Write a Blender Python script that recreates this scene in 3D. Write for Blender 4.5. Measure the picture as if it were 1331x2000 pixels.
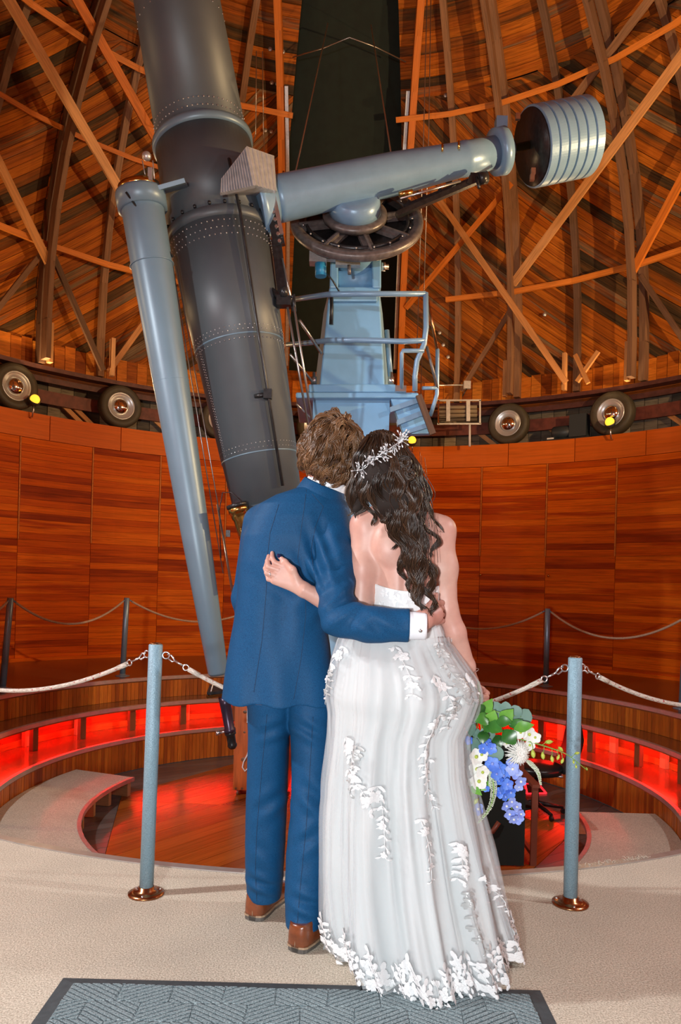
import bpy, math, random
import numpy as np
from mathutils import Vector, Matrix
for o in list(bpy.data.objects): bpy.data.objects.remove(o)
scn = bpy.context.scene
COL = scn.collection
RNG = random.Random(7)
PI = math.pi
# ------------------------------------------------------------------ camera
FPX = 1467.0; ROLL = 0.026; EYE = 1.2
cam = bpy.data.cameras.new('camera'); camo = bpy.data.objects.new('camera', cam); COL.objects.link(camo)
cam.sensor_fit = 'VERTICAL'; cam.sensor_height = 36.0; cam.lens = FPX / 2000 * 36.0
cam.shift_y = 142 / 2000.0
cam.clip_start = 0.05; cam.clip_end = 100
c_, s_ = math.cos(ROLL), math.sin(ROLL)
camo.matrix_world = Matrix(((c_, -s_, 0, 0), (0, 0, -1, 0), (s_, c_, 0, EYE), (0, 0, 0, 1)))
scn.camera = camo
# ------------------------------------------------------------------ world, flash, exposure
w = bpy.data.worlds.new('night'); scn.world = w; w.use_nodes = True
w.node_tree.nodes['Background'].inputs[0].default_value = (0.9, 0.95, 1.0, 1)
w.node_tree.nodes['Background'].inputs[1].default_value = 0.02
scn.view_settings.view_transform = 'Standard'; scn.view_settings.look = 'None'
scn.view_settings.gamma = 1.0; scn.view_settings.use_curve_mapping = False
scn.view_settings.exposure = 0.0
def spot(name, loc, target, power, color, angle, size, blend=0.4):
    l = bpy.data.lights.new(name, 'SPOT'); l.energy = power; l.color = color
    l.spot_size = angle; l.spot_blend = blend; l.shadow_soft_size = size
    o = bpy.data.objects.new(name, l); COL.objects.link(o); o.location = loc
    o.rotation_euler = (Vector(target) - Vector(loc)).to_track_quat('-Z', 'Y').to_euler()
    return o
def point(name, loc, power, color, size):
    l = bpy.data.lights.new(name, 'POINT'); l.energy = power; l.color = color; l.shadow_soft_size = size
    o = bpy.data.objects.new(name, l); COL.objects.link(o); o.location = loc
    return o
FLASH_W = 56; REAR_FILL_W = 880; LAMP_W = 260; FILL_W = 700
spot('camera_flash', (-0.19, -0.12, 1.27), (0.05, 6, 2.1), FLASH_W, (0.95, 0.98, 1.0), 1.9, 0.05, 0.5)
spot('rear_fill', (-0.85, -2.4, 1.1), (0.0, 9, 3.0), REAR_FILL_W, (0.97, 0.985, 1.0), 1.25, 0.10, 0.5)  # added spot out of view, lights the couple and throws their wall shadow
# ------------------------------------------------------------------ object helpers
ORG = {}
def tag(o, label=None, cat=None, group=None, kind=None):
    if label: o['label'] = label
    if cat: o['category'] = cat
    if group: o['group'] = group
    if kind: o['kind'] = kind
    return o
def empty(name, loc, label=None, cat=None, group=None, kind=None):
    o = bpy.data.objects.new(name, None); COL.objects.link(o); o.location = loc
    o.empty_display_size = 0.1
    ORG[o.name] = Vector(loc)
    return tag(o, label, cat, group, kind)
def copy_tree(o, parent=None):
    c = o.copy(); COL.objects.link(c); c.parent = parent
    ORG[c.name] = ORG.get(o.name, Vector((0, 0, 0)))
    for ch in list(o.children): copy_tree(ch, c)
    return c
class MB:
    def __init__(s): s.v = []; s.f = []; s.uv = []; s.r = []; s.sm = []
    def face(s, idx, uv=None, rnd=0.0, smooth=False):
        s.f.append(tuple(idx)); s.uv.append(uv); s.r.append(rnd); s.sm.append(smooth)
    def add(s, verts, faces, rnd=0.0, smooth=False, uvs=None):
        n = len(s.v); s.v.extend([tuple(p) for p in verts])
        for k, f in enumerate(faces):
            s.face([i + n for i in f], uvs[k] if uvs else None, rnd, smooth)
        return s
    def box(s, c, size, M=None, rnd=0.0, long=None):
        hx, hy, hz = size[0] / 2, size[1] / 2, size[2] / 2
        P = [(-hx, -hy, -hz), (hx, -hy, -hz), (hx, hy, -hz), (-hx, hy, -hz), (-hx, -hy, hz), (hx, -hy, hz), (hx, hy, hz), (-hx, hy, hz)]
        F = [(0, 3, 2, 1), (4, 5, 6, 7), (0, 1, 5, 4), (1, 2, 6, 5), (2, 3, 7, 6), (3, 0, 4, 7)]
        ax = long if long is not None else max(range(3), key=lambda i: size[i])
        UV = []
        for f in F:
            q = [P[i] for i in f]
            oth = [i for i in range(3) if i != ax and max(p[i] for p in q) - min(p[i] for p in q) > 1e-9] or [(ax + 1) % 3]
            UV.append([(p[ax] + rnd * 7, p[oth[0]] + rnd * 3) for p in q])
        c = Vector(c)
        if M is None: V = [Vector(p) + c for p in P]
        else: V = [M @ Vector(p) + c for p in P]
        return s.add(V, F, rnd, False, UV)
    def beam(s, p0, p1, wid, dep, nrm, rnd=0.0):
        p0 = Vector(p0); p1 = Vector(p1); x = (p1 - p0); L = x.length; x.normalize()
        n = Vector(nrm); n = (n - n.dot(x) * x).normalized(); b = n.cross(x)
        M = Matrix((x, b, n)).transposed()
        return s.box((p0 + p1) / 2, (L, wid, dep), M, rnd, 0)
    def loft(s, rings, closed=True, caps=True, rnd=0.0, smooth=True, uvscale=None):
        n = len(rings[0]); b = len(s.v)
        for r in rings: s.v.extend([tuple(p) for p in r])
        m = n if closed else n - 1
        for i in range(len(rings) - 1):
            for j in range(m):
                a = b + i * n + j; c = b + i * n + (j + 1) % n
                uv = None
                if uvscale: uv = [(i * uvscale[0] + rnd * 7, j * uvscale[1]), (i * uvscale[0] + rnd * 7, (j + 1) * uvscale[1]), ((i + 1) * uvscale[0] + rnd * 7, (j + 1) * uvscale[1]), ((i + 1) * uvscale[0] + rnd * 7, j * uvscale[1])]
                s.face((a, c, c + n, a + n), uv, rnd, smooth)
        if caps and closed:
            s.face(tuple(b + j for j in reversed(range(n))), None, rnd, False)
            e = b + (len(rings) - 1) * n
            s.face(tuple(e + j for j in range(n)), None, rnd, False)
        return s
    def tube(s, pts, rad, n=8, rnd=0.0, caps=True, flat=1.0):
        pts = [Vector(p) for p in pts]
        if not hasattr(rad, '__len__'): rad = [rad] * len(pts)
        rings = []; t = (pts[1] - pts[0]).normalized()
        up = Vector((0, 0, 1)) if abs(t.z) < 0.9 else Vector((1, 0, 0))
        u = t.cross(up).normalized()
        for i, p in enumerate(pts):
            a = pts[max(0, i - 1)]; b = pts[min(len(pts) - 1, i + 1)]
            t = (b - a).normalized() if (b - a).length > 1e-9 else t
            u = (u - u.dot(t) * t)
            u = u.normalized() if u.length > 1e-6 else t.orthogonal().normalized()
            v = t.cross(u)
            rings.append([p + rad[i] * (math.cos(2 * PI * k / n) * u + flat * math.sin(2 * PI * k / n) * v) for k in range(n)])
        return s.loft(rings, True, caps, rnd, True, (0.05, 0.01))
    def lathe(s, prof, o, axis, n=32, rnd=0.0, ref=None, caps=True, smooth=True):
        o = Vector(o); ax = Vector(axis).normalized()
        u = Vector(ref) if ref else (Vector((1, 0, 0)) if abs(ax.x) < 0.9 else Vector((0, 1, 0)))
        u = (u - u.dot(ax) * ax).normalized(); v = ax.cross(u)
        rings = [[o + ax * t + r * (math.cos(2 * PI * k / n) * u + math.sin(2 * PI * k / n) * v) for k in range(n)] for t, r in prof]
        return s.loft(rings, True, caps, rnd, smooth, (0.1, 0.05))
    def prism(s, poly, o, ux, uy, un, thick, rnd=0.0):
        o = Vector(o); ux = Vector(ux); uy = Vector(uy); un = Vector(un)
        n = len(poly)
        V = [o + ux * a + uy * b + un * t for t in (0, thick) for a, b in poly]
        F = [tuple(reversed(range(n))), tuple(range(n, 2 * n))] + [(i, (i + 1) % n, n + (i + 1) % n, n + i) for i in range(n)]
        return s.add(V, F, rnd)
    def sphere(s, c, r, n=8, m=6, rnd=0.0, sc=(1, 1, 1), M=None):
        c = Vector(c); rings = []
        V = []; F = []
        for i in range(1, m):
            a = PI * i / m
            for j in range(n):
                b = 2 * PI * j / n
                p = Vector((math.sin(a) * math.cos(b) * r * sc[0], math.sin(a) * math.sin(b) * r * sc[1], math.cos(a) * r * sc[2]))
                V.append((M @ p if M else p) + c)
        t = Vector((0, 0, r * sc[2])); V.append((M @ t if M else t) + c); t = -t; V.append((M @ t if M else t) + c)
        T = len(V) - 2
        for i in range(m - 2):
            for j in range(n): F.append((i * n + j, (i + 1) * n + j, (i + 1) * n + (j + 1) % n, i * n + (j + 1) % n))
        for j in range(n):
            F.append((T, j, (j + 1) % n)); F.append((T + 1, (m - 2) * n + (j + 1) % n, (m - 2) * n + j))
        return s.add(V, F, rnd, True)
    def mesh(s, name, mat, org=Vector((0, 0, 0)), auto=True):
        me = bpy.data.meshes.new(name)
        V = np.array(s.v, dtype=np.float64) - np.array(org)
        me.from_pydata(V.tolist(), [], s.f); me.update()
        if s.r and any(s.r):
            at = me.attributes.new('rnd', 'FLOAT', 'FACE'); at.data.foreach_set('value', s.r)
        if any(u is not None for u in s.uv):
            ul = me.uv_layers.new(name='UVMap'); flat = []
            for f, u in zip(s.f, s.uv):
                if u is None: u = [(s.v[i][0], s.v[i][2]) for i in f]
                for a in u: flat.extend(a)
            ul.data.foreach_set('uv', flat)
        me.polygons.foreach_set('use_smooth', s.sm)
        if mat: me.materials.append(MAT[mat] if isinstance(mat, str) else mat)
        return me
    def build(s, name, mat, parent=None, label=None, cat=None, group=None, kind=None, org=None):
        po = ORG.get(parent.name, Vector((0, 0, 0))) if parent else (Vector(org) if org else Vector((0, 0, 0)))
        me = s.mesh(name, mat, po)
        o = bpy.data.objects.new(name, me); COL.objects.link(o)
        if parent: o.parent = parent
        else: o.location = po
        ORG[o.name] = po
        return tag(o, label, cat, group, kind)
# ------------------------------------------------------------------ materials
MAT = {}
def nt(name):
    m = bpy.data.materials.new(name); m.use_nodes = True; t = m.node_tree
    b = t.nodes['Principled BSDF']; MAT[name] = m
    return m, t, b
def node(t, kind, **kw):
    n = t.nodes.new(kind)
    for k, v in kw.items():
        if k.startswith('i_'):
            key = k[2:]; key = int(key) if key.isdigit() else key
            n.inputs[key].default_value = v
        else: setattr(n, k, v)
    return n
def ramp(t, fac, stops):
    r = t.nodes.new('ShaderNodeValToRGB'); e = r.color_ramp.elements
    while len(e) < len(stops): e.new(0.5)
    for k, (p, c) in enumerate(stops):
        e[k].position = p; e[k].color = (*c, 1) if len(c) == 3 else c
    if fac is not None: t.links.new(fac, r.inputs[0])
    return r
def mixc(t, fac, a, b, mode='MIX'):
    m = t.nodes.new('ShaderNodeMix'); m.data_type = 'RGBA'; m.blend_type = mode
    for sock, val in ((m.inputs[0], fac), (m.inputs[6], a), (m.inputs[7], b)):
        if hasattr(val, 'links') or hasattr(val, 'is_linked'): t.links.new(val, sock)
        elif isinstance(val, (int, float)): sock.default_value = val
        else: sock.default_value = (*val, 1)
    return m.outputs[2]
def bump(t, b, h, strength, dist=0.01):
    n = node(t, 'ShaderNodeBump'); n.inputs['Strength'].default_value = strength; n.inputs['Distance'].default_value = dist
    t.links.new(h, n.inputs['Height']); t.links.new(n.outputs[0], b.inputs['Normal'])
def plain(name, col, rough=0.5, metal=0.0, noise=0.0, nscale=30, bmp=0.0, bscale=60, coat=0.0, sheen=0.0, spec=0.5):
    m, t, b = nt(name)
    b.inputs['Roughness'].default_value = rough; b.inputs['Metallic'].default_value = metal
    b.inputs['Specular IOR Level'].default_value = spec
    b.inputs['Coat Weight'].default_value = coat; b.inputs['Sheen Weight'].default_value = sheen
    tc = node(t, 'ShaderNodeTexCoord')
    no = node(t, 'ShaderNodeTexNoise', i_Scale=nscale, i_Detail=4.0); t.links.new(tc.outputs['Object'], no.inputs['Vector'])
    k = 1 - noise; hi = tuple(min(1, c * (1 + noise)) for c in col); lo = tuple(c * k for c in col)
    r = ramp(t, no.outputs[0], [(0.3, lo), (0.7, hi)]); t.links.new(r.outputs[0], b.inputs['Base Color'])
    if bmp:
        n2 = node(t, 'ShaderNodeTexNoise', i_Scale=bscale, i_Detail=3.0); t.links.new(tc.outputs['Object'], n2.inputs['Vector'])
        bump(t, b, n2.outputs[0], bmp)
    return m
def wood(name, stops, rough=0.4, grain=(3, 60), dark=0.35, knots=0.0, coat=0.0, bmp=0.15, spec=0.5):
    m, t, b = nt(name)
    at = node(t, 'ShaderNodeAttribute', attribute_name='rnd'); oi = node(t, 'ShaderNodeObjectInfo')
    ad = node(t, 'ShaderNodeMath', operation='ADD'); t.links.new(at.outputs['Fac'], ad.inputs[0]); t.links.new(oi.outputs['Random'], ad.inputs[1])
    fr = node(t, 'ShaderNodeMath', operation='FRACT'); t.links.new(ad.outputs[0], fr.inputs[0])
    uv = node(t, 'ShaderNodeTexCoord'); mp = node(t, 'ShaderNodeMapping'); mp.inputs['Scale'].default_value = (grain[0], grain[1], 1)
    cb = node(t, 'ShaderNodeCombineXYZ'); mu = node(t, 'ShaderNodeMath', operation='MULTIPLY', i_1=37.0)
    t.links.new(fr.outputs[0], mu.inputs[0]); t.links.new(mu.outputs[0], cb.inputs[0]); t.links.new(mu.outputs[0], cb.inputs[2])
    t.links.new(cb.outputs[0], mp.inputs['Location']); t.links.new(uv.outputs['UV'], mp.inputs['Vector'])
    n1 = node(t, 'ShaderNodeTexNoise', i_Scale=1.0, i_Detail=6.0, i_Roughness=0.62); t.links.new(mp.outputs[0], n1.inputs['Vector'])
    n1.inputs['Distortion'].default_value = 0.6
    # low-frequency drift along the board on top of the per-board tone
    mp2 = node(t, 'ShaderNodeMapping'); mp2.inputs['Scale'].default_value = (grain[0] * 0.5, grain[1] * 0.25, 1)
    t.links.new(cb.outputs[0], mp2.inputs['Location']); t.links.new(uv.outputs['UV'], mp2.inputs['Vector'])
    n2 = node(t, 'ShaderNodeTexNoise', i_Scale=1.0, i_Detail=3.0); t.links.new(mp2.outputs[0], n2.inputs['Vector'])
    ma = node(t, 'ShaderNodeMath', operation='MULTIPLY_ADD', i_1=0.7, i_2=-0.35); t.links.new(n2.outputs[0], ma.inputs[0])
    sm = node(t, 'ShaderNodeMath', operation='ADD', use_clamp=True); t.links.new(ma.outputs[0], sm.inputs[0]); t.links.new(fr.outputs[0], sm.inputs[1])
    base = ramp(t, sm.outputs[0], stops)
    gr = ramp(t, n1.outputs[0], [(0.32, (1 - dark,) * 3), (0.58, (1, 1, 1)), (0.8, (1.0, 0.97, 0.9))])
    col = mixc(t, 1.0, base.outputs[0], gr.outputs[0], 'MULTIPLY')
    t.links.new(col, b.inputs['Base Color'])
    b.inputs['Roughness'].default_value = rough; b.inputs['Coat Weight'].default_value = coat; b.inputs['Coat Roughness'].default_value = 0.15
    b.inputs['Specular IOR Level'].default_value = spec
    if bmp: bump(t, b, n1.outputs[0], bmp, 0.004)
    return m
def glow(name, col, strength):
    m, t, b = nt(name); b.inputs['Base Color'].default_value = (*col, 1)
    b.inputs['Emission Color'].default_value = (*col, 1); b.inputs['Emission Strength'].default_value = strength
    return m
wood('wall_wood', [(0.0, (0.30, 0.034, 0.002)), (0.25, (0.56, 0.080, 0.002)), (0.6, (0.72, 0.125, 0.003)), (0.85, (0.78, 0.155, 0.005)), (1.0, (0.46, 0.056, 0.002))], 0.5, (2.2, 70), 0.35, bmp=0.08, spec=0.08)
wood('wall_wood_band', [(0.0, (0.62, 0.115, 0.006)), (1.0, (0.72, 0.15, 0.010))], 0.5, (1.6, 40), 0.22, bmp=0.05, spec=0.18)
wood('dome_wood', [(0.0, (0.055, 0.035, 0.018)), (0.16, (0.13, 0.06, 0.02)), (0.28, (0.26, 0.075, 0.012)), (0.5, (0.42, 0.105, 0.010)), (0.72, (0.54, 0.155, 0.014)), (0.88, (0.34, 0.08, 0.009)), (1.0, (0.22, 0.135, 0.07))], 0.6, (1.6, 45), 0.6, bmp=0.3, spec=0.12)
wood('skirt_wood', [(0.0, (0.30, 0.065, 0.006)), (0.5, (0.60, 0.16, 0.014)), (1.0, (0.70, 0.24, 0.03))], 0.5, (4, 40), 0.45, bmp=0.15, spec=0.15)
wood('grey_board', [(0.0, (0.10, 0.08, 0.06)), (0.5, (0.22, 0.17, 0.12)), (1.0, (0.42, 0.33, 0.22))], 0.7, (4, 40), 0.5, spec=0.2)
wood('beam_wood', [(0.0, (0.52, 0.22, 0.07)), (0.5, (0.64, 0.30, 0.11)), (1.0, (0.72, 0.37, 0.16))], 0.55, (2, 40), 0.35, spec=0.3)
wood('beam_orange', [(0.0, (0.58, 0.15, 0.015)), (1.0, (0.70, 0.22, 0.03))], 0.55, (2, 40), 0.35, spec=0.3)
wood('rib_wood', [(0.0, (0.14, 0.075, 0.045)), (0.5, (0.22, 0.11, 0.06)), (1.0, (0.30, 0.15, 0.075))], 0.6, (2, 40), 0.4, spec=0.25)
wood('slat_wood', [(0.0, (0.26, 0.06, 0.008)), (0.4, (0.40, 0.10, 0.010)), (0.8, (0.55, 0.16, 0.016)), (1.0, (0.34, 0.085, 0.010))], 0.4, (5, 60), 0.3, bmp=0.05)
wood('pit_wood', [(0.0, (0.24, 0.06, 0.010)), (0.5, (0.36, 0.095, 0.014)), (1.0, (0.48, 0.14, 0.02))], 0.22, (1.5, 50), 0.3, bmp=0.03)
wood('pit_grey', [(0.0, (0.10, 0.088, 0.08)), (1.0, (0.15, 0.135, 0.125))], 0.3, (1.5, 50), 0.15, bmp=0.03)
wood('post_wood', [(0.0, (0.42, 0.22, 0.09)), (1.0, (0.55, 0.32, 0.15))], 0.5, (4, 60), 0.25)
wood('post_dark', [(0.0, (0.12, 0.05, 0.02)), (1.0, (0.2, 0.08, 0.03))], 0.4, (4, 60), 0.25)
wood('box_wood', [(0.0, (0.50, 0.10, 0.012)), (1.0, (0.58, 0.13, 0.02))], 0.35, (2, 30), 0.4, coat=0.3)
plain('lino', (0.15, 0.055, 0.02), 0.22, 0, 0.25, 6, 0.03, 40)
plain('tread', (0.20, 0.065, 0.02), 0.16, 0, 0.25, 8, 0.03, 30)
plain('trim_metal', (0.55, 0.53, 0.52), 0.35, 0.75, 0.08, 20)
plain('dark_green', (0.004, 0.011, 0.008), 0.85, 0, 0.25, 8)
plain('tube_paint', (0.070, 0.084, 0.096), 0.45, 0.1, 0.05, 5, 0.02, 50)
plain('finder_paint', (0.145, 0.225, 0.29), 0.38, 0.1, 0.05, 5, 0.02, 50)
plain('blue_paint', (0.21, 0.43, 0.66), 0.36, 0.0, 0.06, 6, 0.03, 60)
plain('blue_grey', (0.20, 0.34, 0.50), 0.33, 0.1, 0.06, 8, 0.05, 70)
plain('silver', (0.62, 0.62, 0.63), 0.28, 0.95, 0.1, 30)
plain('aluminium', (0.55, 0.54, 0.53), 0.4, 0.7, 0.12, 40, 0.05, 80)
plain('galvanised', (0.40, 0.41, 0.43), 0.4, 0.3, 0.15, 25, 0.04, 60)
plain('black_iron', (0.030, 0.030, 0.032), 0.32, 0.4, 0.3, 30, 0.1, 60)
plain('wheel_iron', (0.15, 0.13, 0.125), 0.38, 0.35, 0.3, 25, 0.1, 60)
plain('brass', (0.62, 0.42, 0.13), 0.22, 1.0, 0.15, 20)
plain('copper', (0.42, 0.20, 0.09), 0.25, 1.0, 0.2, 30)
plain('eyepiece_purple', (0.045, 0.030, 0.055), 0.28, 0.5, 0.1, 30)
plain('bright_blue', (0.03, 0.28, 0.55), 0.4)
plain('red_steel', (0.14, 0.035, 0.022), 0.55, 0.1, 0.3, 12)
plain('red_steel_dark', (0.10, 0.032, 0.026), 0.5, 0.2, 0.3, 12)
plain('rubber', (0.062, 0.050, 0.030), 0.6, 0, 0.2, 10, 0.15, 40)
plain('hubcap', (0.70, 0.69, 0.68), 0.10, 1.0)
plain('rim_paint', (0.60, 0.61, 0.63), 0.3, 0.5)
plain('motor_dark', (0.028, 0.038, 0.045), 0.45)
plain('post_paint', (0.22, 0.35, 0.43), 0.42, 0.15, 0.22, 260, 0.25, 260)
plain('post_far', (0.19, 0.27, 0.36), 0.35, 0.4, 0.08, 100)
plain('black_vinyl', (0.012, 0.012, 0.013), 0.3)
plain('black_cloth', (0.010, 0.016, 0.013), 0.9)
plain('chair_wood', (0.20, 0.055, 0.03), 0.4)
plain('white_cord', (0.75, 0.74, 0.72), 0.5)
plain('steel_wire', (0.42, 0.40, 0.38), 0.3, 0.9)
glow('lamp_amber', (1.0, 0.42, 0.03), 2.0)
glow('fill_white', (1.0, 0.95, 0.88), 8.0)
glow('red_outline_glow', (1.0, 0.02, 0.03), 2.0)
glow('red_led', (1.0, 0.012, 0.006), 75.0)
# ================================================================== the place: round observatory room, centre (0, CY)
CY = 6.6; RW = 6.0; WTOP = 3.5; ZC = 4.8; RD = 6.08
def pc(az, r, z):
    a = math.radians(az); return Vector((r * math.sin(a), CY + r * math.cos(a), z))
def dome_p(az, z, R):
    rho = R if z <= ZC else math.sqrt(max(0.0, R * R - (z - ZC) ** 2))
    return pc(az, rho, z)
def dome_n(az, z):
    if z <= ZC: return pc(az, 1, 0) - pc(az, 0, 0)
    return (dome_p(az, z, RD) - Vector((0, CY, ZC))).normalized()
def ring_strip(mb, az0, az1, prof, step=2.0, rnd=0.0, closed_prof=True, uvs=1.0):
    """sweep a (r, z) profile around the axis"""
    n = max(1, int(math.ceil(abs(az1 - az0) / step))); k = len(prof); b = len(mb.v)
    full = abs(abs(az1 - az0) - 360) < 1e-6
    for i in range(n + (0 if full else 1)):
        az = az0 + (az1 - az0) * i / n
        for r, z in prof: mb.v.append(tuple(pc(az, r, z)))
    N = n if full else n + 1
    m = k if closed_prof else k - 1
    ra = prof[0][0] * math.radians(abs(az1 - az0) / n)
    for i in range(n):
        for j in range(m):
            j2 = (j + 1) % k; i2 = (i + 1) % N
            d = math.hypot(prof[j][0] - prof[j2][0], prof[j][1] - prof[j2][1])
            mb.face((b + i * k + j, b + i * k + j2, b + i2 * k + j2, b + i2 * k + j),
                    [(i * ra, 0), (i * ra, d), ((i + 1) * ra, d), ((i + 1) * ra, 0)], rnd, False)
    if not full and closed_prof:
        mb.face(tuple(b + j for j in reversed(range(k))), None, rnd); mb.face(tuple(b + n * k + j for j in range(k)), None, rnd)
    return mb
# ---- carpet material
m, t, b = nt('carpet'); tc = node(t, 'ShaderNodeTexCoord')
n1 = node(t, 'ShaderNodeTexNoise', i_Scale=180.0, i_Detail=3.0); t.links.new(tc.outputs['Object'], n1.inputs['Vector'])
n2 = node(t, 'ShaderNodeTexNoise', i_Scale=3.0, i_Detail=2.0); t.links.new(tc.outputs['Object'], n2.inputs['Vector'])
r1 = ramp(t, n1.outputs[0], [(0.33, (0.40, 0.35, 0.27)), (0.66, (0.76, 0.69, 0.57))])
r2 = ramp(t, n2.outputs[0], [(0.3, (0.88, 0.88, 0.88)), (0.7, (1, 1, 1))])
t.links.new(mixc(t, 1.0, r1.outputs[0], r2.outputs[0], 'MULTIPLY'), b.inputs['Base Color']); b.inputs['Roughness'].default_value = 0.95
b.inputs['Specular IOR Level'].default_value = 0.1
bump(t, b, n1.outputs[0], 0.5, 0.006)
# ---- floor: carpeted near half with the door landing, brown platform on the far half
RP, R2, R3 = 3.5, 3.12, 2.82; Z2, Z3, ZP = -0.26, -0.556, -0.91
fl = MB()
ring_strip(fl, 95, 265, [(RP, 0.0), (RW + 0.1, 0.0), (RW + 0.1, -0.06), (RP, -0.06)], 1.5)
fl.box((0, -1.45, -0.03), (5.0, 4.2, 0.059))
floor = fl.build('floor', 'carpet', kind='structure', label='beige looped carpet floor around the near side of the round pit')
pf = MB(); ring_strip(pf, -85, 95, [(RP, 0.0), (RW + 0.1, 0.0), (RW + 0.1, -0.05), (RP, -0.05)], 1.5)
pf.build('floor_platform', 'lino', kind='structure', label='dark brown platform floor running along the far wooden wall')
# metal edge trims
def trim(r, z, az0, az1, name, par=None, wdt=0.03, mat='trim_metal'):
    mb = MB(); ring_strip(mb, az0, az1, [(r - 0.012, z - 0.035), (r - 0.012, z + 0.006), (r + wdt, z + 0.006), (r + wdt, z + 0.001), (r, z - 0.0), (r, z - 0.035)], 1.0)
    return mb.build(name, mat, par, kind=None if par else 'structure')
trim(RP, 0, 0, 360, 'trim_1')['label'] = 'pale metal edge trim around the carpet and platform rim'
trim(R2, Z2, 0, 360, 'trim_2')['label'] = 'pale metal edge trim on the middle step of the pit'
trim(R3, Z3, 0, 360, 'trim_3')['label'] = 'pale metal edge trim on the lowest ring step'
# frayed carpet threads on the rim
fr = MB(); rr = random.Random(3)
for (a0, a1, n) in ((182.5, 186, 60), (156, 163, 90)):
    for k in range(n):
        a = rr.uniform(a0, a1); p = pc(a, RP + rr.uniform(-0.01, 0.02), 0.004); q = p + Vector((rr.uniform(-.02, .02), rr.uniform(-.01, .02), rr.uniform(0.0, .012)))
        fr.tube([p, (p + q) / 2 + Vector((0, 0, .004)), q], 0.0009, 4)
fr.build('frayed_threads', 'carpet', floor, kind='stuff')
# ---- pit tiers
t2 = MB(); ring_strip(t2, 0, 360, [(R2, Z2), (RP + 0.02, Z2), (RP + 0.02, Z2 - 0.05), (R2, Z2 - 0.05)], 2)
step2 = t2.build('floor_step_upper', 'tread', kind='structure', label='narrow brown upper ring step inside the pit')
t3 = MB(); ring_strip(t3, 0, 360, [(R3, Z3), (RP, Z3), (RP, Z3 - 0.05), (R3, Z3 - 0.05)], 2)
step3 = t3.build('floor_step_lower', 'tread', kind='structure', label='glossy brown lower ring step lit red from under the step above')
def slat_wall(r, z0, z1, n, name, label, seed):
    bk = MB(); ring_strip(bk, 0, 360, [(r + 0.02, z0), (r + 0.02, z1), (r + 0.05, z1), (r + 0.05, z0)], 2)
    wl = bk.build(name, 'post_dark', kind='structure', label=label)
    rr = random.Random(seed); w_ = 360.0 / n
    cand = []
    for i in range(n):
        a = -180 + i * w_
        cand.append((abs(((a + w_ / 2 + 180) % 360) - 180), a))
    cand.sort()
    st = MB(); cnt = 0
    for vis, a in cand:
        rnd = rr.random(); off = rr.uniform(0, 0.004)
        prof = [(r + off, z0 + 0.002), (r + off, z1 - 0.002), (r + 0.02, z1 - 0.002), (r + 0.02, z0 + 0.002)]
        if cnt < 290 and vis < 110:
            mb = MB(); mbx = mb
        else: mb = st
        P = [pc(a + q * w_, R_, z) for q in (0.04, 0.96) for R_, z in prof]
        mb.add(P, [(0, 4, 5, 1), (1, 5, 6, 2), (3, 2, 6, 7), (0, 3, 7, 4), (0, 1, 2, 3), (4, 7, 6, 5)], rnd, False,
               [[(z0, 0), (z0, .05), (z1, .05), (z1, 0)], [(0, 0), (0, .05), (.02, .05), (.02, 0)]] + [[(z0, 0), (z1, 0), (z1, .05), (z0, .05)]] * 4)
        if mb is not st:
            mb.build('slat', 'slat_wood', wl); cnt += 1
    if st.v: st.build('slat_remainder', 'slat_wood', wl, kind='stuff')
slat_wall(RP + 0.0, Z2, -0.035, 420, 'wall_upper_riser', 'upper curved riser of narrow upright varnished slats', 11)
slat_wall(R3 + 0.0, ZP, Z3 - 0.035, 380, 'wall_pit', 'curved pit wall of narrow upright varnished slats', 12)
# open riser under the upper step: red-lit back board and wooden blocks
ob = MB(); ring_strip(ob, 0, 360, [(RP - 0.02, Z3), (RP - 0.02, Z2 - 0.05), (RP + 0.02, Z2 - 0.05), (RP + 0.02, Z3)], 2)
rb = ob.build('wall_open_riser', 'slat_wood', kind='structure', label='board wall behind the open riser glowing red')
bt = MB(); ring_strip(bt, 0, 360, [(RP - 0.05, Z3 + 0.001), (RP - 0.05, Z3 + 0.07), (RP - 0.021, Z3 + 0.07), (RP - 0.021, Z3 + 0.001)], 2)
bt.build('batten', 'slat_wood', rb)
for i in range(60):
    az = -180 + i * 6.0
    if i % 2 == 0:
        pm = MB(); pm.box(pc(az, R2 + 0.10, (Z3 + Z2 - 0.05) / 2), (0.075, 0.05, Z2 - 0.05 - Z3 - 0.002), Matrix.Rotation(-math.radians(az), 3, 'Z'), 0.0, 2); pm.build('step_post', 'post_dark', rb)
    pm = MB(); pm.box(pc(az + 2.2, RP - 0.075, (Z3 + Z2 - 0.05) / 2), (0.085, 0.045, Z2 - 0.05 - Z3 - 0.002), Matrix.Rotation(-math.radians(az + 2.2), 3, 'Z'), 0.0, 2)
    if i % 2 == 0: pm.build('step_block', 'post_wood', rb)
# red rope light under the upper step: a ring of LED tape facing down
led = MB(); ring_strip(led, -110, 110, [(R2 + 0.17, Z2 - 0.064), (R2 + 0.19, Z2 - 0.064), (R2 + 0.19, Z2 - 0.052), (R2 + 0.17, Z2 - 0.052)], 3)
led.build('red_light_strip', 'red_led', None, 'thin red light strip hidden under the upper step', 'light')
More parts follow.
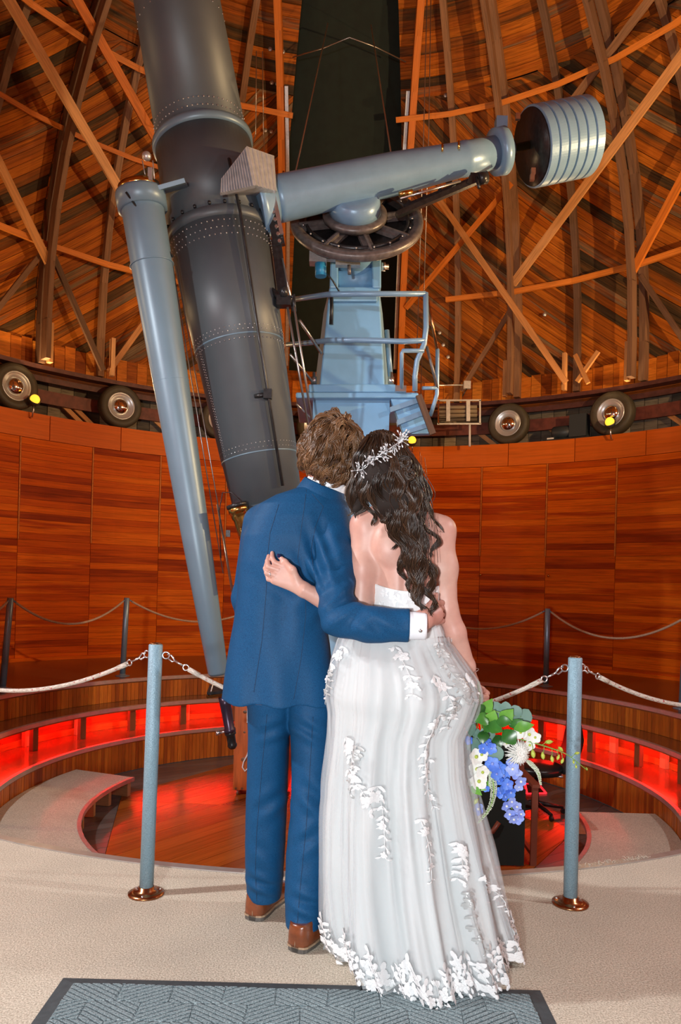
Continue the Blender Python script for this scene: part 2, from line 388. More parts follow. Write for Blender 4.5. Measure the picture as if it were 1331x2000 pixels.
# ---- pit floor: grey boards around a brown octagon of planks
pg = MB(); ring_strip(pg, 0, 360, [(0.02, ZP - 0.04), (R3 + 0.05, ZP - 0.04), (R3 + 0.05, ZP - 0.05), (0.02, ZP - 0.05)], 6)
pit = pg.build('floor_pit', 'pit_grey', kind='structure', label='round pit floor of grey boards around a brown plank octagon')
def poly_clip(poly, n, c):
    out = []
    for i in range(len(poly)):
        p, q = poly[i], poly[(i + 1) % len(poly)]
        dp = n[0] * p[0] + n[1] * p[1] - c; dq = n[0] * q[0] + n[1] * q[1] - c
        if dp <= 0: out.append(p)
        if dp * dq < 0:
            k = dp / (dp - dq); out.append((p[0] + (q[0] - p[0]) * k, p[1] + (q[1] - p[1]) * k))
    return out
OCT = [(math.cos(math.radians(22.5 + 45 * k + 12)), math.sin(math.radians(22.5 + 45 * k + 12))) for k in range(8)]
octp = [(2.12 * a, CY + 0.35 + 2.12 * b) for a, b in OCT]
circ = [((R3) * math.cos(2 * PI * k / 64), CY + R3 * math.sin(2 * PI * k / 64)) for k in range(64)]
def plank_poly(poly, z0, z1, name, mat, par, rnd, d):
    if len(poly) < 3: return
    V = [(x, y, z) for z in (z0, z1) for x, y in poly]; n = len(poly)
    uv = [(x * d[0] + y * d[1] + rnd * 9, -x * d[1] + y * d[0]) for x, y in poly]
    mb = MB(); mb.add(V, [tuple(range(n, 2 * n))] + [(i, (i + 1) % n, n + (i + 1) % n, n + i) for i in range(n)], rnd, False,
                      [uv] + [[uv[i], uv[(i + 1) % n], uv[(i + 1) % n], uv[i]] for i in range(n)])
    mb.build(name, mat, par)
rr = random.Random(5)
# brown planks: two fields of boards with a cross seam
for (d, c0, halves) in (((math.cos(math.radians(52)), math.sin(math.radians(52))), 0, 1),):
    nx = (-d[1], d[0]); w_ = 0.19
    for k in range(-14, 15):
        base = nx[0] * 0 + nx[1] * (CY + 0.35)
        lo, hi = base + k * w_ + 0.002, base + (k + 1) * w_ - 0.002
        p = poly_clip(octp, nx, hi); p = poly_clip(p, (-nx[0], -nx[1]), -lo) if len(p) > 2 else p
        if len(p) < 3: continue
        for sgn in (1, -1):
            q = poly_clip(p, (0.05 * sgn, 1.0 * sgn), sgn * (7.05 - 0.003 * sgn))
            if len(q) > 2: plank_poly(q, ZP - 0.03, ZP, 'plank', 'pit_wood', pit, rr.random(), d)
d = (math.cos(math.radians(35)), math.sin(math.radians(35)))
nx = (-d[1], d[0]); w_ = 0.115
octn = []
for i in range(8):
    p, q = octp[i], octp[(i + 1) % 8]
    e = (q[1] - p[1], -(q[0] - p[0])); L = math.hypot(*e); e = (e[0] / L, e[1] / L); octn.append((e, e[0] * p[0] + e[1] * p[1]))
for k in range(-27, 28):
    base = nx[1] * CY
    lo, hi = base + k * w_ + 0.002, base + (k + 1) * w_ - 0.002
    p = poly_clip(circ, nx, hi); p = poly_clip(p, (-nx[0], -nx[1]), -lo) if len(p) > 2 else p
    if len(p) < 3: continue
    # parts outside the octagon, one convex piece per octagon side
    rest = [p]
    for e, c in octn:
        nxt = []
        for q in rest:
            out = poly_clip(q, (-e[0], -e[1]), -c - 0.004)
            if len(out) > 2: plank_poly(out, ZP - 0.03, ZP - 0.003, 'floor_board', 'pit_grey', pit, rr.random(), d)
            inn = poly_clip(q, e, c)
            if len(inn) > 2: nxt.append(inn)
        rest = nxt
# carpeted landing steps at the sides of the pit
def side_step(az0, az1, name, label, ri=2.12, grey=False):
    th = 0.17
    root = empty(name, pc((az0 + az1) / 2, 2.4, ZP), label, 'step')
    mb = MB(); ring_strip(mb, az0, az1, [(ri, ZP + th), (R3 - 0.005, ZP + th), (R3 - 0.005, ZP + th - 0.03), (ri, ZP + th - 0.03)], 2)
    mb.build('step_top', 'carpet', root)
    mb = MB(); ring_strip(mb, az0, az1, [(ri - 0.012, ZP + th - 0.035), (ri - 0.012, ZP + th + 0.004), (ri + 0.02, ZP + th + 0.004), (ri + 0.02, ZP + th + 0.0005), (ri - 0.001, ZP + th - 0.035)], 2)
    mb.build('edge_trim', 'aluminium', root)
    sgn = 1 if az1 > az0 else -1; a = az0 + sgn * 1.5
    while (az1 - a) * sgn > 0:
        mb = MB(); mb.box(pc(a, ri + 0.16, ZP + (th - 0.03) / 2), (0.05, 0.30, th - 0.031), Matrix.Rotation(-math.radians(a), 3, 'Z'), 0.0, 1)
        mb.build('joist', 'post_wood', root); a += sgn * 9
    return root
side_step(-69, -140, 'carpet_step', 'beige carpeted curved step with wooden joists in the pit beside the slat wall')
side_step(90, 140, 'carpet_step', 'carpeted curved step with a red glow under its rounded edge')
for az, pw in ((-80, 0.7), (-95, 0.6), (100, 1.6), (115, 1.2)):
    point('red_step_light', pc(az, 2.45, ZP + 0.08), pw, (1.0, 0.03, 0.015), 0.02)
# ---- the wooden wall
bk = MB(); ring_strip(bk, -166, 166, [(RW + 0.025, 0.0), (RW + 0.025, WTOP), (RW + 0.30, WTOP), (RW + 0.30, 0.0)], 2)
wall = bk.build('wall_round', 'wall_wood', kind='structure', label='round wall of narrow horizontal varnished boards with hinged panels')
def curved_board(az0, az1, z0, z1, r, th, rnd, mb=None, seg=3.0):
    mb = mb or MB()
    n = max(1, int(abs(az1 - az0) / seg + 0.5)); b = len(mb.v)
    for i in range(n + 1):
        a = az0 + (az1 - az0) * i / n
        for rr_, z in ((r, z0), (r, z1), (r + th, z1), (r + th, z0)): mb.v.append(tuple(pc(a, rr_, z)))
    L = r * math.radians((az1 - az0) / n)
    for i in range(n):
        k = b + 4 * i; u0 = i * L + rnd * 13; u1 = u0 + L
        mb.face((k, k + 1, k + 5, k + 4), [(u0, z0), (u0, z1), (u1, z1), (u1, z0)], rnd)
        mb.face((k + 1, k + 2, k + 6, k + 5), [(u0, 0), (u0, th), (u1, th), (u1, 0)], rnd)
        mb.face((k + 3, k, k + 4, k + 7), [(u0, 0), (u0, th), (u1, th), (u1, 0)], rnd)
    mb.face((b, b + 3, b + 2, b + 1), [(0, 0), (.01, 0), (.01, .1), (0, .1)], rnd)
    k = b + 4 * n; mb.face((k, k + 1, k + 2, k + 3), [(0, 0), (0, .1), (.01, .1), (.01, 0)], rnd)
    return mb
SEAMS = [-80.5, -70, -59.6, -49.2, -38.9, -28.8, -18.6, -8.4, 1.7, 11.9, 22.0, 32.0, 42.2, 52.5, 63, 73.5, 84]
rr = random.Random(21)
boards = []
rows = 33; bh = 3.16 / rows
for si in range(len(SEAMS) - 1):
    a0, a1 = SEAMS[si] + 0.03, SEAMS[si + 1] - 0.03
    panel = 18  # rows from here up belong to the hinged panels, proud of the wall
    sh = rr.uniform(-0.02, 0.02)
    tone = rr.uniform(0, 0.5)
    for k in range(rows):
        up = k >= panel + (0 if abs(a0) > 5 else 0)
        off = -0.016 if up else 0.0
        rnd = (tone + rr.random() * 0.5 + (0.35 if rr.random() < 0.12 else 0)) % 1
        # now and then a run of boards is much darker, as on the photo's panels
        boards.append((abs((a0 + a1) / 2), a0 + (0.12 if up else 0), a1 - (0.12 if up else 0), k * bh + 0.0015, (k + 1) * bh - 0.0015, RW + off + rr.uniform(0, 0.002), rnd))
# hidden by the couple and the pier: the middle; nearest to view first
def vis_key(q):
    mid = (q[1] + q[2]) / 2
    return (0 if 17 < abs(mid) < 52 else 1 if abs(mid) < 56 else 2, -q[3])
boards.sort(key=vis_key)
st = MB()
for i, q in enumerate(boards):
    if i < 300:
        curved_board(q[1], q[2], q[3], q[4], q[5], 0.02, q[6]).build('wall_board', 'wall_wood', wall)
    else: curved_board(q[1], q[2], q[3], q[4], q[5], 0.02, q[6], st)
st.build('wall_board_remainder', 'wall_wood', wall, kind='stuff')
for i in range(len(SEAMS) - 1):   # smooth band of wide planks along the wall top
    curved_board(SEAMS[i] + 0.05 + 4, SEAMS[i + 1] - 0.05 + 4, 3.165, WTOP + 0.02, RW - 0.02, 0.045, rr.random()).build('top_plank', 'wall_wood_band', wall)
for s in SEAMS[1:-1]:             # pale battens in the panel joints
    curved_board(s - 0.09, s + 0.09, 18 * bh, 3.16, RW - 0.024, 0.02, rr.random()).build('panel_batten', 'beam_orange', wall)
for s in (32.6, 22.2):
    mb = MB(); mb.sphere(pc(s, RW - 0.03, 1.42), 0.022, 8, 6); mb.build('door_knob', 'brass', wall)
mb = MB(); ring_strip(mb, -84, 84, [(RW - 0.05, 0.0), (RW - 0.05, 0.05), (RW - 0.001, 0.05), (RW - 0.001, 0.0)], 3); mb.build('baseboard_round', 'wall_wood', kind='structure')['label'] = 'low varnished baseboard at the foot of the round wall'
# ---- dome shell with the dark slit
SX0, SX1 = -0.98, 0.80
dm = MB()
zs = [4.12, 4.5, ZC] + [ZC + 6.17 * math.sin(math.radians(q)) for q in range(6, 90, 6)] + [ZC + 6.165]
azs = [-180 + 3 * k for k in range(121)]
def slit_x(az, z, R): return dome_p(az, z, R).x
b0 = len(dm.v)
grid = {}
for i, z in enumerate(zs):
    for j, az in enumerate(azs[:-1]):
        grid[i, j] = len(dm.v); dm.v.append(tuple(dome_p(az, z, 6.17)))
for i in range(len(zs) - 1):
    for j in range(120):
        az = azs[j] + 1.5; p = dome_p(az, (zs[i] + zs[i + 1]) / 2, 6.17)
        if p.y > CY and SX0 - 0.05 < p.x < SX1 + 0.05 and zs[i] > 4.7: continue
        dm.face((grid[i, j], grid[i, (j + 1) % 120], grid[i + 1, (j + 1) % 120], grid[i + 1, j]), [(az / 10, zs[i]), (az / 10 + .3, zs[i]), (az / 10 + .3, zs[i + 1]), (az / 10, zs[i + 1])], 0.2)
ceil = dm.build('ceiling_dome', 'dome_wood', kind='structure', label='wooden observatory dome sheathed in diagonal boards on tall ribs')
def dome_board(az0, az1, zf0, zf1, zlo, zhi, R, th, rnd, mb=None, seg=3):
    mb = mb or MB(); b = len(mb.v)
    for i in range(seg + 1):
        a = az0 + (az1 - az0) * i / seg
        z0 = min(max(zf0(a), zlo), zhi); z1 = min(max(zf1(a), zlo), zhi)
        for R_, z in ((R, z0), (R, z1), (R + th, z1), (R + th, z0)): mb.v.append(tuple(dome_p(a, z, R_)))
    L = RD * math.radians(abs(az1 - az0) / seg)
    for i in range(seg):
        k = b + 4 * i; u0 = i * L + rnd * 13; u1 = u0 + L
        mb.face((k, k + 1, k + 5, k + 4), [(u0, 0), (u0, .14), (u1, .14), (u1, 0)], rnd)
        mb.face((k + 1, k + 2, k + 6, k + 5), [(u0, 0), (u0, th), (u1, th), (u1, 0)], rnd)
        mb.face((k + 3, k, k + 4, k + 7), [(u0, 0), (u0, th), (u1, th), (u1, 0)], rnd)
    mb.face((b, b + 3, b + 2, b + 1), [(0, 0), (.01, 0), (.01, .1), (0, .1)], rnd)
    k = b + 4 * seg; mb.face((k, k + 1, k + 2, k + 3), [(0, 0), (0, .1), (.01, .1), (.01, 0)], rnd)
    return mb
PAN = [-74.7, -65.5, -56.4, -47.2, -38.1, -29.0, -19.9, -10.8, None, 8.6, 17.7, 26.8, 35.9, 45.0, 54.1, 63.3, 72.4]
rr = random.Random(33)
jobs = []
for i in range(len(PAN) - 1):
    if PAN[i] is None or PAN[i + 1] is None: continue
    a0, a1 = PAN[i], PAN[i + 1]; mid = (a0 + a1) / 2; side = 1 if mid < 0 else -1
    slope = 0.085 * side
    t0 = 4.5
    k = -14
    zmaxd = 8.55
    while True:
        h = 0.145 if k % 3 else 0.11
        zb = t0 + k * 0.15
        f0 = (lambda a, zb=zb, sl=slope, md=mid: zb + sl * (a - md)); f1 = (lambda a, zb=zb, sl=slope, md=mid: zb + 0.144 + sl * (a - md))
        if zb > zmaxd + 0.9: break
        if f1(a0) < 4.5 and f1(a1) < 4.5: k += 1; continue
        if f0(a0) > zmaxd and f0(a1) > zmaxd: k += 1; continue
        jobs.append((mid, a0 + 0.05, a1 - 0.05, f0, f1, 4.46, zmaxd, zb)); k += 1
    z = zmaxd
    while z < 10.2:
        jobs.append((mid, a0 + 0.05, a1 - 0.05, (lambda a, z=z: z), (lambda a, z=z: z + 0.096), zmaxd, 11, z)); z += 0.1
jobs.sort(key=lambda q: (0 if (15 < abs(q[0]) < 56 and q[7] < 8.4) else 1 if abs(q[0]) < 56 and q[7] < 9.3 else 2, q[7]))
st = MB()
for i, q in enumerate(jobs):
    R_ = RD + rr.uniform(0, 0.03)
    if i < 300: dome_board(q[1], q[2], q[3], q[4], q[5], q[6], R_, 0.022, max(0.001, rr.random())).build('dome_board', 'dome_wood', ceil)
    else: dome_board(q[1], q[2], q[3], q[4], q[5], q[6], R_, 0.022, max(0.001, rr.random()), st)
st.build('dome_board_remainder', 'dome_wood', ceil, kind='stuff')
# ribs (inner chord and set-back outer chord), ring purlins, diagonal braces
def dome_bar(name, mat, a0, z0, a1, z1, R, wid, dep, seg=1):
    mb = MB(); pts = []
    for i in range(seg + 1):
        k = i / seg; pts.append(dome_p(a0 + (a1 - a0) * k, z0 + (z1 - z0) * k, R))
    rnd = RNG.random()
    for i in range(seg):
        a = a0 + (a1 - a0) * (i + .5) / seg; z = z0 + (z1 - z0) * (i + .5) / seg
        e = (pts[i + 1] - pts[i]).normalized() * 0.004
        mb.beam(pts[i] - e, pts[i + 1] + e, wid, dep, dome_n(a, z), rnd)
    return mb.build(name, mat, ceil)
def rib(name, mat, az, z0, z1, R, wid, dep):
    mb = MB(); th0 = math.asin(max(-1, min(1, (z0 - ZC) / R))) if z0 > ZC else None
    pts = []
    z = z0
    n = 14; rnd = RNG.random()
    zz = [z0] + ([ZC] if z0 < ZC else []) + [ZC + R * math.sin(math.radians(q)) for q in range(8, 72, 7)]
    zz = [q for q in zz if q <= z1]
    pts = [dome_p(az, q, R) for q in zz]
    for i in range(len(pts) - 1):
        e = (pts[i + 1] - pts[i]).normalized() * 0.006
        mb.beam(pts[i] - e, pts[i + 1] + e, wid, dep, dome_n(az, (zz[i] + zz[i + 1]) / 2), rnd)
    return mb.build(name, mat, ceil)
for az in (-65.5, -47.2, -29.0, 26.6, 45.0, 63.3):
    rib('rib', 'rib_wood', az, 4.25, 10.4, 5.72, 0.07, 0.16)
    rib('outer_rib', 'rib_wood', az + 0.5, 4.25, 10.4, 6.0, 0.09, 0.14)
for az in (-74.7, -56.4, -38.1, -19.9, 17.7, 35.9, 54.1, 72.4):
    rib('outer_rib', 'rib_wood', az, 4.25, 10.4, 6.02, 0.09, 0.10)
for az in (-46.0, -36.9, 25.5, 34.6, 43.8):   # short scabs beside the rib feet
    rib('rib_scab', 'beam_wood', az, 4.25, 5.35, 5.86, 0.055, 0.10)
for x in (SX0 - 0.10, SX1 + 0.10):            # upright frames along both sides of the slit
    mb = MB(); P = []
    for q in range(-1, 13):
        R_ = 5.95
        if q < 0: P.append(Vector((x, CY + math.sqrt(R_ ** 2 - x * x), 4.2)))
        else:
            el = math.radians(q * 6.5); rho = R_ * math.cos(el); P.append(Vector((x, CY + math.sqrt(max(0.01, rho * rho - x * x)), ZC + R_ * math.sin(el))))
    for i in range(len(P) - 1): mb.beam(P[i], P[i + 1], 0.10, 0.22, (0, -1, 0.3) if i < 6 else (0, -.3, -1), 0.4)
    mb.build('slit_frame', 'beam_orange', ceil)
    mb = MB(); s = 1 if x < 0 else -1
    for i in range(1, 7): mb.beam(P[i] + Vector((s * 0.09, 0, 0)), P[i + 1] + Vector((s * 0.09, 0, 0)), 0.05, 0.06, (0, -1, 0.3), 0)
    mb.build('slit_rail', 'aluminium', ceil)
# dark shutter behind the slit
sh = MB(); rings = []
for q in range(0, 14):
    el = math.radians(-2 + q * 6.5); R_ = 6.32
    rings.append([Vector((x, CY + R_ * math.cos(el), ZC + R_ * math.sin(el))) for x in np.linspace(SX0 - 0.25, SX1 + 0.25, 6)])
sh.loft(rings, False, False); sh.build('shutter', 'dark_green', ceil)
for az0, az1, z, R_, wd in ((-75, -11, 8.22, 5.86, 0.075), (8, 75, 8.22, 5.86, 0.075), (-75, -11, 5.85, 5.86, 0.075), (16, 75, 5.85, 5.86, 0.075), (-60, -28, 7.35, 6.0, 0.06)):
    n = int(round(abs(az1 - az0) / 9.1)); dome_bar('purlin', 'beam_orange', az0, z, az1, z, R_, wd, 0.07, n)
mid_set = []
for (a0, z0, a1, z1, mat, R_, wd) in [(-64, 8.2, -29.0, 5.9, 'beam_wood', 5.8, 0.13), (-62, 7.05, -46.7, 5.55, 'beam_wood', 5.8, 0.11), (-46.5, 5.75, -38.3, 4.3, 'rib_wood', 5.84, 0.08),
        (-54.5, 8.6, -29, 7.2, 'beam_orange', 5.84, 0.12), (-56.0, 4.35, -47.6, 5.75, 'rib_wood', 5.9, 0.07), (-37.2, 4.32, -29, 5.7, 'beam_wood', 5.9, 0.08),
        (26.8, 5.95, 58, 7.95, 'beam_wood', 5.8, 0.12), (14.3, 7.33, 35.0, 4.35, 'beam_wood', 5.8, 0.09), (9.5, 5.75, 27.2, 7.3, 'beam_orange', 5.84, 0.08),
        (44.8, 5.75, 56.5, 7.0, 'beam_orange', 5.8, 0.11), (18.6, 4.4, 26.1, 5.6, 'rib_wood', 5.9, 0.07), (36, 7.95, 58, 8.7, 'rib_wood', 5.95, 0.10), (45.5, 5.7, 53, 4.4, 'rib_wood', 5.9, 0.07),
        (36.5, 4.35, 39.5, 4.75, 'beam_wood', 5.86, 0.06), (36.2, 4.75, 38.2, 4.3, 'beam_wood', 5.84, 0.06)]:
    dome_bar('brace', mat, a0, z0, a1, z1, R_, wd, 0.05, 1)
# bolts and plates that show as bright dots on the sheathing
bo = MB(); rr = random.Random(8)
for (az, z) in [(-14.5, 8.9), (-16, 8.9), (-13.6, 8.9), (-15, 8.6), (-14, 8.6), (-15.3, 8.1), (-14.2, 8.1), (-15.5, 7.6), (-14, 7.5), (12.5, 7.1), (13.4, 6.3), (16.8, 8.5), (15.2, 7.9), (22, 7.7), (36.5, 7.9), (37.8, 7.9), (35.2, 7.6), (15.4, 5.2), (16.2, 5.0), (14.8, 5.4), (29, 5.3), (31, 5.5), (30, 5.05), (12.3, 5.7)]:
    bo.sphere(dome_p(az, z, 6.02), 0.035, 6, 4, 0, (1, 0.5, 1))
bo.build('bolt_heads', 'aluminium', ceil, kind='stuff')
# skirt of upright boards below the dome, steel ring rail, weathered boards behind the wheels
sk = MB(); ring_strip(sk, -180, 180, [(6.12, 4.23), (6.12, 4.62), (6.14, 4.62), (6.14, 4.23)], 3)
skirt = sk.build('wall_skirt', 'skirt_wood', kind='structure', label='upright board skirt between the steel ring rail and the dome sheathing')
rr = random.Random(14)
for k in range(110):
    a = -82 + k * 1.5
    if a > 82: break
    curved_board(a + 0.03, a + 1.47, 4.23, 4.56 + rr.uniform(0, 0.04), 6.06 + rr.uniform(0, .02), 0.03, rr.random(), None, 1.5).build('skirt_board', 'skirt_wood', skirt)
rl = MB(); ring_strip(rl, -180, 180, [(5.98, 4.165), (5.98, 4.225), (6.2, 4.225), (6.2, 4.165)], 3)
rail = rl.build('trim_rail', 'red_steel_dark', kind='structure', label='dark red steel ring rail that carries the dome on rubber wheels')
mb = MB(); ring_strip(mb, -180, 180, [(6.17, 4.04), (6.17, 4.16), (6.2, 4.16), (6.2, 4.04)], 3); mb.build('running_plate', 'red_steel_dark', rail)
mb = MB(); ring_strip(mb, -180, 180, [(6.21, 3.74), (6.21, 3.93), (6.25, 3.93), (6.25, 3.74)], 3); mb.build('channel', 'red_steel', rail)
gb = MB(); ring_strip(gb, -180, 180, [(6.44, 3.4), (6.44, 4.3), (6.46, 4.3), (6.46, 3.4)], 3)
gw = gb.build('wall_weathered', 'grey_board', kind='structure', label='weathered grey board wall behind the rubber wheels')
for k in range(90):
    a = -80 + k * 1.8
    if a > 80: break
    curved_board(a + 0.04, a + 1.76, 3.42, 4.28, 6.39 + rr.uniform(0, .02), 0.03, rr.random(), None, 2).build('weathered_board', 'grey_board', gw)
for a in (-43, -41.5, -30, 20, 30.5, 37.5, 47):
    mb = MB(); mb.beam(pc(a, 6.3, 3.85), pc(a + 4, 6.3, 3.5), 0.07, 0.04, pc(a, 1, 0) - pc(a, 0, 0), 0.2); mb.build('brace', 'beam_wood', gw)
# ================================================================== telescope and mount
def at(x, y, d):
    u = x - 665.5; v = 1142 - y
    a = (u * math.cos(ROLL) - v * math.sin(ROLL)) / FPX; b = (u * math.sin(ROLL) + v * math.cos(ROLL)) / FPX
    return Vector((a * d, d, EYE + b * d))
T0 = Vector((-1.067, 5.86, 4.14)); TA = Vector((-0.204, 0.01, 0.979)).normalized()   # main tube: a point on it and its upward axis
TX = Vector((1, 0, 0)); TX = (TX - TX.dot(TA) * TA).normalized(); TY = TA.cross(TX)    # TX to the right, TY away from the viewer
tel = empty('telescope', (-0.5, 5.86, ZP), 'huge grey riveted refractor telescope hung on a blue-grey mount', 'telescope')
ml = MB()
# tube shell: dew cap, upper cone, middle casting, lower cone, narrow tail (s along the axis from T0)
prof = [(4.6, 0.33), (4.6, 0.345), (1.9, 0.352), (1.9, 0.33), (0.52, 0.355)]
up = MB().lathe([(4.55, 0.30), (4.6, 0.30), (4.6, 0.35), (3.4, 0.35), (3.38, 0.335), (2.2, 0.325), (0.50, 0.352)][::-1], T0, TA, 64); up.build('upper_tube', 'tube_paint', tel)
MB().lathe([(-0.22, 0.385), (0.46, 0.372)], T0, TA, 64).build('middle_tube', 'tube_paint', tel)
rg = MB().lathe([(0.44, 0.36), (0.44, 0.388), (0.475, 0.392), (0.50, 0.388), (0.505, 0.35)], T0, TA, 64); rg.build('upper_ring', 'finder_paint', tel)
rg = MB().lathe([(-0.29, 0.375), (-0.29, 0.397), (-0.25, 0.402), (-0.215, 0.402), (-0.21, 0.375)], T0, TA, 64); rg.build('lower_ring', 'tube_paint', tel)
MB().lathe([(-2.42, 0.268), (-2.02, 0.293), (-2.015, 0.298), (-1.15, 0.345), (-1.145, 0.35), (-0.28, 0.392)], T0, TA, 64).build('lower_tube', 'tube_paint', tel)
for s, r_ in ((-1.15, 0.3475), (-2.02, 0.2955), (-0.72, 0.0)):
    if r_: MB().lathe([(s - 0.006, r_ - 0.004), (s - 0.004, r_ + 0.003), (s + 0.004, r_ + 0.003), (s + 0.006, r_ - 0.004)], T0, TA, 64).build('tube_seam', 'finder_paint', tel)
MB().lathe([(-2.52, 0.13), (-2.52, 0.25), (-2.46, 0.28), (-2.40, 0.28), (-2.40, 0.2)], T0, TA, 48).build('tail_ring', 'tube_paint', tel)
MB().lathe([(-3.1, 0.05), (-3.1, 0.075), (-2.9, 0.075), (-2.88, 0.11), (-2.52, 0.12)], T0, TA, 32).build('eyepiece_tube', 'brass', tel)
def tube_r(s):
    P = [(-2.42, .268), (-2.02, .293), (-1.15, .347), (-0.28, .392), (-0.21, .385), (0.46, .372), (0.5, .352), (2.2, .325)]
    for (a, ra), (b, rb_) in zip(P, P[1:]):
        if a <= s <= b: return ra + (rb_ - ra) * (s - a) / (b - a)
    return 0.33
def on_tube(s, th, off=0.0):
    r = tube_r(s) + off; return T0 + TA * s + r * (math.sin(th) * TX - math.cos(th) * TY)
rv = MB()
def rivet(s, th, q=0.0062): rv.sphere(on_tube(s, th, 0.001), q, 5, 4)
for k in range(58):
    th = -PI + 2 * PI * k / 58
    for s, o in ((-0.325, 0), (-0.375, .5), (-0.425, 0)): rivet(s, th + o * 2 * PI / 58)
    for s, o in ((0.56, 0), (0.62, .5)): rivet(s, th + o * 2 * PI / 58)
    for s, o in ((-1.12, 0), (-1.09, .5), (-1.185, 0)): rivet(s, th + o * 2 * PI / 58, 0.0052)
    for s, o in ((-1.99, 0), (-1.955, .5)): rivet(s, th + o * 2 * PI / 58, 0.005)
    if k % 2 == 0: rivet(1.42, th)
for k in range(30):
    s = 1.42 + 0.016 + k * 0.032
    rivet(s, 0.62); rivet(s + .016, 0.70)
for k in range(44):
    s = -2.0 + 0.02 * k
    rivet(s, -0.98, 0.005); rivet(s + .01, -0.92, 0.005)
rv.build('rivets', 'silver', tel, kind='stuff')
bl = MB()
for k in range(22):
    th = 2 * PI * k / 22; p = on_tube(-0.205, th, 0.009); bl.lathe([(0, 0.011), (0.022, 0.011)], p, TA, 6)
bl.build('flange_bolts', 'black_iron', tel, kind='stuff')
# dark drive rod along the front of the tube with a clamp
p0, p1 = on_tube(0.12, 0.50, 0.03), on_tube(-2.3, 0.52, 0.03)
MB().tube([p0, on_tube(-0.3, 0.5, 0.045), on_tube(-1.2, 0.5, 0.03), p1], 0.011, 8).build('drive_rod', 'black_iron', tel)
cl = MB(); q = on_tube(-1.62, 0.50, 0.03); cl.box(q, (0.06, 0.05, 0.07)); cl.tube([q, q - TX * 0.10], 0.018, 8); cl.build('rod_clamp', 'black_iron', tel)
# corrugated sheet-metal hood beside the tube
hd = MB(); o = at(430, 380, 5.36)
poly = [(430, 376), (432, 352), (487, 286), (494, 284), (536, 306), (541, 376), (486, 364)]
front = [at(430, 378, 5.36), at(432, 352, 5.36), at(482, 288, 5.36), at(498, 362, 5.36)]
N = 13
for k in range(N):   # front face as upright corrugations
    k0, k1 = k / N, (k + 1) / N
    topf = lambda t: at(432 + 50 * t, 352 - 64 * t, 5.36); botf = lambda t: at(430 + 68 * t, 378 - 15 * t, 5.36)
    n_ = 5
    rings = []
    for j in range(n_ + 1):
        t = k0 + (k1 - k0) * j / n_; bul = -0.012 * math.sin(PI * j / n_)
        rings.append([topf(t) + Vector((0, bul, 0)), botf(t) + Vector((0, bul, 0)), botf(t) + Vector((0, 0.03, 0)), topf(t) + Vector((0, 0.03, 0))])
    hd.loft(rings, True, True, 0, False)
hood = hd.build('hood_front', 'galvanised', tel)
side = MB(); A_, B_ = at(482, 287, 5.36), at(498, 362, 5.36); C_, D_ = at(536, 307, 5.62), at(541, 374, 5.62)
for k in range(6):
    rings = []
    for j in range(5):
        t = (k + j / 4) / 6; bul = Vector((0.3, -1, 0)) * 0.010 * math.sin(PI * j / 4)
        a = A_.lerp(C_, t) + bul; b = B_.lerp(D_, t) + bul; rings.append([a, b, b + Vector((-.02, .03, 0)), a + Vector((-.02, .03, 0))])
    side.loft(rings, True, True, 0, False)
side.build('hood_side', 'galvanised', tel)
bt = MB(); V = [front[0], front[3], D_, D_ + Vector((-.25, .12, 0))]; bt.add(V + [v + Vector((0, 0, .01)) for v in V], [(0, 3, 2, 1), (4, 5, 6, 7), (0, 1, 5, 4), (1, 2, 6, 5), (2, 3, 7, 6), (3, 0, 4, 7)]); bt.build('hood_floor', 'galvanised', tel)
tp = MB(); V = [front[1], front[2], C_, C_ + Vector((-.25, .12, .02))]; tp.add(V + [v + Vector((0, 0, .01)) for v in V], [(0, 3, 2, 1), (4, 5, 6, 7), (0, 1, 5, 4), (1, 2, 6, 5), (2, 3, 7, 6), (3, 0, 4, 7)]); tp.build('hood_roof', 'galvanised', tel)
# finder telescope
F0, F1 = at(275, 384, 5.42), at(427, 1318, 5.60); FA = (F0 - F1).normalized(); FL = (F0 - F1).length
MB().lathe([(0, 0.062), (0.02, 0.075), (FL * 0.3, 0.105), (FL * 0.6, 0.128), (FL * 0.88, 0.150), (FL - 0.05, 0.152), (FL - 0.02, 0.146)], F1, FA, 48).build('finder_tube', 'finder_paint', tel)
for k in (0.33, 0.62, 0.86):
    r_ = 0.062 + (0.152 - 0.062) * min(1, k / 0.88) * 1.07; MB().lathe([(FL * k - 0.004, r_ - 0.004), (FL * k, r_ + 0.003), (FL * k + 0.004, r_ - 0.004)], F1, FA, 48).build('finder_seam', 'finder_paint', tel)
MB().lathe([(FL - 0.10, 0.15), (FL - 0.10, 0.176), (FL + 0.01, 0.180), (FL + 0.03, 0.174), (FL + 0.03, 0.15)], F1, FA, 48).build('finder_collar', 'finder_paint', tel)
MB().lathe([(FL + 0.03, 0.135), (FL + 0.03, 0.15), (FL + 0.075, 0.15), (FL + 0.075, 0.135)], F1, FA, 40).build('finder_cell', 'brass', tel)
br = MB(); br.beam(F1 + FA * (FL + 0.01) + TX * 0.02, F1 + FA * (FL + 0.04) + TX * 0.34, 0.20, 0.03, (0, -.35, 1)); br.build('finder_bracket', 'finder_paint', tel)
pb = MB(); q = F1 + FA * (FL + 0.06) + TX * 0.075 + Vector((0, -0.1, 0)); pb.box(q + Vector((.03, 0, .03)), (0.03, 0.03, 0.09)); pb.tube([q, q + Vector((-.03, 0, 0.13))], 0.004, 5); pb.tube([q + Vector((.06, 0, 0)), q + Vector((.045, 0, .13))], 0.004, 5); pb.sphere(q + Vector((.0, 0, .16)), 0.033, 12, 8); pb.build('sighting_ball', 'aluminium', tel)
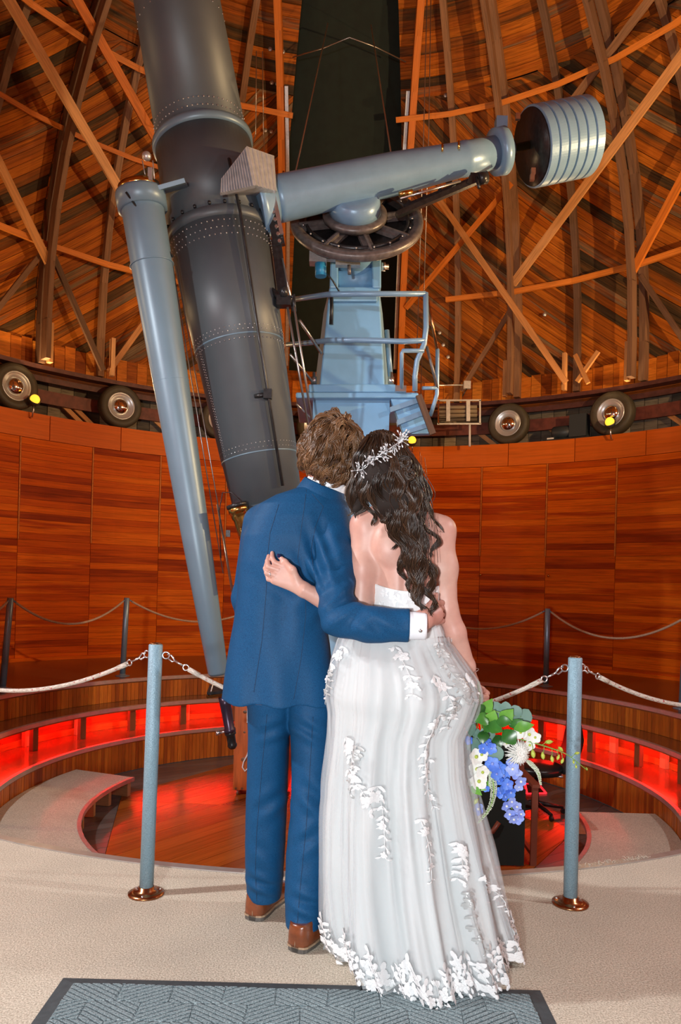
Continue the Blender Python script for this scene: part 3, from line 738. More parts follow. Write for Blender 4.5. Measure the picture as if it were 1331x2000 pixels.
MB().tube([at(246, 375, 5.24), at(338, 502, 5.44)], 0.008, 6).build('finder_stay', 'black_iron', tel)
for (a, b) in (((283, 340, 5.3), (345, 560, 5.5)),): MB().tube([at(*a), at(*b)], 0.0025, 5).build('cable', 'black_iron', tel)
for (a, b) in (((338, 520, 5.5), (436, 1120, 5.75)), ((345, 520, 5.55), (462, 1192, 5.8)), ((424, 985, 5.6), (458, 1185, 5.7))):
    MB().tube([at(*a), at(*b)], 0.0045, 5).build('cable', 'steel_wire', tel)
MB().tube([at(432, 1090, 5.65), at(428, 1000, 5.62), at(435, 962, 5.6), at(452, 962, 5.58), at(474, 984, 5.55)], 0.004, 6).build('cable_loop', 'black_iron', tel)
bx = MB(); bx.box(at(446, 1042, 5.6), (0.03, 0.02, 0.05)); bx.build('switch_box', 'black_iron', tel)
# finder tail: bracket plate, purple drawtube, black eyepiece
q = at(436, 1354, 5.60); mbp = MB(); mbp.beam(q + Vector((-.115, 0, -.005)), q + Vector((.10, 0, .03)), 0.14, 0.022, (0.1, -0.25, 1)); mbp.build('tail_plate', 'brass', tel)
mbp = MB(); mbp.beam(q + Vector((-.11, 0, .022)), q + Vector((.12, 0, .05)), 0.15, 0.02, (0.1, -0.25, 1)); mbp.build('tail_flange', 'black_iron', tel)
for dx in (-.09, .05, .09): MB().tube([q + Vector((dx, -.06, -.03)), q + Vector((dx + .02, -.06, .07))], 0.006, 6).build('tail_screw', 'steel_wire', tel)
E0, E1 = at(438, 1360, 5.58), at(455, 1462, 5.63); EA = (E1 - E0).normalized(); EL = (E1 - E0).length
MB().lathe([(0, 0.044), (0.06, 0.042), (EL * 0.60, 0.037), (EL * 0.62, 0.044), (EL * 0.68, 0.044)], E0, EA, 28).build('drawtube', 'eyepiece_purple', tel)
MB().lathe([(EL * 0.66, 0.040), (EL * 0.72, 0.043), (EL * 0.74, 0.034), (EL * 0.90, 0.032), (EL * 0.92, 0.036), (EL * 0.96, 0.034), (EL, 0.022)], E0, EA, 28).build('eyepiece', 'black_vinyl', tel)
kn = MB(); q = E0 + EA * EL * 0.66; kn.tube([q, q - TX * 0.085], 0.01, 8); kn.lathe([(0, 0.018), (0.025, 0.018)], q - TX * 0.105, TX, 10); kn.build('focus_knob', 'silver', tel)
# small brass telescope at the lower end
B0, B1 = at(463, 988, 5.5), at(505, 1130, 5.52); BA = (B0 - B1).normalized(); BL = (B0 - B1).length
MB().lathe([(0, 0.045), (BL - 0.10, 0.055), (BL - 0.09, 0.063), (BL - 0.05, 0.065), (BL - 0.05, 0.072), (BL - 0.01, 0.074)], B1, BA, 32).build('brass_finder', 'brass', tel)
MB().lathe([(BL - 0.012, 0.076), (BL + 0.015, 0.078), (BL + 0.015, 0.05)], B1, BA, 32).build('brass_finder_cap', 'black_iron', tel)
# hand-wheel gearbox and steel rods on the right flank
gb_ = MB(); q = at(555, 590, 5.72); gb_.box(q, (0.11, 0.09, 0.07)); gb_.tube([q + Vector((-.11, 0, .10)), q + Vector((-.05, 0, .05)), q], [.02, .03, .03], 8); gb_.tube([q, q + Vector((.07, 0, .05)), q + Vector((.08, 0, -.07))], .018, 8); gb_.lathe([(0, .03), (.05, .03), (.07, .012)], q + Vector((.0, -.03, .03)), (0, -.3, 1), 10); gb_.build('gearbox', 'black_iron', tel)
for (x0, y0, x1, y1, d0, d1, r_) in ((562, 600, 602, 830, 5.7, 5.9, .009), (575, 600, 610, 825, 5.68, 5.9, .009), (552, 505, 572, 600, 5.75, 5.75, .008), (585, 625, 628, 690, 5.95, 6.25, .012), (567, 692, 610, 745, 5.95, 6.2, .010), (580, 790, 605, 815, 5.95, 6.2, .008)):
    MB().tube([at(x0, y0, d0), at(x1, y1, d1)], r_, 8).build('slow_motion_rod', 'steel_wire', tel)
arm = MB(); arm.beam(at(526, 380, 5.75), at(546, 480, 5.78), 0.09, 0.06, (0, -1, 0)); arm.beam(at(540, 470, 5.78), at(556, 600, 5.78), 0.075, 0.05, (0, -1, 0)); arm.build('side_arm', 'black_iron', tel)
for k in range(7):
    mbp = MB(); mbp.lathe([(0, .014), (.02, .014)], at(529 + 2.9 * k, 388 + 14 * k, 5.72), (0, -1, 0), 6); mbp.build('arm_bolt', 'silver', tel)
sl_ = MB(); sl_.beam(at(534, 378, 5.70), at(551, 458, 5.72), 0.03, 0.02, (0, -1, 0)); sl_.build('saddle_edge', 'silver', tel)
# declination axis
HUB = Vector((0.02, 6.0, 4.34)); DW = Vector((0.94, 0.14, 0.31)).normalized(); PN = Vector((0, -0.819, 0.574))   # PN: polar axis, towards the viewer
L0 = -0.72
D0 = at(533, 391, 5.88); D1 = at(985, 294, 6.30); DW = (D1 - D0).normalized(); DL = (D1 - D0).length
MB().lathe([(0.0, 0.172), (0.06, 0.172), (DL * 0.5, 0.162), (DL * 0.80, 0.132), (DL * 0.81, 0.138), (DL * 0.83, 0.138), (DL * 0.84, 0.133), (DL * 0.955, 0.128)], D0, DW, 48).build('declination_axis', 'blue_grey', tel)
MB().lathe([(-0.16, 0.30), (-0.10, 0.26), (-0.02, 0.20), (0.01, 0.18)], D0, DW, 48).build('saddle', 'blue_grey', tel)
MB().lathe([(DL * 0.955, 0.12), (DL * 0.958, 0.180), (DL * 0.998, 0.186), (DL * 1.0, 0.12)], D0, DW, 48).build('axis_collar', 'blue_grey', tel)
lug = MB(); lug.box(D0 + DW * DL * 0.976 + Vector((0, -.06, .185)), (0.09, 0.10, 0.10)); lug.build('collar_lug', 'blue_grey', tel)
MB().lathe([(DL * 0.998, 0.085), (DL * 1.035, 0.085), (DL * 1.035, 0.035), (DL * 1.13, 0.035)], D0, DW, 32).build('weight_shaft', 'brass', tel)
MB().lathe([(DL * 1.0, 0.09), (DL * 1.03, 0.09)], D0, DW, 32).build('shaft_clamp', 'blue_grey', tel)
W0 = at(1039, 288, 6.33); WA = (at(1140, 268, 6.42) - W0).normalized(); wr = 0.312
for k in range(6):
    a = k * 0.085; MB().lathe([(a + 0.002, wr - 0.02), (a + 0.004, wr - 0.006), (a + 0.01, wr), (a + 0.075, wr), (a + 0.081, wr - 0.006), (a + 0.083, wr - 0.02)], W0, WA, 96, smooth=False).build('counterweight_disc', 'blue_grey', tel)
MB().lathe([(-0.008, 0.04), (-0.008, wr - 0.02), (0.002, wr - 0.02)], W0, WA, 64).build('counterweight_face', 'black_iron', tel)
MB().lathe([(0.0, wr - 0.016), (0.515, wr - 0.016)], W0, WA, 48).build('counterweight_core', 'black_iron', tel)
for (x, y) in ((1042, 335), (1040, 347), (1012, 228)):
    mbp = MB(); mbp.box(at(x, y, 6.12), (0.035, 0.03, 0.05)); mbp.build('face_bolt', 'silver', tel)
hb = MB(); hc = at(694, 394, 6.06); hb.lathe([(-0.10, 0.215), (-0.02, 0.21), (0.03, 0.195), (0.05, 0.17), (0.05, 0.10)], hc, PN, 40); hb.build('hub', 'blue_grey', tel)
MB().lathe([(-0.13, 0.20), (-0.13, 0.265), (-0.09, 0.265), (-0.08, 0.22)], hc, PN, 40).build('hub_ring', 'wheel_iron', tel)
# hour wheel: rim, inner rim, eight spokes
WC = at(697, 432, 6.2)
U_ = Vector((1, 0, 0)); V_ = PN.cross(U_)
MB().lathe([(-0.035, 0.475), (-0.035, 0.535), (-0.02, 0.550), (0.02, 0.550), (0.035, 0.535), (0.035, 0.475), (-0.035, 0.475)], WC, PN, 72).build('wheel_rim', 'wheel_iron', tel)
MB().lathe([(-0.02, 0.415), (-0.02, 0.435), (0.03, 0.435), (0.03, 0.415), (-0.02, 0.415)], WC, PN, 64).build('wheel_inner_ring', 'black_iron', tel)
MB().lathe([(-0.06, 0.10), (-0.06, 0.19), (0.02, 0.19), (0.02, 0.10)], WC, PN, 40).build('wheel_hub', 'wheel_iron', tel)
for k in range(8):
    a = 2 * PI * k / 8 + 0.25; dr = U_ * math.cos(a) + V_ * math.sin(a)
    mbp = MB(); mbp.beam(WC + dr * 0.18, WC + dr * 0.485, 0.085, 0.03, PN); mbp.beam(WC + dr * 0.18, WC + dr * 0.485, 0.02, 0.08, PN); mbp.build('wheel_spoke', 'wheel_iron', tel)
for k in range(20):
    a = 2 * PI * k / 20; mbp = MB(); mbp.sphere(WC + (U_ * math.cos(a) + V_ * math.sin(a)) * 0.455 + PN * 0.035, 0.010, 6, 4); mbp.build('wheel_stud', 'silver', tel)
# declination slow-motion rack under the axis
rk = MB(); rk.beam(at(775, 420, 6.0), at(940, 350, 6.12), 0.04, 0.05, (0, -1, 0)); rk.beam(at(790, 404, 6.06), at(930, 348, 6.14), 0.03, 0.03, (0, -1, 0))
for k in range(5): rk.beam(at(795 + 30 * k, 408 - 12 * k, 6.08), at(800 + 30 * k, 392 - 12 * k, 6.08), 0.025, 0.02, (0, -1, 0))
rk.build('rack', 'black_iron', tel)
MB().tube([at(782, 388, 5.98), at(900, 354, 6.06)], 0.010, 8).build('rack_rod', 'silver', tel)
MB().tube([at(780, 380, 5.97), at(806, 374, 5.98)], 0.022, 10).build('rack_nut', 'brass', tel)
gr = MB(); q = at(930, 350, 6.12); gr.box(q, (0.10, 0.07, 0.07)); gr.lathe([(-.04, .05), (.04, .05)], q + Vector((.05, 0, .01)), DW, 14); gr.tube([q + Vector((0, -.03, 0)), q + Vector((.02, -.05, -.1))], .012, 6); gr.build('rack_gear', 'black_iron', tel)
# polar axis housing down to the pier head
MB().lathe([(0.03, 0.17), (0.16, 0.20), (0.75, 0.20)], WC, -PN, 40).build('polar_axis', 'blue_paint', tel)
for (x, y) in ((560, 340), (870, 286), (902, 281)):
    mbp = MB(); mbp.lathe([(0, .008), (.06, .008)], at(x - 6, y + 10, 5.98), (0, -.2, 1), 6); mbp.build('lubricator', 'brass', tel)
# worm drive block with a blue motor
wd = MB(); wd.box(at(622, 500, 6.12), (0.14, 0.10, 0.13)); wd.box(at(668, 502, 6.12), (0.30, 0.06, 0.06)); wd.box(at(680, 512, 6.10), (0.20, 0.06, 0.07)); wd.build('worm_drive', 'aluminium', tel)
wd = MB(); wd.box(at(621, 484, 6.12), (0.10, 0.08, 0.05)); wd.build('worm_cap', 'wheel_iron', tel); MB().tube([at(660, 492, 6.1), at(712, 490, 6.1)], 0.02, 10).build('worm_gear', 'wheel_iron', tel); MB().tube([at(682, 518, 6.05), at(683, 536, 6.05)], 0.014, 8).build('worm_lever', 'wheel_iron', tel)
MB().lathe([(0, 0.046), (0.11, 0.046)], at(627, 540, 6.12), (-0.05, 0, 1), 20).build('drive_motor', 'bright_blue', tel)
MB().tube([at(635, 530, 6.12), at(650, 548, 6.12), at(664, 572, 6.2)], 0.006, 6).build('motor_cable', 'black_iron', tel)
mbp = MB(); mbp.tube([at(705, 506, 6.15), at(724, 505, 6.15)], 0.025, 10); mbp.build('worm_bearing', 'brass', tel)
# ---- pier
pier = empty('telescope_pier', (0.06, 6.75, ZP), 'blue painted steel telescope pier with tapered column and platform', 'pier')
def frustum(name, mat, px, d0, d1, grow=0.0):
    """px: front corners tl, tr, br, bl; extruded backwards"""
    F_ = [at(x, y, d0) for x, y in px]; B_ = []
    cx = sum(p.x for p in F_) / 4
    for p in F_: B_.append(Vector((cx + (p.x - cx) * (1 + grow), d1, p.z)))
    mb = MB(); V = F_ + B_
    mb.add(V, [(0, 3, 2, 1), (4, 5, 6, 7), (0, 1, 5, 4), (1, 2, 6, 5), (2, 3, 7, 6), (3, 0, 4, 7)])
    o = mb.build(name, mat, pier)
    bv = o.modifiers.new('bevel', 'BEVEL'); bv.width = 0.012; bv.segments = 2; bv.limit_method = 'ANGLE'
    return o
frustum('column', 'blue_paint', [(644, 560), (741, 560), (752, 752), (625, 752)], 6.35, 6.95, 0.30)
for xs in ((644, 661), (728, 745)):   # fork cheeks that hold the polar axis
    frustum('cheek', 'blue_paint', [(xs[0] + (2 if xs[0] < 700 else -2), 500), (xs[1], 500), (xs[1], 562), (xs[0], 562)], 6.33, 6.9, 0.0)
frustum('column_head', 'blue_paint', [(648, 572), (738, 572), (738, 588), (648, 588)], 6.30, 6.5, 0.0)
MB().lathe([(-0.20, 0.115), (0.20, 0.115)], at(694, 546, 6.5), (1, 0, 0), 32).build('cross_shaft', 'blue_paint', pier)
MB().lathe([(0.0, 0.036), (0.03, 0.036), (0.03, 0.022), (0.06, 0.022)], at(746, 521, 6.4), (1, 0, 0), 6).build('pivot_bolt', 'silver', pier)
MB().tube([at(648, 572, 6.28), at(648, 600, 6.28), at(647, 634, 6.3)], [0.016, 0.014, 0.016], 8).build('hanging_hose', 'black_iron', pier)
frustum('column_foot', 'blue_paint', [(603, 750), (774, 750), (774, 766), (603, 766)], 6.28, 7.05, 0.10)
for x in (613, 764): MB().lathe([(0, 0.026), (0.06, 0.026), (0.06, 0.014), (0.10, 0.014)], at(x, 750, 6.4), (0, 0, 1), 10).build('foot_bolt', 'silver', pier)
frustum('platform_plate', 'blue_paint', [(578, 766), (818, 766), (818, 777), (578, 777)], 6.22, 7.2, 0.05)
q0 = at(612, 777, 6.3); q1 = at(762, 777, 6.3)
mb = MB(); mb.box(((q0.x + q1.x) / 2, 6.75, (q0.z + ZP) / 2), (q1.x - q0.x, 0.88, q0.z - ZP)); mb.build('pier_body', 'blue_paint', pier)
# stair-shaped bracket to the right of the pier
for (pts) in ([(762, 795), (818, 776), (824, 784), (763, 805)], [(776, 820), (828, 800), (834, 808), (778, 830)], [(790, 842), (836, 825), (843, 833), (800, 846)]):
    F_ = [at(x, y, 6.2) for x, y in pts]; mb = MB(); V = F_ + [p + Vector((0, .09, 0)) for p in F_]; mb.add(V, [(0, 3, 2, 1), (4, 5, 6, 7), (0, 1, 5, 4), (1, 2, 6, 5), (2, 3, 7, 6), (3, 0, 4, 7)]); mb.build('bracket_tread', 'blue_grey', pier)
F_ = [at(x, y, 6.25) for x, y in [(763, 777), (818, 775), (846, 846), (790, 848)]]; mb = MB(); V = F_ + [p + Vector((0, .09, 0)) for p in F_]; mb.add(V, [(0, 3, 2, 1), (4, 5, 6, 7), (0, 1, 5, 4), (1, 2, 6, 5), (2, 3, 7, 6), (3, 0, 4, 7)]); mb.build('bracket_plate', 'blue_paint', pier)
mb = MB(); mb.beam(at(818, 772, 6.18), at(846, 848, 6.18), 0.05, 0.04, (0, -1, 0)); mb.build('bracket_edge', 'rib_wood', pier)
# railing around the pier platform
def rail_(pts, r_=0.022): MB().tube([at(*p) for p in pts], r_, 10).build('railing_tube', 'blue_grey', pier)
rail_([(572, 585, 6.6), (600, 581, 6.4), (640, 575, 6.15), (700, 574, 6.05), (832, 574, 6.05)])
rail_([(562, 673, 6.6), (600, 670, 6.4), (640, 665, 6.15), (700, 664, 6.05), (790, 667, 6.05), (832, 665, 6.05)])
rail_([(832, 572, 6.05), (833, 640, 6.05), (829, 672, 6.05), (815, 705, 6.08), (811, 735, 6.1), (811, 764, 6.12)])
rail_([(829, 685, 6.05), (787, 685, 6.05), (785, 690, 6.05), (785, 764, 6.2)], 0.017)
rail_([(855, 682, 6.2), (855, 700, 6.2), (854, 770, 6.2), (848, 790, 6.2), (841, 812, 6.25)], 0.017)
rail_([(826, 758, 6.15), (855, 758, 6.2)], 0.015)
MB().tube([at(835, 580, 6.08), at(855, 686, 6.2)], 0.012, 8).build('handrail_strut', 'copper', pier)
MB().tube([at(834, 676, 6.1), at(856, 762, 6.2)], 0.012, 8).build('handrail_strut', 'wheel_iron', pier)
MB().tube([at(756, 645, 6.5), at(764, 745, 6.5)], 0.022, 8).build('side_pipe', 'blue_grey', pier)
fit = MB(); fit.box(at(783, 760, 6.2), (0.09, 0.05, 0.05)); fit.build('rail_fitting', 'silver', pier)
# ---- thin rods, cables and rigging that hang in the slit
def wire(name, label, pts, r_, mat='steel_wire', cat='cable'):
    mb = MB().tube([at(*p) for p in pts], r_, 6); return mb.build(name, mat, None, label, cat)
wire('shutter_rod', 'thin steel rod hanging in the dark slit beside the riveted tube', [(641, 45, 9.0), (575, 348, 6.0)], 0.006)
wire('shutter_rod', 'thin steel rod in the dark slit above the blue-grey axis', [(725, 48, 9.0), (766, 312, 6.1)], 0.006)
wire('shutter_cable', 'slack steel cable strung across the top of the dark slit', [(572, 112, 10.8), (630, 95, 10.5), (683, 73, 10.3), (735, 92, 10.5), (793, 121, 10.8)], 0.009)
for x0, x1, x2, lab in ((501, 500, 489, 'hanging steel cable nearest the tube, left of the slit'), (513, 515, 517, 'middle hanging steel cable left of the slit'), (836, 828, 812, 'hanging steel cable right of the slit, near the railing'), (843, 838, 822, 'outer hanging steel cable right of the slit')):
    wire('hanging_cable', lab, [(x0, -60 if x0 > 600 else 100, 9.0), (x1, 260, 9.4), (x2, 780 if x0 > 600 else 300, 10.6)], 0.006)
# ================================================================== things around the room
# ---- rubber wheels under the dome
def make_wheel(az, label):
    c = pc(az, 6.05, 3.845); root = empty('rubber_wheel', c, label, 'wheel', 'rubber wheels carrying the dome')
    n = (pc(az, 0, 0) - pc(az, 1, 0)).normalized()   # towards the room
    R_ = 0.325
    MB().lathe([(-0.09, 0.20), (-0.10, 0.25), (-0.095, 0.30), (-0.06, R_), (0.06, R_), (0.095, 0.30), (0.105, 0.27), (0.10, 0.235), (0.085, 0.205)], c, n, 48, caps=False).build('tyre', 'rubber', root)
    for r_ in (0.262, 0.292): MB().lathe([(0.098, r_ - 0.004), (0.104 if r_ < .27 else 0.101, r_), (0.095, r_ + 0.004)], c, n, 48, caps=False).build('tyre_ridge', 'rubber', root)
    MB().lathe([(-0.05, 0.20), (0.086, 0.207), (0.092, 0.195), (0.070, 0.182), (0.074, 0.165), (0.058, 0.150), (0.06, 0.135), (0.03, 0.12), (0.03, 0.02)], c, n, 40, caps=True).build('rim', 'rim_paint', root)
    MB().lathe([(0.03, 0.128), (0.055, 0.125), (0.085, 0.105), (0.105, 0.075), (0.116, 0.04), (0.119, 0.008)], c, n, 36).build('hubcap', 'hubcap', root)
    return root
for az, lab in ((-65.3, 'rubber wheel on the wall top beyond the amber lamp, past the panelled wall'), (-50.0, 'rubber wheel with chrome hubcap behind the amber lamp, near the finder tube side'), (-35.0, 'rubber wheel with chrome hubcap beside the long thin finder tube'), (-19.7, 'rubber wheel hidden behind the riveted telescope tube'),
                (-4.6, 'rubber wheel half hidden behind the blue pier'), (25.8, 'rubber wheel with chrome hubcap between the framed panel and the dark motor'), (41.1, 'rubber wheel with chrome hubcap and amber lamp, beside the dark motor'), (56.4, 'rubber wheel on the wall top beyond the dark motor and lamp')):
    make_wheel(az, lab)
# ---- amber lamps along the wall top
def make_lamp(az, label, pw=46, build=True):
    c = pc(az, 5.85, 3.60 if az == 11.0 else 3.68)
    n = (pc(az, 0, 0) - pc(az, 1, 0)).normalized(); ax = (n * 0.75 + Vector((0, 0, 0.65))).normalized()
    root = empty('amber_lamp', pc(az, 5.96, 3.44), label, 'lamp', 'amber lamps on the wall top')
    MB().tube([pc(az, 5.972, 3.44), pc(az, 5.92, 3.45), pc(az, 5.88, 3.55), c - ax * 0.08], 0.012, 6).build('bracket', 'silver', root)
    MB().lathe([(-0.10, 0.02), (-0.09, 0.05), (-0.03, 0.082), (0.0, 0.086), (0.0, 0.08), (-0.03, 0.07)], c, ax, 20, caps=False).build('housing', 'motor_dark', root)
    mb = MB(); mb.sphere(c + ax * 0.005, 0.066, 14, 10, 0, (1, 1, 1)); mb.build('bulb', 'lamp_amber', root)
    l = spot('amber_lamp_light', c + ax * 0.085, c + ax * 2, pw, (1.0, 0.68, 0.34), 2.7, 0.05, 0.3); l.parent = root; l.location = c + ax * 0.085 - root.location
for az, lab in ((-48.0, 'glowing amber lamp in front of a chrome-hubbed wheel, above the panelled wall'), (11.0, 'glowing amber lamp under the stair bracket, beside the crystal hairpiece'), (41.5, 'glowing amber lamp in front of a wheel, beside the dark motor'),
                (-78.0, 'amber lamp on the wall top past the wheels, left of the doorway'), (74.0, 'amber lamp on the wall top past the dark motor'), (108.0, 'amber lamp on the wall top on the doorway side, right'), (-110.0, 'amber lamp on the wall top on the doorway side, left')):
    make_lamp(az, lab, LAMP_W * (5.6 if az > 100 else 1.3 if az > 60 else 0.35 if az < -60 else 0.5 if az < 0 else 0.25))
# added unseen fill lamps on the wall top beside the doorway, brightening the near carpet
for az, pw, lab in ((-140.0, FILL_W, 'added white fill lamp on the wall top at the hinge side of the doorway'), (140.0, FILL_W * 0.45, 'added white fill lamp on the wall top at the latch side of the doorway')):
    c = pc(az, 5.85, 3.78); ax = (Vector((0, 3.0, 0.3)) - c).normalized(); root = empty('added_fill', pc(az, 5.97, WTOP + 0.02), lab, 'lamp', 'added fill lamps by the doorway')
    MB().tube([pc(az, 5.99, WTOP + 0.02), pc(az, 5.95, 3.65), c - ax * 0.10], 0.016, 8).build('bracket', 'black_iron', root)
    MB().lathe([(-0.16, 0.03), (-0.15, 0.07), (-0.04, 0.11), (0.0, 0.125), (0.0, 0.115), (-0.04, 0.10)], c, ax, 24, caps=False).build('reflector', 'black_iron', root)
    mb = MB(); mb.sphere(c - ax * 0.06, 0.05, 12, 8); mb.build('bulb', 'fill_white', root)
    l = spot('added_fill_light', c + ax * 0.02, Vector((0, 3.0, 0.3)), pw, (0.97, 0.985, 1.0), 2.1, 0.07, 0.6); l.parent = root; l.location = c + ax * 0.02 - root.location
# ---- framed clear panel with rollers, junction box, motor on the wall top
q = lambda x, y: at(x, y, 12.0)
pn = empty('control_panel', q(898, 865), 'framed clear panel with pale rollers above the wall, right of the pier', 'panel')
for a, b in (((855, 782), (940, 782)), ((855, 828), (940, 828)), ((938, 782), (938, 828)), ((857, 782), (857, 828))):
    MB().beam(q(*a), q(*b), 0.025, 0.03, (0, -1, 0)).build('frame_bar', 'aluminium' if a[0] != 857 else 'copper', pn)
for k in range(4): MB().tube([q(858, 796 + 8 * k), q(932, 795 + 8 * k)], 0.03, 10).build('roller', 'grey_board', pn)
for x in (875, 914): MB().beam(q(x, 784) - Vector((0, .05, 0)), q(x, 824) - Vector((0, .05, 0)), 0.06, 0.02, (0, -1, 0)).build('clamp_strap', 'aluminium', pn)
MB().tube([q(918, 828), q(918, 872)], 0.018, 8).build('stand', 'white_cord', pn)
jb = empty('junction_box', q(913, 752), 'small pale junction box on a conduit beside the railing', 'electrical box')
MB().box(q(913, 752), (0.11, 0.06, 0.12)).build('box', 'aluminium', jb); MB().tube([q(905, 752), q(855, 752)], 0.012, 6).build('conduit', 'aluminium', jb)
MB().tube([q(912, 759), q(904, 774)], 0.010, 6).build('flexible_lead', 'black_iron', jb)
mo = empty('drive_motor', pc(34.5, 6.08, WTOP), 'dark electric motor with gearbox on the wall top between two wheels', 'motor')
ex = (pc(36, 6, 0) - pc(34, 6, 0)).normalized(); b0_ = pc(34.0, 6.08, WTOP + 0.15)
MB().lathe([(-0.17, 0.03), (-0.17, 0.085), (-0.15, 0.10), (0.10, 0.10), (0.12, 0.07), (0.18, 0.03)], b0_, ex, 20).build('motor_body', 'motor_dark', mo)
MB().box(pc(36.3, 6.08, WTOP + 0.22), (0.26, 0.2, 0.34), Matrix.Rotation(-math.radians(36), 3, 'Z')).build('gearbox', 'motor_dark', mo)
MB().box(pc(34.6, 6.08, WTOP + 0.022), (0.72, 0.2, 0.04), Matrix.Rotation(-math.radians(34.6), 3, 'Z')).build('base_plate', 'black_iron', mo)
MB().box(pc(32.2, 6.05, WTOP + 0.045), (0.10, 0.08, 0.05), Matrix.Rotation(-math.radians(32), 3, 'Z')).build('terminal_box', 'white_cord', mo)
# ---- stanchions and ropes
mm, t, b = nt('rope'); tc = node(t, 'ShaderNodeTexCoord'); mp = node(t, 'ShaderNodeMapping'); mp.inputs['Scale'].default_value = (60, 260, 1); t.links.new(tc.outputs['UV'], mp.inputs['Vector'])
ck = node(t, 'ShaderNodeTexVoronoi', i_Scale=1.0); t.links.new(mp.outputs[0], ck.inputs['Vector'])
r1 = ramp(t, ck.outputs['Distance'], [(0.2, (0.72, 0.66, 0.58)), (0.75, (0.42, 0.36, 0.30))])
nz = node(t, 'ShaderNodeTexNoise', i_Scale=90.0); t.links.new(tc.outputs['Object'], nz.inputs['Vector'])
r2 = ramp(t, nz.outputs[0], [(0.63, (1, 1, 1)), (0.67, (0.7, 0.16, 0.2))])
t.links.new(mixc(t, 1.0, r1.outputs[0], r2.outputs[0], 'MULTIPLY'), b.inputs['Base Color']); b.inputs['Roughness'].default_value = 0.85
bump(t, b, ck.outputs['Distance'], 0.6, 0.003)
plain('rope_far', (0.42, 0.28, 0.19), 0.8, 0, 0.2, 80)
def stanchion(base, top, r_, label, mat, near, grp=None):
    root = empty('rope_post', base, label, 'post', grp)
    base = Vector(base); top = Vector(top); ax = (top - base).normalized(); L = (top - base).length
    MB().lathe([(0.004, r_), (L - 0.004, r_), (L, r_ - 0.004)], base, ax, 28).build('shaft', mat, root)
    MB().lathe([(0.0, 0.066 * r_ / .0255), (0.006, 0.066 * r_ / .0255), (0.010, 0.05 * r_ / .0255), (0.016, r_ + 0.004), (0.03, r_ + 0.002)], base, (0, 0, 1), 36).build('base_flange', 'copper' if near else 'post_far', root)
    if near:
        MB().lathe([(L, r_ - 0.004), (L + 0.004, r_ * 0.7), (L + 0.006, 0.004)], base, ax, 20).build('cap', 'copper', root)
        for k in range(3):
            a = 2 * PI * k / 3 + 0.5; mb = MB(); mb.sphere(base + Vector((0.052 * math.cos(a), 0.052 * math.sin(a), 0.009)), 0.006, 6, 4); mb.build('screw', 'silver', root)
    return root, top
def torus(c, n, R_, r_, nn=16, m_=6):
    n = Vector(n).normalized(); u = n.orthogonal().normalized(); v = n.cross(u); c = Vector(c)
    mb = MB(); rings = []
    for i in range(nn + 1):
        a = 2 * PI * i / nn; d_ = u * math.cos(a) + v * math.sin(a)
        rings.append([c + d_ * (R_ + r_ * math.cos(2 * PI * j / m_)) + n * r_ * math.sin(2 * PI * j / m_) for j in range(m_)])
    return mb.loft(rings, True, False)
def rope(p0, p1, sag, label, r_, mat, hooks=True, grp=None):
    p0 = Vector(p0); p1 = Vector(p1); root = empty('barrier_rope', (p0 + p1) / 2 - Vector((0, 0, sag)), label, 'rope', grp)
    d_ = (p1 - p0); n = 40; P = []
    for i in range(n + 1):
        k = i / n; P.append(p0 + d_ * k - Vector((0, 0, sag * 4 * k * (1 - k))))
    # hooks take the first 12 cm on each end
    cut = 0.115 if hooks else 0.03
    def along(pts, dist):
        acc = 0
        for a, b in zip(pts, pts[1:]):
            l = (b - a).length
            if acc + l >= dist: return a + (b - a) * ((dist - acc) / l)
            acc += l
        return pts[-1]
    a = along(P, cut); bb = along(P[::-1], cut)
    mid = [p for p in P if (p - p0).length > cut + 0.01 and (p - p1).length > cut + 0.01]
    RP_ = [a] + mid + [bb]
    mb = MB().tube(RP_, r_, 10)
    # real lengths for the braid pattern
    mb.build('braided_rope', mat, root)
    for e, q_, pts in ((p0, a, P), (p1, bb, P[::-1])):
        if not hooks: MB().tube([e, q_], r_ * 0.7, 6).build('hook', 'post_far', root); continue
        dr = (q_ - e).normalized(); sd = dr.cross(Vector((0, 0, 1))).normalized()
        torus(e + dr * 0.014, sd, 0.013, 0.0028).build('eye_ring', 'silver', root)
        MB().tube([e + dr * 0.02 + Vector((0, 0, .007)), e + dr * 0.038 + Vector((0, 0, .012)), e + dr * 0.055, e + dr * 0.042 - Vector((0, 0, .010)), e + dr * 0.022 - Vector((0, 0, .006))], 0.0035, 6).build('snap_hook', 'silver', root)
        MB().tube([e + dr * 0.052, e + dr * 0.092], [0.0045, 0.003], 8).build('swivel', 'silver', root)
        torus(e + dr * 0.103, sd, 0.011, 0.003).build('eye_ring', 'silver', root)
        for s in (0, 1): MB().tube([q_, q_ + (along(pts, cut + .05) - q_)], r_ * 1.15, 8).build('rope_whipping', mat, root) if s == 0 else None
NP = [((-0.712, 2.87, 0), (-0.700, 2.87, 0.955)), ((0.913, 2.88, 0), (0.908, 2.88, 0.945)), ((-2.21, 3.49, 0), (-2.21, 3.49, 0.95)), ((2.45, 3.7, 0), (2.45, 3.7, 0.95))]
NL = ['blue-grey rope post on the carpet beside the man in the blue suit', 'blue-grey rope post on the carpet beside the bouquet', 'blue-grey rope post on the carpet, next along the rope past the finder eyepiece side', 'blue-grey rope post on the carpet, next along the rope past the bouquet side']
tops = []
for (b_, t_), lab in zip(NP, NL): tops.append(stanchion(b_, t_, 0.0265, lab, 'post_paint', True, 'near rope posts')[1])
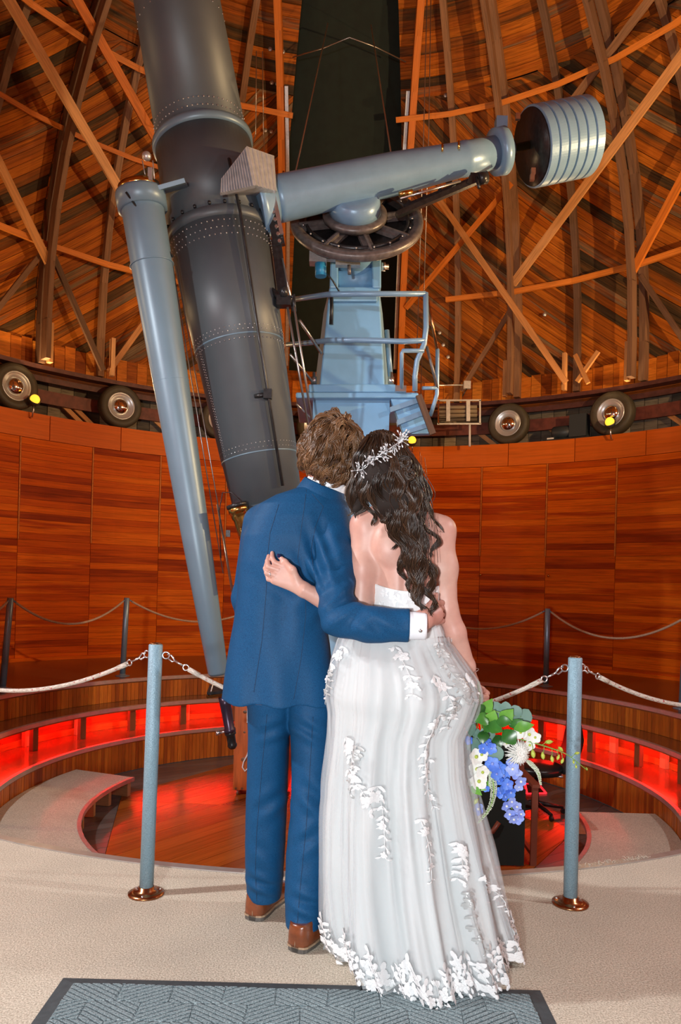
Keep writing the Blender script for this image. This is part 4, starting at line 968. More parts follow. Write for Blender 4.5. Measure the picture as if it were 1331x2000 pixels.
def hook_pt(top, other, r_=0.028, dz=0.035):
    d_ = (Vector(other) - Vector(top)); d_.z = 0; d_.normalize(); return Vector(top) + d_ * r_ - Vector((0, 0, dz))
for i, j, lab, sg in ((2, 0, 'off-white braided rope sagging from the post beside the man away from the couple', 0.20), (0, 1, 'off-white braided rope passing behind the couple between the two near posts', 0.24), (1, 3, 'off-white braided rope leading away from the post beside the bouquet', 0.20)):
    rope(hook_pt(tops[i], tops[j]), hook_pt(tops[j], tops[i]), sg, lab, 0.0085, 'rope')
far = [(-97, -3.78, None), (-69.0, 0, 0.06), (-44.6, 0, 0.03), (-15, 0, 0), (15, 0, 0), (43.0, 0, 0), (70.9, 0, 0.03), (98, 0, 0)]
ftops = []
for k, (az, _, ln) in enumerate(far):
    b_ = pc(az, 3.81, 0); t_ = b_ + Vector((ln or 0, 0, 0.97))
    lab = ['grey rope post at the near end of the far platform rim', 'leaning grey rope post on the platform beneath the hinged wall panels', 'slim grey rope post on the platform beside the long finder tube', 'grey rope post on the platform behind the man', 'grey rope post on the platform behind the woman', 'slim grey rope post on the platform behind the bouquet post', 'slim grey rope post on the platform nearest the dark wall panels', 'grey rope post at the far end of the platform rim'][k]
    ftops.append(stanchion(b_, t_, 0.034, lab, 'post_far', False, 'far rope posts')[1])
for k in range(len(ftops) - 1):
    lab = ['rope between the platform end post and the leaning post', 'sagging rope between the leaning post and the post by the finder tube', 'sagging rope running behind the finder tube', 'sagging rope behind the couple on the far platform', 'sagging rope from behind the woman to the post behind the bouquet', 'sagging rope between the two posts below the dark wall panels', 'rope leading to the last post of the platform'][k]
    rope(hook_pt(ftops[k], ftops[k + 1], .036, .03), hook_pt(ftops[k + 1], ftops[k], .036, .03), 0.27, lab, 0.013, 'rope_far', False, 'far barrier ropes')
# ---- entrance mat
mm, t, b = nt('mat_fibre'); tc = node(t, 'ShaderNodeTexCoord'); n1 = node(t, 'ShaderNodeTexNoise', i_Scale=220.0, i_Detail=3.0); t.links.new(tc.outputs['Object'], n1.inputs['Vector'])
r1 = ramp(t, n1.outputs[0], [(0.35, (0.10, 0.145, 0.165)), (0.65, (0.30, 0.38, 0.40))]); t.links.new(r1.outputs[0], b.inputs['Base Color']); b.inputs['Roughness'].default_value = 0.95; bump(t, b, n1.outputs[0], 0.7, 0.004)
plain('mat_rubber', (0.050, 0.064, 0.072), 0.7, 0, 0.15, 40, 0.1, 90)
plain('mat_base', (0.085, 0.115, 0.13), 0.95, 0, 0.2, 150)
mat_ = empty('entrance_mat', (-0.085, 1.75, 0.0), 'grey-blue ridged entrance mat with dark rubber border on the carpet', 'mat')
x0, x1, y0, y1 = -0.80, 0.63, 1.25, 2.25
mb = MB(); P = [(x0, y0), (x1, y0), (x1, y1), (x0, y1)]; e = 0.045
I_ = [(x0 + e, y0 + e), (x1 - e, y0 + e), (x1 - e, y1 - e), (x0 + e, y1 - e)]
mb.add([(x, y, 0.001) for x, y in P] + [(x, y, 0.008) for x, y in I_], [(0, 3, 2, 1), (4, 5, 6, 7)] + [(i, (i + 1) % 4, 4 + (i + 1) % 4, 4 + i) for i in range(4)]); mb.build('rubber_border', 'mat_rubber', mat_)
mb = MB(); mb.box(((x0 + x1) / 2, (y0 + y1) / 2, 0.0085), (x1 - x0 - 2 * e, y1 - y0 - 2 * e, 0.002)); mb.build('mat_ground', 'mat_base', mat_)
rd = MB(); cw, ch = 0.150, 0.092
for iy in range(int((y1 - y0 - 2 * e) / ch) + 1):
    for ix in range(int((x1 - x0 - 2 * e) / cw) + 2):
        cx0 = x0 + e + ix * cw - (cw / 2 if iy % 2 else 0); cy0 = y1 - e - (iy + 1) * ch
        sg = 1 if (ix + iy) % 2 else -1
        cell = [(cx0, cy0), (cx0 + cw, cy0), (cx0 + cw, cy0 + ch), (cx0, cy0 + ch)]
        for nn_, c_2 in (((-1, 0), -(x0 + e)), ((1, 0), x1 - e), ((0, -1), -(y0 + e))):
            if len(cell) > 2: cell = poly_clip(cell, nn_, c_2)
        if len(cell) < 3: continue
        ang = math.radians(33 * sg); nx_ = (-math.sin(ang), math.cos(ang)); cc = (cx0 + cw / 2) * nx_[0] + (cy0 + ch / 2) * nx_[1]
        for k in range(-7, 8):
            lo, hi = cc + k * 0.0165 - 0.0055, cc + k * 0.0165 + 0.0055
            p = poly_clip(cell, nx_, hi); p = poly_clip(p, (-nx_[0], -nx_[1]), -lo) if len(p) > 2 else p
            if len(p) < 3: continue
            cxm = sum(a for a, _ in p) / len(p); cym = sum(b for _, b in p) / len(p)
            n_ = len(p); V = [(x, y, 0.0095) for x, y in p] + [(cxm + (x - cxm) * .9, cym + (y - cym) * .9, 0.0135) for x, y in p]
            rd.add(V, [tuple(range(n_, 2 * n_))] + [(i, (i + 1) % n_, n_ + (i + 1) % n_, n_ + i) for i in range(n_)])
rd.build('ridges', 'mat_fibre', mat_, kind='stuff')
# ---- pine cabinet on castors in the pit
cb = empty('pine_cabinet', (-0.72, 7.55, ZP), 'tall orange-stained pine cabinet on castors standing in the pit', 'cabinet')
cx, cyy, hw = -0.74, 7.62, 0.27
for x, y, sx, sy, nm in ((cx, cyy - 0.2, 2 * hw, 0.024, 'front_panel'), (cx, cyy + 0.2, 2 * hw, 0.024, 'back_panel'), (cx - hw + .012, cyy, 0.024, 0.37, 'side_panel'), (cx + hw - .012, cyy, 0.024, 0.37, 'side_panel')):
    mb = MB(); mb.box((x, y, ZP + 0.06 + 0.455), (sx, sy, 0.91), None, 0.3, 2); mb.build(nm, 'box_wood', cb)
mb = MB(); mb.box((cx, cyy, ZP + 0.06 + 0.92), (2 * hw + .01, 0.43, 0.022), None, 0.6, 0); mb.build('lid', 'box_wood', cb)
for x in (-1, 1):
    for y in (-1, 1):
        mb = MB(); mb.lathe([(-.012, .018), (-.012, .03), (.012, .03), (.012, .018)], (cx + x * (hw - .04), cyy + y * 0.16, ZP + 0.03), (1, 0, 0), 14); mb.box((cx + x * (hw - .04), cyy + y * .16, ZP + .052), (.03, .03, .016)); mb.build('castor', 'silver', cb)
for k in range(9):
    for zz in (ZP + 0.075, ZP + 0.965):
        mb = MB(); mb.box((cx - hw + 0.03 + k * 0.06, cyy - 0.212, zz), (0.022, 0.006, 0.02)); mb.build('joint_pin', 'post_dark', cb)
for zz, rr_ in ((-0.55, .03), (-0.08, .022), (-0.28, .016)):
    mb = MB(); mb.sphere((cx - hw + 0.10, cyy - 0.211, zz), rr_, 10, 6, 0, (1, .12, .8)); mb.build('knot', 'post_dark', cb)
mb = MB(); mb.box((cx - 0.03, cyy - 0.215, -0.10), (0.24, 0.004, 0.17)); mb.build('paper_note', 'white_cord', cb)
P = []
for k in range(25):
    a = 2 * PI * k / 24 - PI / 2; P.append(Vector((cx - 0.14 + 0.042 * math.sin(a) * (0.7 + .3 * math.sin(a)) * 0 + 0.04 * math.cos(a), cyy - 0.225, -0.60 + 0.075 * math.sin(a) + 0.02)))
top = Vector((cx - 0.06, cyy - 0.225, -0.28))
mb = MB(); mb.tube([top, Vector((cx - 0.115, cyy - .225, -.42)), Vector((cx - .135, cyy - .225, -.50)), Vector((cx - .17, cyy - .225, -.57)), Vector((cx - .18, cyy - .225, -.62)), Vector((cx - .155, cyy - .225, -.66)), Vector((cx - .125, cyy - .225, -.63)), Vector((cx - .115, cyy - .225, -.57)), Vector((cx - .128, cyy - .23, -.50)), Vector((cx - .108, cyy - .23, -.42)), top + Vector((.006, 0, 0))], 0.007, 6); mb.build('cord_loop', 'white_cord', cb)
# ---- canvas chair, black table, red hatch outline on the floor, black office chair
ch = empty('canvas_chair', (1.18, 5.95, ZP), 'folding chair with dark brown wooden frame and black canvas in the pit', 'chair')
def bar(name, a, b_, w_=0.045, d_=0.03, mat='chair_wood', par=ch, nrm=(0, -1, 0.01)): MB().beam(a, b_, w_, d_, nrm).build(name, mat, par)
X0, X1, Yf, Yb = 0.82, 1.53, 5.75, 6.2
for x in (X0, X1):
    bar('leg', (x, Yf, ZP), (x, Yf, ZP + 0.60)); bar('leg', (x, Yb, ZP), (x, Yb, ZP + 0.86))
    bar('armrest', (x, Yf - .04, ZP + 0.615), (x, Yb + .02, ZP + 0.615), 0.06, 0.025, nrm=(0, 0, 1)); bar('side_rail', (x, Yf, ZP + 0.08), (x, Yb, ZP + 0.08), 0.03, 0.03, nrm=(0, 0, 1))
MB().box(((X0 + X1) / 2 - 0.03, Yf - 0.035, ZP + 0.30), (X1 - X0 - 0.10, 0.012, 0.58)).build('canvas_drape', 'black_cloth', ch)
for s in (): bar('cross_bar', (X0 if s > 0 else X1, Yf - .03, ZP + 0.04), (X1 if s > 0 else X0, Yf - .03, ZP + 0.42), 0.04, 0.022)
mb = MB(); rings = []
for k in range(9):
    tt = k / 8; x = X0 + (X1 - X0) * tt; z = ZP + 0.44 - 0.05 * math.sin(PI * tt); rings.append([Vector((x, Yf, z)), Vector((x, Yb, z)), Vector((x, Yb, z - .006)), Vector((x, Yf, z - .006))])
mb.loft(rings, True, True); mb.build('canvas_seat', 'black_cloth', ch)
mb = MB(); rings = []
for k in range(9):
    tt = k / 8; x = X0 + (X1 - X0) * tt; y = Yb + .02 + 0.05 * math.sin(PI * tt); rings.append([Vector((x, y, ZP + .62)), Vector((x, y, ZP + .86)), Vector((x, y + .006, ZP + .86)), Vector((x, y + .006, ZP + .62))])
mb.loft(rings, True, True); mb.build('canvas_back', 'black_cloth', ch)
mb = MB(); mb.tube([(0.96, Yf - .05, ZP + .30), (1.0, Yf - .06, ZP + .24), (1.1, Yf - .06, ZP + .235), (1.2, Yf - .06, ZP + .27), (1.25, Yf - .05, ZP + .34)], 0.02, 8); mb.build('strap_loop', 'chair_wood', ch)
tb = empty('black_table', (1.5, 7.45, ZP), 'low black table in the pit behind the bouquet', 'table')
MB().box((1.25, 7.5, ZP + 0.60), (0.76, 0.5, 0.03)).build('tabletop', 'black_cloth', tb)
MB().box((1.25, 7.27, ZP + 0.34), (0.74, 0.015, 0.50)).build('front_panel', 'black_cloth', tb)
for x in (0.90, 1.60):
    for y in (7.3, 7.7): MB().box((x, y, ZP + 0.293), (0.04, 0.04, 0.585)).build('leg', 'black_iron', tb)
def on_level(x, y, z):
    b1 = (at(x, y, 1.0).z - EYE); return at(x, y, (z - EYE) / b1)
C4 = [on_level(x, y, ZP + 0.006) for x, y in ((1026, 1531), (1052, 1531), (1067, 1549), (1030, 1550))]
tbl = empty('hatch_outline', sum(C4, Vector()) / 4, 'red outline of a dark hatch in the pit floor, made as a glowing rim', 'panel')
for i in range(4): MB().beam(C4[i], C4[(i + 1) % 4], 0.022, 0.010, (0, 0, 1)).build('outline_bar', 'red_outline_glow', tbl)  # glow given to the hatch outline, which is no lamp
mb = MB(); V = [p - Vector((0, 0, .004)) for p in C4]; mb.add(V + [v + Vector((0, 0, .004)) for v in V], [(0, 3, 2, 1), (4, 5, 6, 7), (0, 1, 5, 4), (1, 2, 6, 5), (2, 3, 7, 6), (3, 0, 4, 7)]); mb.build('panel_face', 'black_vinyl', tbl)
ofc = empty('office_chair', (2.05, 7.25, ZP), 'black padded office chair in the pit beside the slat wall', 'chair')
mb = MB(); rings = []
for k in range(11):
    tt = k / 10; z = ZP + 0.42 + 0.45 * tt; bow = 0.05 * math.sin(PI * tt) + 0.12 * tt; hw_ = 0.20 * (1 - 0.35 * max(0, tt - .7) / .3)
    rings.append([Vector((2.12 + bow, 7.1 + hw_ * s_1, z)) + Vector((dx, 0, 0)) for dx, s_1 in ((-.03, -1), (.03, -1), (.035, 0), (.03, 1), (-.03, 1), (-.02, 0))])
mb.loft(rings, True, True); mb.build('backrest', 'black_vinyl', ofc)
mb = MB(); mb.lathe([(0, 0.05), (0.01, 0.23), (0.06, 0.25), (0.085, 0.22), (0.09, 0.02)], (1.9, 7.1, ZP + 0.38), (0, 0, 1), 28); mb.build('seat', 'black_vinyl', ofc)
MB().lathe([(0.09, 0.03), (0.38, 0.022)], (1.9, 7.1, ZP), (0, 0, 1), 14).build('gas_column', 'black_iron', ofc)
for k in range(5):
    a = 2 * PI * k / 5; e_ = Vector((1.9 + .26 * math.cos(a), 7.1 + .26 * math.sin(a), ZP + .06)); MB().tube([(1.9, 7.1, ZP + .10), e_], [.025, .015], 8).build('foot', 'black_iron', ofc); mb = MB(); mb.lathe([(-.012, .02), (-.012, .026), (.012, .026), (.012, .02)], e_ - Vector((0, 0, .033)), (math.sin(a), -math.cos(a), 0), 12); mb.build('castor', 'black_vinyl', ofc)
MB().tube([(2.12, 7.1, ZP + .45), (2.13, 7.05, ZP + .36), (1.98, 7.1, ZP + .37)], 0.015, 8).build('back_bar', 'silver', ofc)
# ================================================================== people: smooth implicit surfaces meshed with surface nets
from mathutils.bvhtree import BVHTree
class SDF:
    def __init__(s, lo, hi, vox):
        s.lo = np.array(lo, float); s.vox = vox; s.n = np.ceil((np.array(hi, float) - s.lo) / vox).astype(int) + 1
        s.d = np.full(s.n, 1.0, np.float32)
        s.ax = [s.lo[i] + vox * np.arange(s.n[i]) for i in range(3)]
    def sub(s, lo, hi):
        i0 = np.clip(np.floor((np.array(lo) - s.lo) / s.vox).astype(int), 0, s.n); i1 = np.clip(np.ceil((np.array(hi) - s.lo) / s.vox).astype(int) + 1, 0, s.n)
        sl = tuple(slice(a, b) for a, b in zip(i0, i1))
        G = (s.ax[0][sl[0]][:, None, None], s.ax[1][sl[1]][None, :, None], s.ax[2][sl[2]][None, None, :])
        return sl, G
    def join(s, sl, d, k):
        a = s.d[sl]
        if a.size == 0: return
        d = np.broadcast_to(d, a.shape).astype(np.float32)
        if k <= 0: s.d[sl] = np.minimum(a, d); return
        h = np.clip(0.5 + 0.5 * (a - d) / k, 0, 1); s.d[sl] = a + (d - a) * h - k * h * (1 - h)
    def cone(s, p, q, r0, r1, k=0.02, flat=None):
        p = np.array(p, float); q = np.array(q, float); R = max(r0, r1) * (1 if not flat else max(1, flat[1])) + k + 3 * s.vox
        sl, G = s.sub(np.minimum(p, q) - R, np.maximum(p, q) + R); ba = q - p; L = max(1e-9, ba @ ba)
        P = [G[i] - p[i] for i in range(3)]
        if flat is not None:
            n = np.array(flat[0], float); n = n / np.linalg.norm(n); c = (P[0] * n[0] + P[1] * n[1] + P[2] * n[2]) * (1 / flat[1] - 1)
            P = [P[i] + c * n[i] for i in range(3)]; bc = (ba @ n) * (1 / flat[1] - 1); ba = ba + bc * n; L = ba @ ba
        h = np.clip((P[0] * ba[0] + P[1] * ba[1] + P[2] * ba[2]) / L, 0, 1)
        d = np.sqrt((P[0] - h * ba[0]) ** 2 + (P[1] - h * ba[1]) ** 2 + (P[2] - h * ba[2]) ** 2) - (r0 + (r1 - r0) * h)
        s.join(sl, d, k); return s
    def chain(s, pts, rad, k=0.02, flat=None):
        for i in range(len(pts) - 1): s.cone(pts[i], pts[i + 1], rad[i], rad[i + 1], k, flat)
        return s
    def ell(s, c, r, k=0.02, M=None):
        c = np.array(c, float); r = np.array(r, float); R = r.max() + k + 3 * s.vox
        sl, G = s.sub(c - R, c + R); P = [G[i] - c[i] for i in range(3)]
        if M is not None: P = [M[0][i] * P[0] + M[1][i] * P[1] + M[2][i] * P[2] for i in range(3)]
        e = np.sqrt((P[0] / r[0]) ** 2 + (P[1] / r[1]) ** 2 + (P[2] / r[2]) ** 2)
        g = np.sqrt((P[0] / r[0] ** 2) ** 2 + (P[1] / r[1] ** 2) ** 2 + (P[2] / r[2] ** 2) ** 2) + 1e-6
        s.join(sl, e * (e - 1) / g, k); return s
    def column(s, keys, k=0.02, power=2.0, fn=None):
        """keys: (z, cx, cy, ax, ay) sorted upwards"""
        K = np.array(keys, float); mx = K[:, 3].max() + k + 3 * s.vox; my = K[:, 4].max() + k + 3 * s.vox
        sl, G = s.sub((K[:, 1].min() - mx, K[:, 2].min() - my, K[0, 0] - k - 2 * s.vox), (K[:, 1].max() + mx, K[:, 2].max() + my, K[-1, 0] + k + 2 * s.vox))
        z = G[2]; f = lambda j: np.interp(z.ravel(), K[:, 0], K[:, j])[None, None, :]
        ax, ay = f(3), f(4); u = np.abs((G[0] - f(1)) / ax); v = np.abs((G[1] - f(2)) / ay)
        e = (u ** power + v ** power) ** (1 / power)
        g = np.sqrt((u / ax) ** 2 + (v / ay) ** 2) / np.maximum(e, 1e-3) + 1e-6
        d = (e - 1) / np.maximum(g, 1 / np.maximum(ax, ay) * 0.6)
        d = np.maximum(d, np.maximum(K[0, 0] - z, z - K[-1, 0]))
        s.join(sl, d, k); return s
    def disp(s, fn): s.d += fn(s.ax[0][:, None, None], s.ax[1][None, :, None], s.ax[2][None, None, :]).astype(np.float32); return s
    def cut(s, fn): s.d = np.maximum(s.d, fn(s.ax[0][:, None, None], s.ax[1][None, :, None], s.ax[2][None, None, :]).astype(np.float32)); return s
    def surf(s):
        d = s.d; d[0], d[-1], d[:, 0], d[:, -1], d[:, :, 0], d[:, :, -1] = 1, 1, 1, 1, 1, 1
        neg = d < 0; c = np.zeros(np.array(d.shape) - 1, np.int8)
        for i in (0, 1):
            for j in (0, 1):
                for k in (0, 1): c += neg[i:i + c.shape[0], j:j + c.shape[1], k:k + c.shape[2]]
        act = np.argwhere((c > 0) & (c < 8)); idx = np.full(c.shape, -1, np.int64); idx[tuple(act.T)] = np.arange(len(act))
        acc = np.zeros((len(act), 3)); cnt = np.zeros(len(act)); O = [(i, j, k) for i in (0, 1) for j in (0, 1) for k in (0, 1)]
        val = {o: d[act[:, 0] + o[0], act[:, 1] + o[1], act[:, 2] + o[2]] for o in O}
        for o in O:
            for a in range(3):
                if o[a]: continue
                p = list(o); p[a] = 1; p = tuple(p); m = (val[o] < 0) != (val[p] < 0); t = np.where(m, val[o] / (val[o] - val[p] + 1e-12), 0)
                acc[m] += np.array(o); acc[m, a] += t[m]; cnt += m
        V = (act + acc / cnt[:, None]) * s.vox + s.lo
        F = []
        for a in range(3):
            b, e = (a + 1) % 3, (a + 2) % 3
            s0 = [slice(None)] * 3; s1 = [slice(None)] * 3; s0[a] = slice(0, -1); s1[a] = slice(1, None)
            n0, n1 = neg[tuple(s0)], neg[tuple(s1)]
            for flip, m in ((False, n0 & ~n1), (True, ~n0 & n1)):
                g = np.argwhere(m); g = g[(g[:, b] > 0) & (g[:, e] > 0)]
                def at_(db, de):
                    h = g.copy(); h[:, b] -= db; h[:, e] -= de; return idx[tuple(h.T)]
                Q = np.stack([at_(1, 1), at_(0, 1), at_(0, 0), at_(1, 0)], 1)
                F.append(Q[:, ::-1] if flip else Q)
        return V, np.concatenate(F)
def net_obj(name, mat, parent, *parts, smooth=0):
    org = np.array(ORG[parent.name]); Vs = []; Fs = []; n = 0
    for V, F in parts: Vs.append(V); Fs.append(F + n); n += len(V)
    V = np.concatenate(Vs); F = np.concatenate(Fs)
    if smooth:
        for _ in range(smooth):
            A = np.zeros_like(V); c = np.zeros(len(V))
            for i in range(4):
                j = (i + 1) % 4; np.add.at(A, F[:, i], V[F[:, j]]); np.add.at(c, F[:, i], 1); np.add.at(A, F[:, j], V[F[:, i]]); np.add.at(c, F[:, j], 1)
            V = V * 0.5 + 0.5 * A / np.maximum(c, 1)[:, None]
    me = bpy.data.meshes.new(name); me.vertices.add(len(V)); me.vertices.foreach_set('co', (V - org).ravel())
    me.loops.add(F.size); me.loops.foreach_set('vertex_index', F.ravel().astype(np.int32)); me.polygons.add(len(F))
    me.polygons.foreach_set('loop_start', np.arange(0, F.size, 4, dtype=np.int32)); me.polygons.foreach_set('use_smooth', np.ones(len(F), bool))
    me.update(calc_edges=True); me.validate(); me.materials.append(MAT[mat])
    o = bpy.data.objects.new(name, me); COL.objects.link(o); o.parent = parent; ORG[o.name] = Vector(ORG[parent.name])
    o['_net'] = 1; del o['_net']
    NET[name] = BVHTree.FromPolygons(V.tolist(), F.tolist())
    return o
NET = {}
def hit(name, x, y, off=0.0):
    """first point of a built surface seen along the sight line of image point (x, y)"""
    o = Vector((0, 0, EYE)); d_ = (at(x, y, 1.0) - o).normalized(); p, n, _, _ = NET[name].ray_cast(o, d_)
    return None if p is None else p - d_ * off
# ---- materials
def skin(name, col, rough=0.45):
    m, t, b = nt(name); tc = node(t, 'ShaderNodeTexCoord'); n1 = node(t, 'ShaderNodeTexNoise', i_Scale=45.0, i_Detail=5.0); t.links.new(tc.outputs['Object'], n1.inputs['Vector'])
    n2 = node(t, 'ShaderNodeTexNoise', i_Scale=7.0, i_Detail=2.0); t.links.new(tc.outputs['Object'], n2.inputs['Vector'])
    r1 = ramp(t, n2.outputs[0], [(0.3, tuple(c * q for c, q in zip(col, (0.98, 0.88, 0.88)))), (0.7, tuple(min(1, c * q) for c, q in zip(col, (1.02, 1.08, 1.08))))])
    r2 = ramp(t, n1.outputs[0], [(0.3, (0.93, 0.90, 0.90)), (0.7, (1, 1, 1))])
    t.links.new(mixc(t, 1.0, r1.outputs[0], r2.outputs[0], 'MULTIPLY'), b.inputs['Base Color']); b.inputs['Roughness'].default_value = rough
    b.inputs['Subsurface Weight'].default_value = 0.12; b.inputs['Subsurface Radius'].default_value = (0.012, 0.005, 0.003); b.inputs['Specular IOR Level'].default_value = 0.4
    bump(t, b, n1.outputs[0], 0.05, 0.003)
skin('skin_fair', (0.58, 0.34, 0.275)); skin('skin_man', (0.50, 0.25, 0.20))
def cloth(name, col, hi, rough=0.55, sheen=0.35):
    m, t, b = nt(name); tc = node(t, 'ShaderNodeTexCoord'); mp = node(t, 'ShaderNodeMapping'); mp.inputs['Scale'].default_value = (900, 300, 300); t.links.new(tc.outputs['Object'], mp.inputs['Vector'])
    n1 = node(t, 'ShaderNodeTexNoise', i_Scale=1.0, i_Detail=2.0); t.links.new(mp.outputs[0], n1.inputs['Vector'])
    mp2 = node(t, 'ShaderNodeMapping'); mp2.inputs['Scale'].default_value = (260, 260, 1000); t.links.new(tc.outputs['Object'], mp2.inputs['Vector']); n2 = node(t, 'ShaderNodeTexNoise', i_Scale=1.0); t.links.new(mp2.outputs[0], n2.inputs['Vector'])
    ad = node(t, 'ShaderNodeMath', operation='ADD'); t.links.new(n1.outputs[0], ad.inputs[0]); t.links.new(n2.outputs[0], ad.inputs[1]); hf = node(t, 'ShaderNodeMath', operation='MULTIPLY', i_1=0.5); t.links.new(ad.outputs[0], hf.inputs[0])
    r1 = ramp(t, hf.outputs[0], [(0.35, col), (0.65, hi)]); t.links.new(r1.outputs[0], b.inputs['Base Color']); b.inputs['Roughness'].default_value = rough
    b.inputs['Sheen Weight'].default_value = sheen; b.inputs['Sheen Tint'].default_value = (0.4, 0.6, 0.9, 1); b.inputs['Sheen Roughness'].default_value = 0.4
    bump(t, b, hf.outputs[0], 0.15, 0.002)
cloth('suit_navy', (0.003, 0.038, 0.110), (0.009, 0.085, 0.21), 0.6, 0.0)
MAT['suit_navy'].node_tree.nodes['Principled BSDF'].inputs['Specular IOR Level'].default_value = 0.18
plain('seam_navy', (0.003, 0.024, 0.068), 0.7)
plain('shirt_white', (0.80, 0.83, 0.88), 0.7, 0, 0.03, 60)
plain('shoe_leather', (0.17, 0.045, 0.015), 0.25, 0, 0.35, 25, 0.05, 60, coat=0.4)
plain('shoe_sole', (0.10, 0.09, 0.08), 0.6, 0, 0.4, 40)
plain('shoe_welt', (0.32, 0.22, 0.14), 0.6, 0, 0.2, 90)
plain('lace_brown', (0.42, 0.22, 0.13), 0.7)
def hairmat(name, lo, hi, rough):
    m, t, b = nt(name); at_ = node(t, 'ShaderNodeAttribute', attribute_name='rnd'); r1 = ramp(t, at_.outputs['Fac'], [(0.0, lo), (0.7, tuple((a + c) / 2 for a, c in zip(lo, hi))), (1.0, hi)])
    t.links.new(r1.outputs[0], b.inputs['Base Color']); b.inputs['Roughness'].default_value = rough; b.inputs['Specular IOR Level'].default_value = 0.45
    b.inputs['Anisotropic'].default_value = 0.5
hairmat('hair_brown', (0.040, 0.016, 0.007), (0.26, 0.13, 0.058), 0.36); hairmat('hair_dark', (0.010, 0.005, 0.003), (0.090, 0.042, 0.020), 0.34)
hairmat('hair_base_brown', (0.04, 0.016, 0.007), (0.2, 0.1, 0.05), 0.85); hairmat('hair_base_dark', (0.010, 0.005, 0.003), (0.07, 0.03, 0.015), 0.85)
plain('nail_navy', (0.01, 0.015, 0.06), 0.12, coat=0.6)
plain('crystal', (0.80, 0.83, 0.86), 0.15, 0.45)
m, t, b = nt('dress_satin'); tc = node(t, 'ShaderNodeTexCoord'); n1 = node(t, 'ShaderNodeTexNoise', i_Scale=4.0); t.links.new(tc.outputs['Object'], n1.inputs['Vector'])
r1 = ramp(t, n1.outputs[0], [(0.3, (0.68, 0.71, 0.70)), (0.7, (0.75, 0.755, 0.73))]); t.links.new(r1.outputs[0], b.inputs['Base Color']); b.inputs['Roughness'].default_value = 0.55
m, t, b = nt('lace_white'); b.inputs['Base Color'].default_value = (0.72, 0.74, 0.75, 1); b.inputs['Roughness'].default_value = 0.6
tc = node(t, 'ShaderNodeTexCoord'); n1 = node(t, 'ShaderNodeTexNoise', i_Scale=400.0); t.links.new(tc.outputs['Object'], n1.inputs['Vector']); bump(t, b, n1.outputs[0], 0.4, 0.002)
plain('lace_silver', (0.45, 0.47, 0.47), 0.45, 0.2)
m, t, b = nt('tulle'); b.inputs['Base Color'].default_value = (0.68, 0.73, 0.76, 1); b.inputs['Roughness'].default_value = 0.9; b.inputs['Alpha'].default_value = 0.30
# ================================================================== groom
man = empty('person', (-0.17, 2.62, 0.0), 'man in a navy suit and brown shoes seen from behind, arm around the woman', 'person')
GD = 2.58
def G(x, y, d=GD): return at(x, y, d)
def gcol(rows, d, ay, cy=None, pad=0.0):
    out = []
    for (y, xl, xr), a in zip(rows, ay):
        p, q = at(xl, y, d), at(xr, y, d); out.append(((p.z + q.z) / 2, (p.x + q.x) / 2, (cy if cy is not None else d), (q.x - p.x) / 2 + pad, a))
    return sorted(out)
# jacket
J = SDF((-0.52, 2.20, 0.74), (0.34, 3.02, 1.62), 0.0042)
rows = [(946, 606, 652), (956, 578, 662), (970, 538, 670), (988, 506, 676), (1012, 490, 672), (1050, 476, 662), (1100, 469, 648), (1160, 464, 640), (1220, 456, 640), (1280, 446, 648), (1330, 436, 655), (1368, 431, 658)]
J.column(gcol(rows, GD, [0.05, 0.075, 0.095, 0.11, 0.122, 0.13, 0.132, 0.128, 0.128, 0.135, 0.142, 0.146]), 0.0, 2.3)
SHO, ELB, WRI = G(650, 1010, 2.57), G(661, 1206, 2.345), at(800, 1222, 2.312)
J.chain([SHO, G(654, 1100, 2.465), ELB], [0.062, 0.066, 0.058], 0.03); J.chain([ELB, at(715, 1219, 2.318), WRI], [0.058, 0.056, 0.052], 0.012)
LSH, LEL, LWR = G(508, 1020, 2.60), G(484, 1168, 2.69), at(492, 1285, 2.86)
J.chain([LSH, LEL, LWR], [0.058, 0.054, 0.044], 0.025)
ux = (WRI - at(715, 1219, 2.318)).normalized()
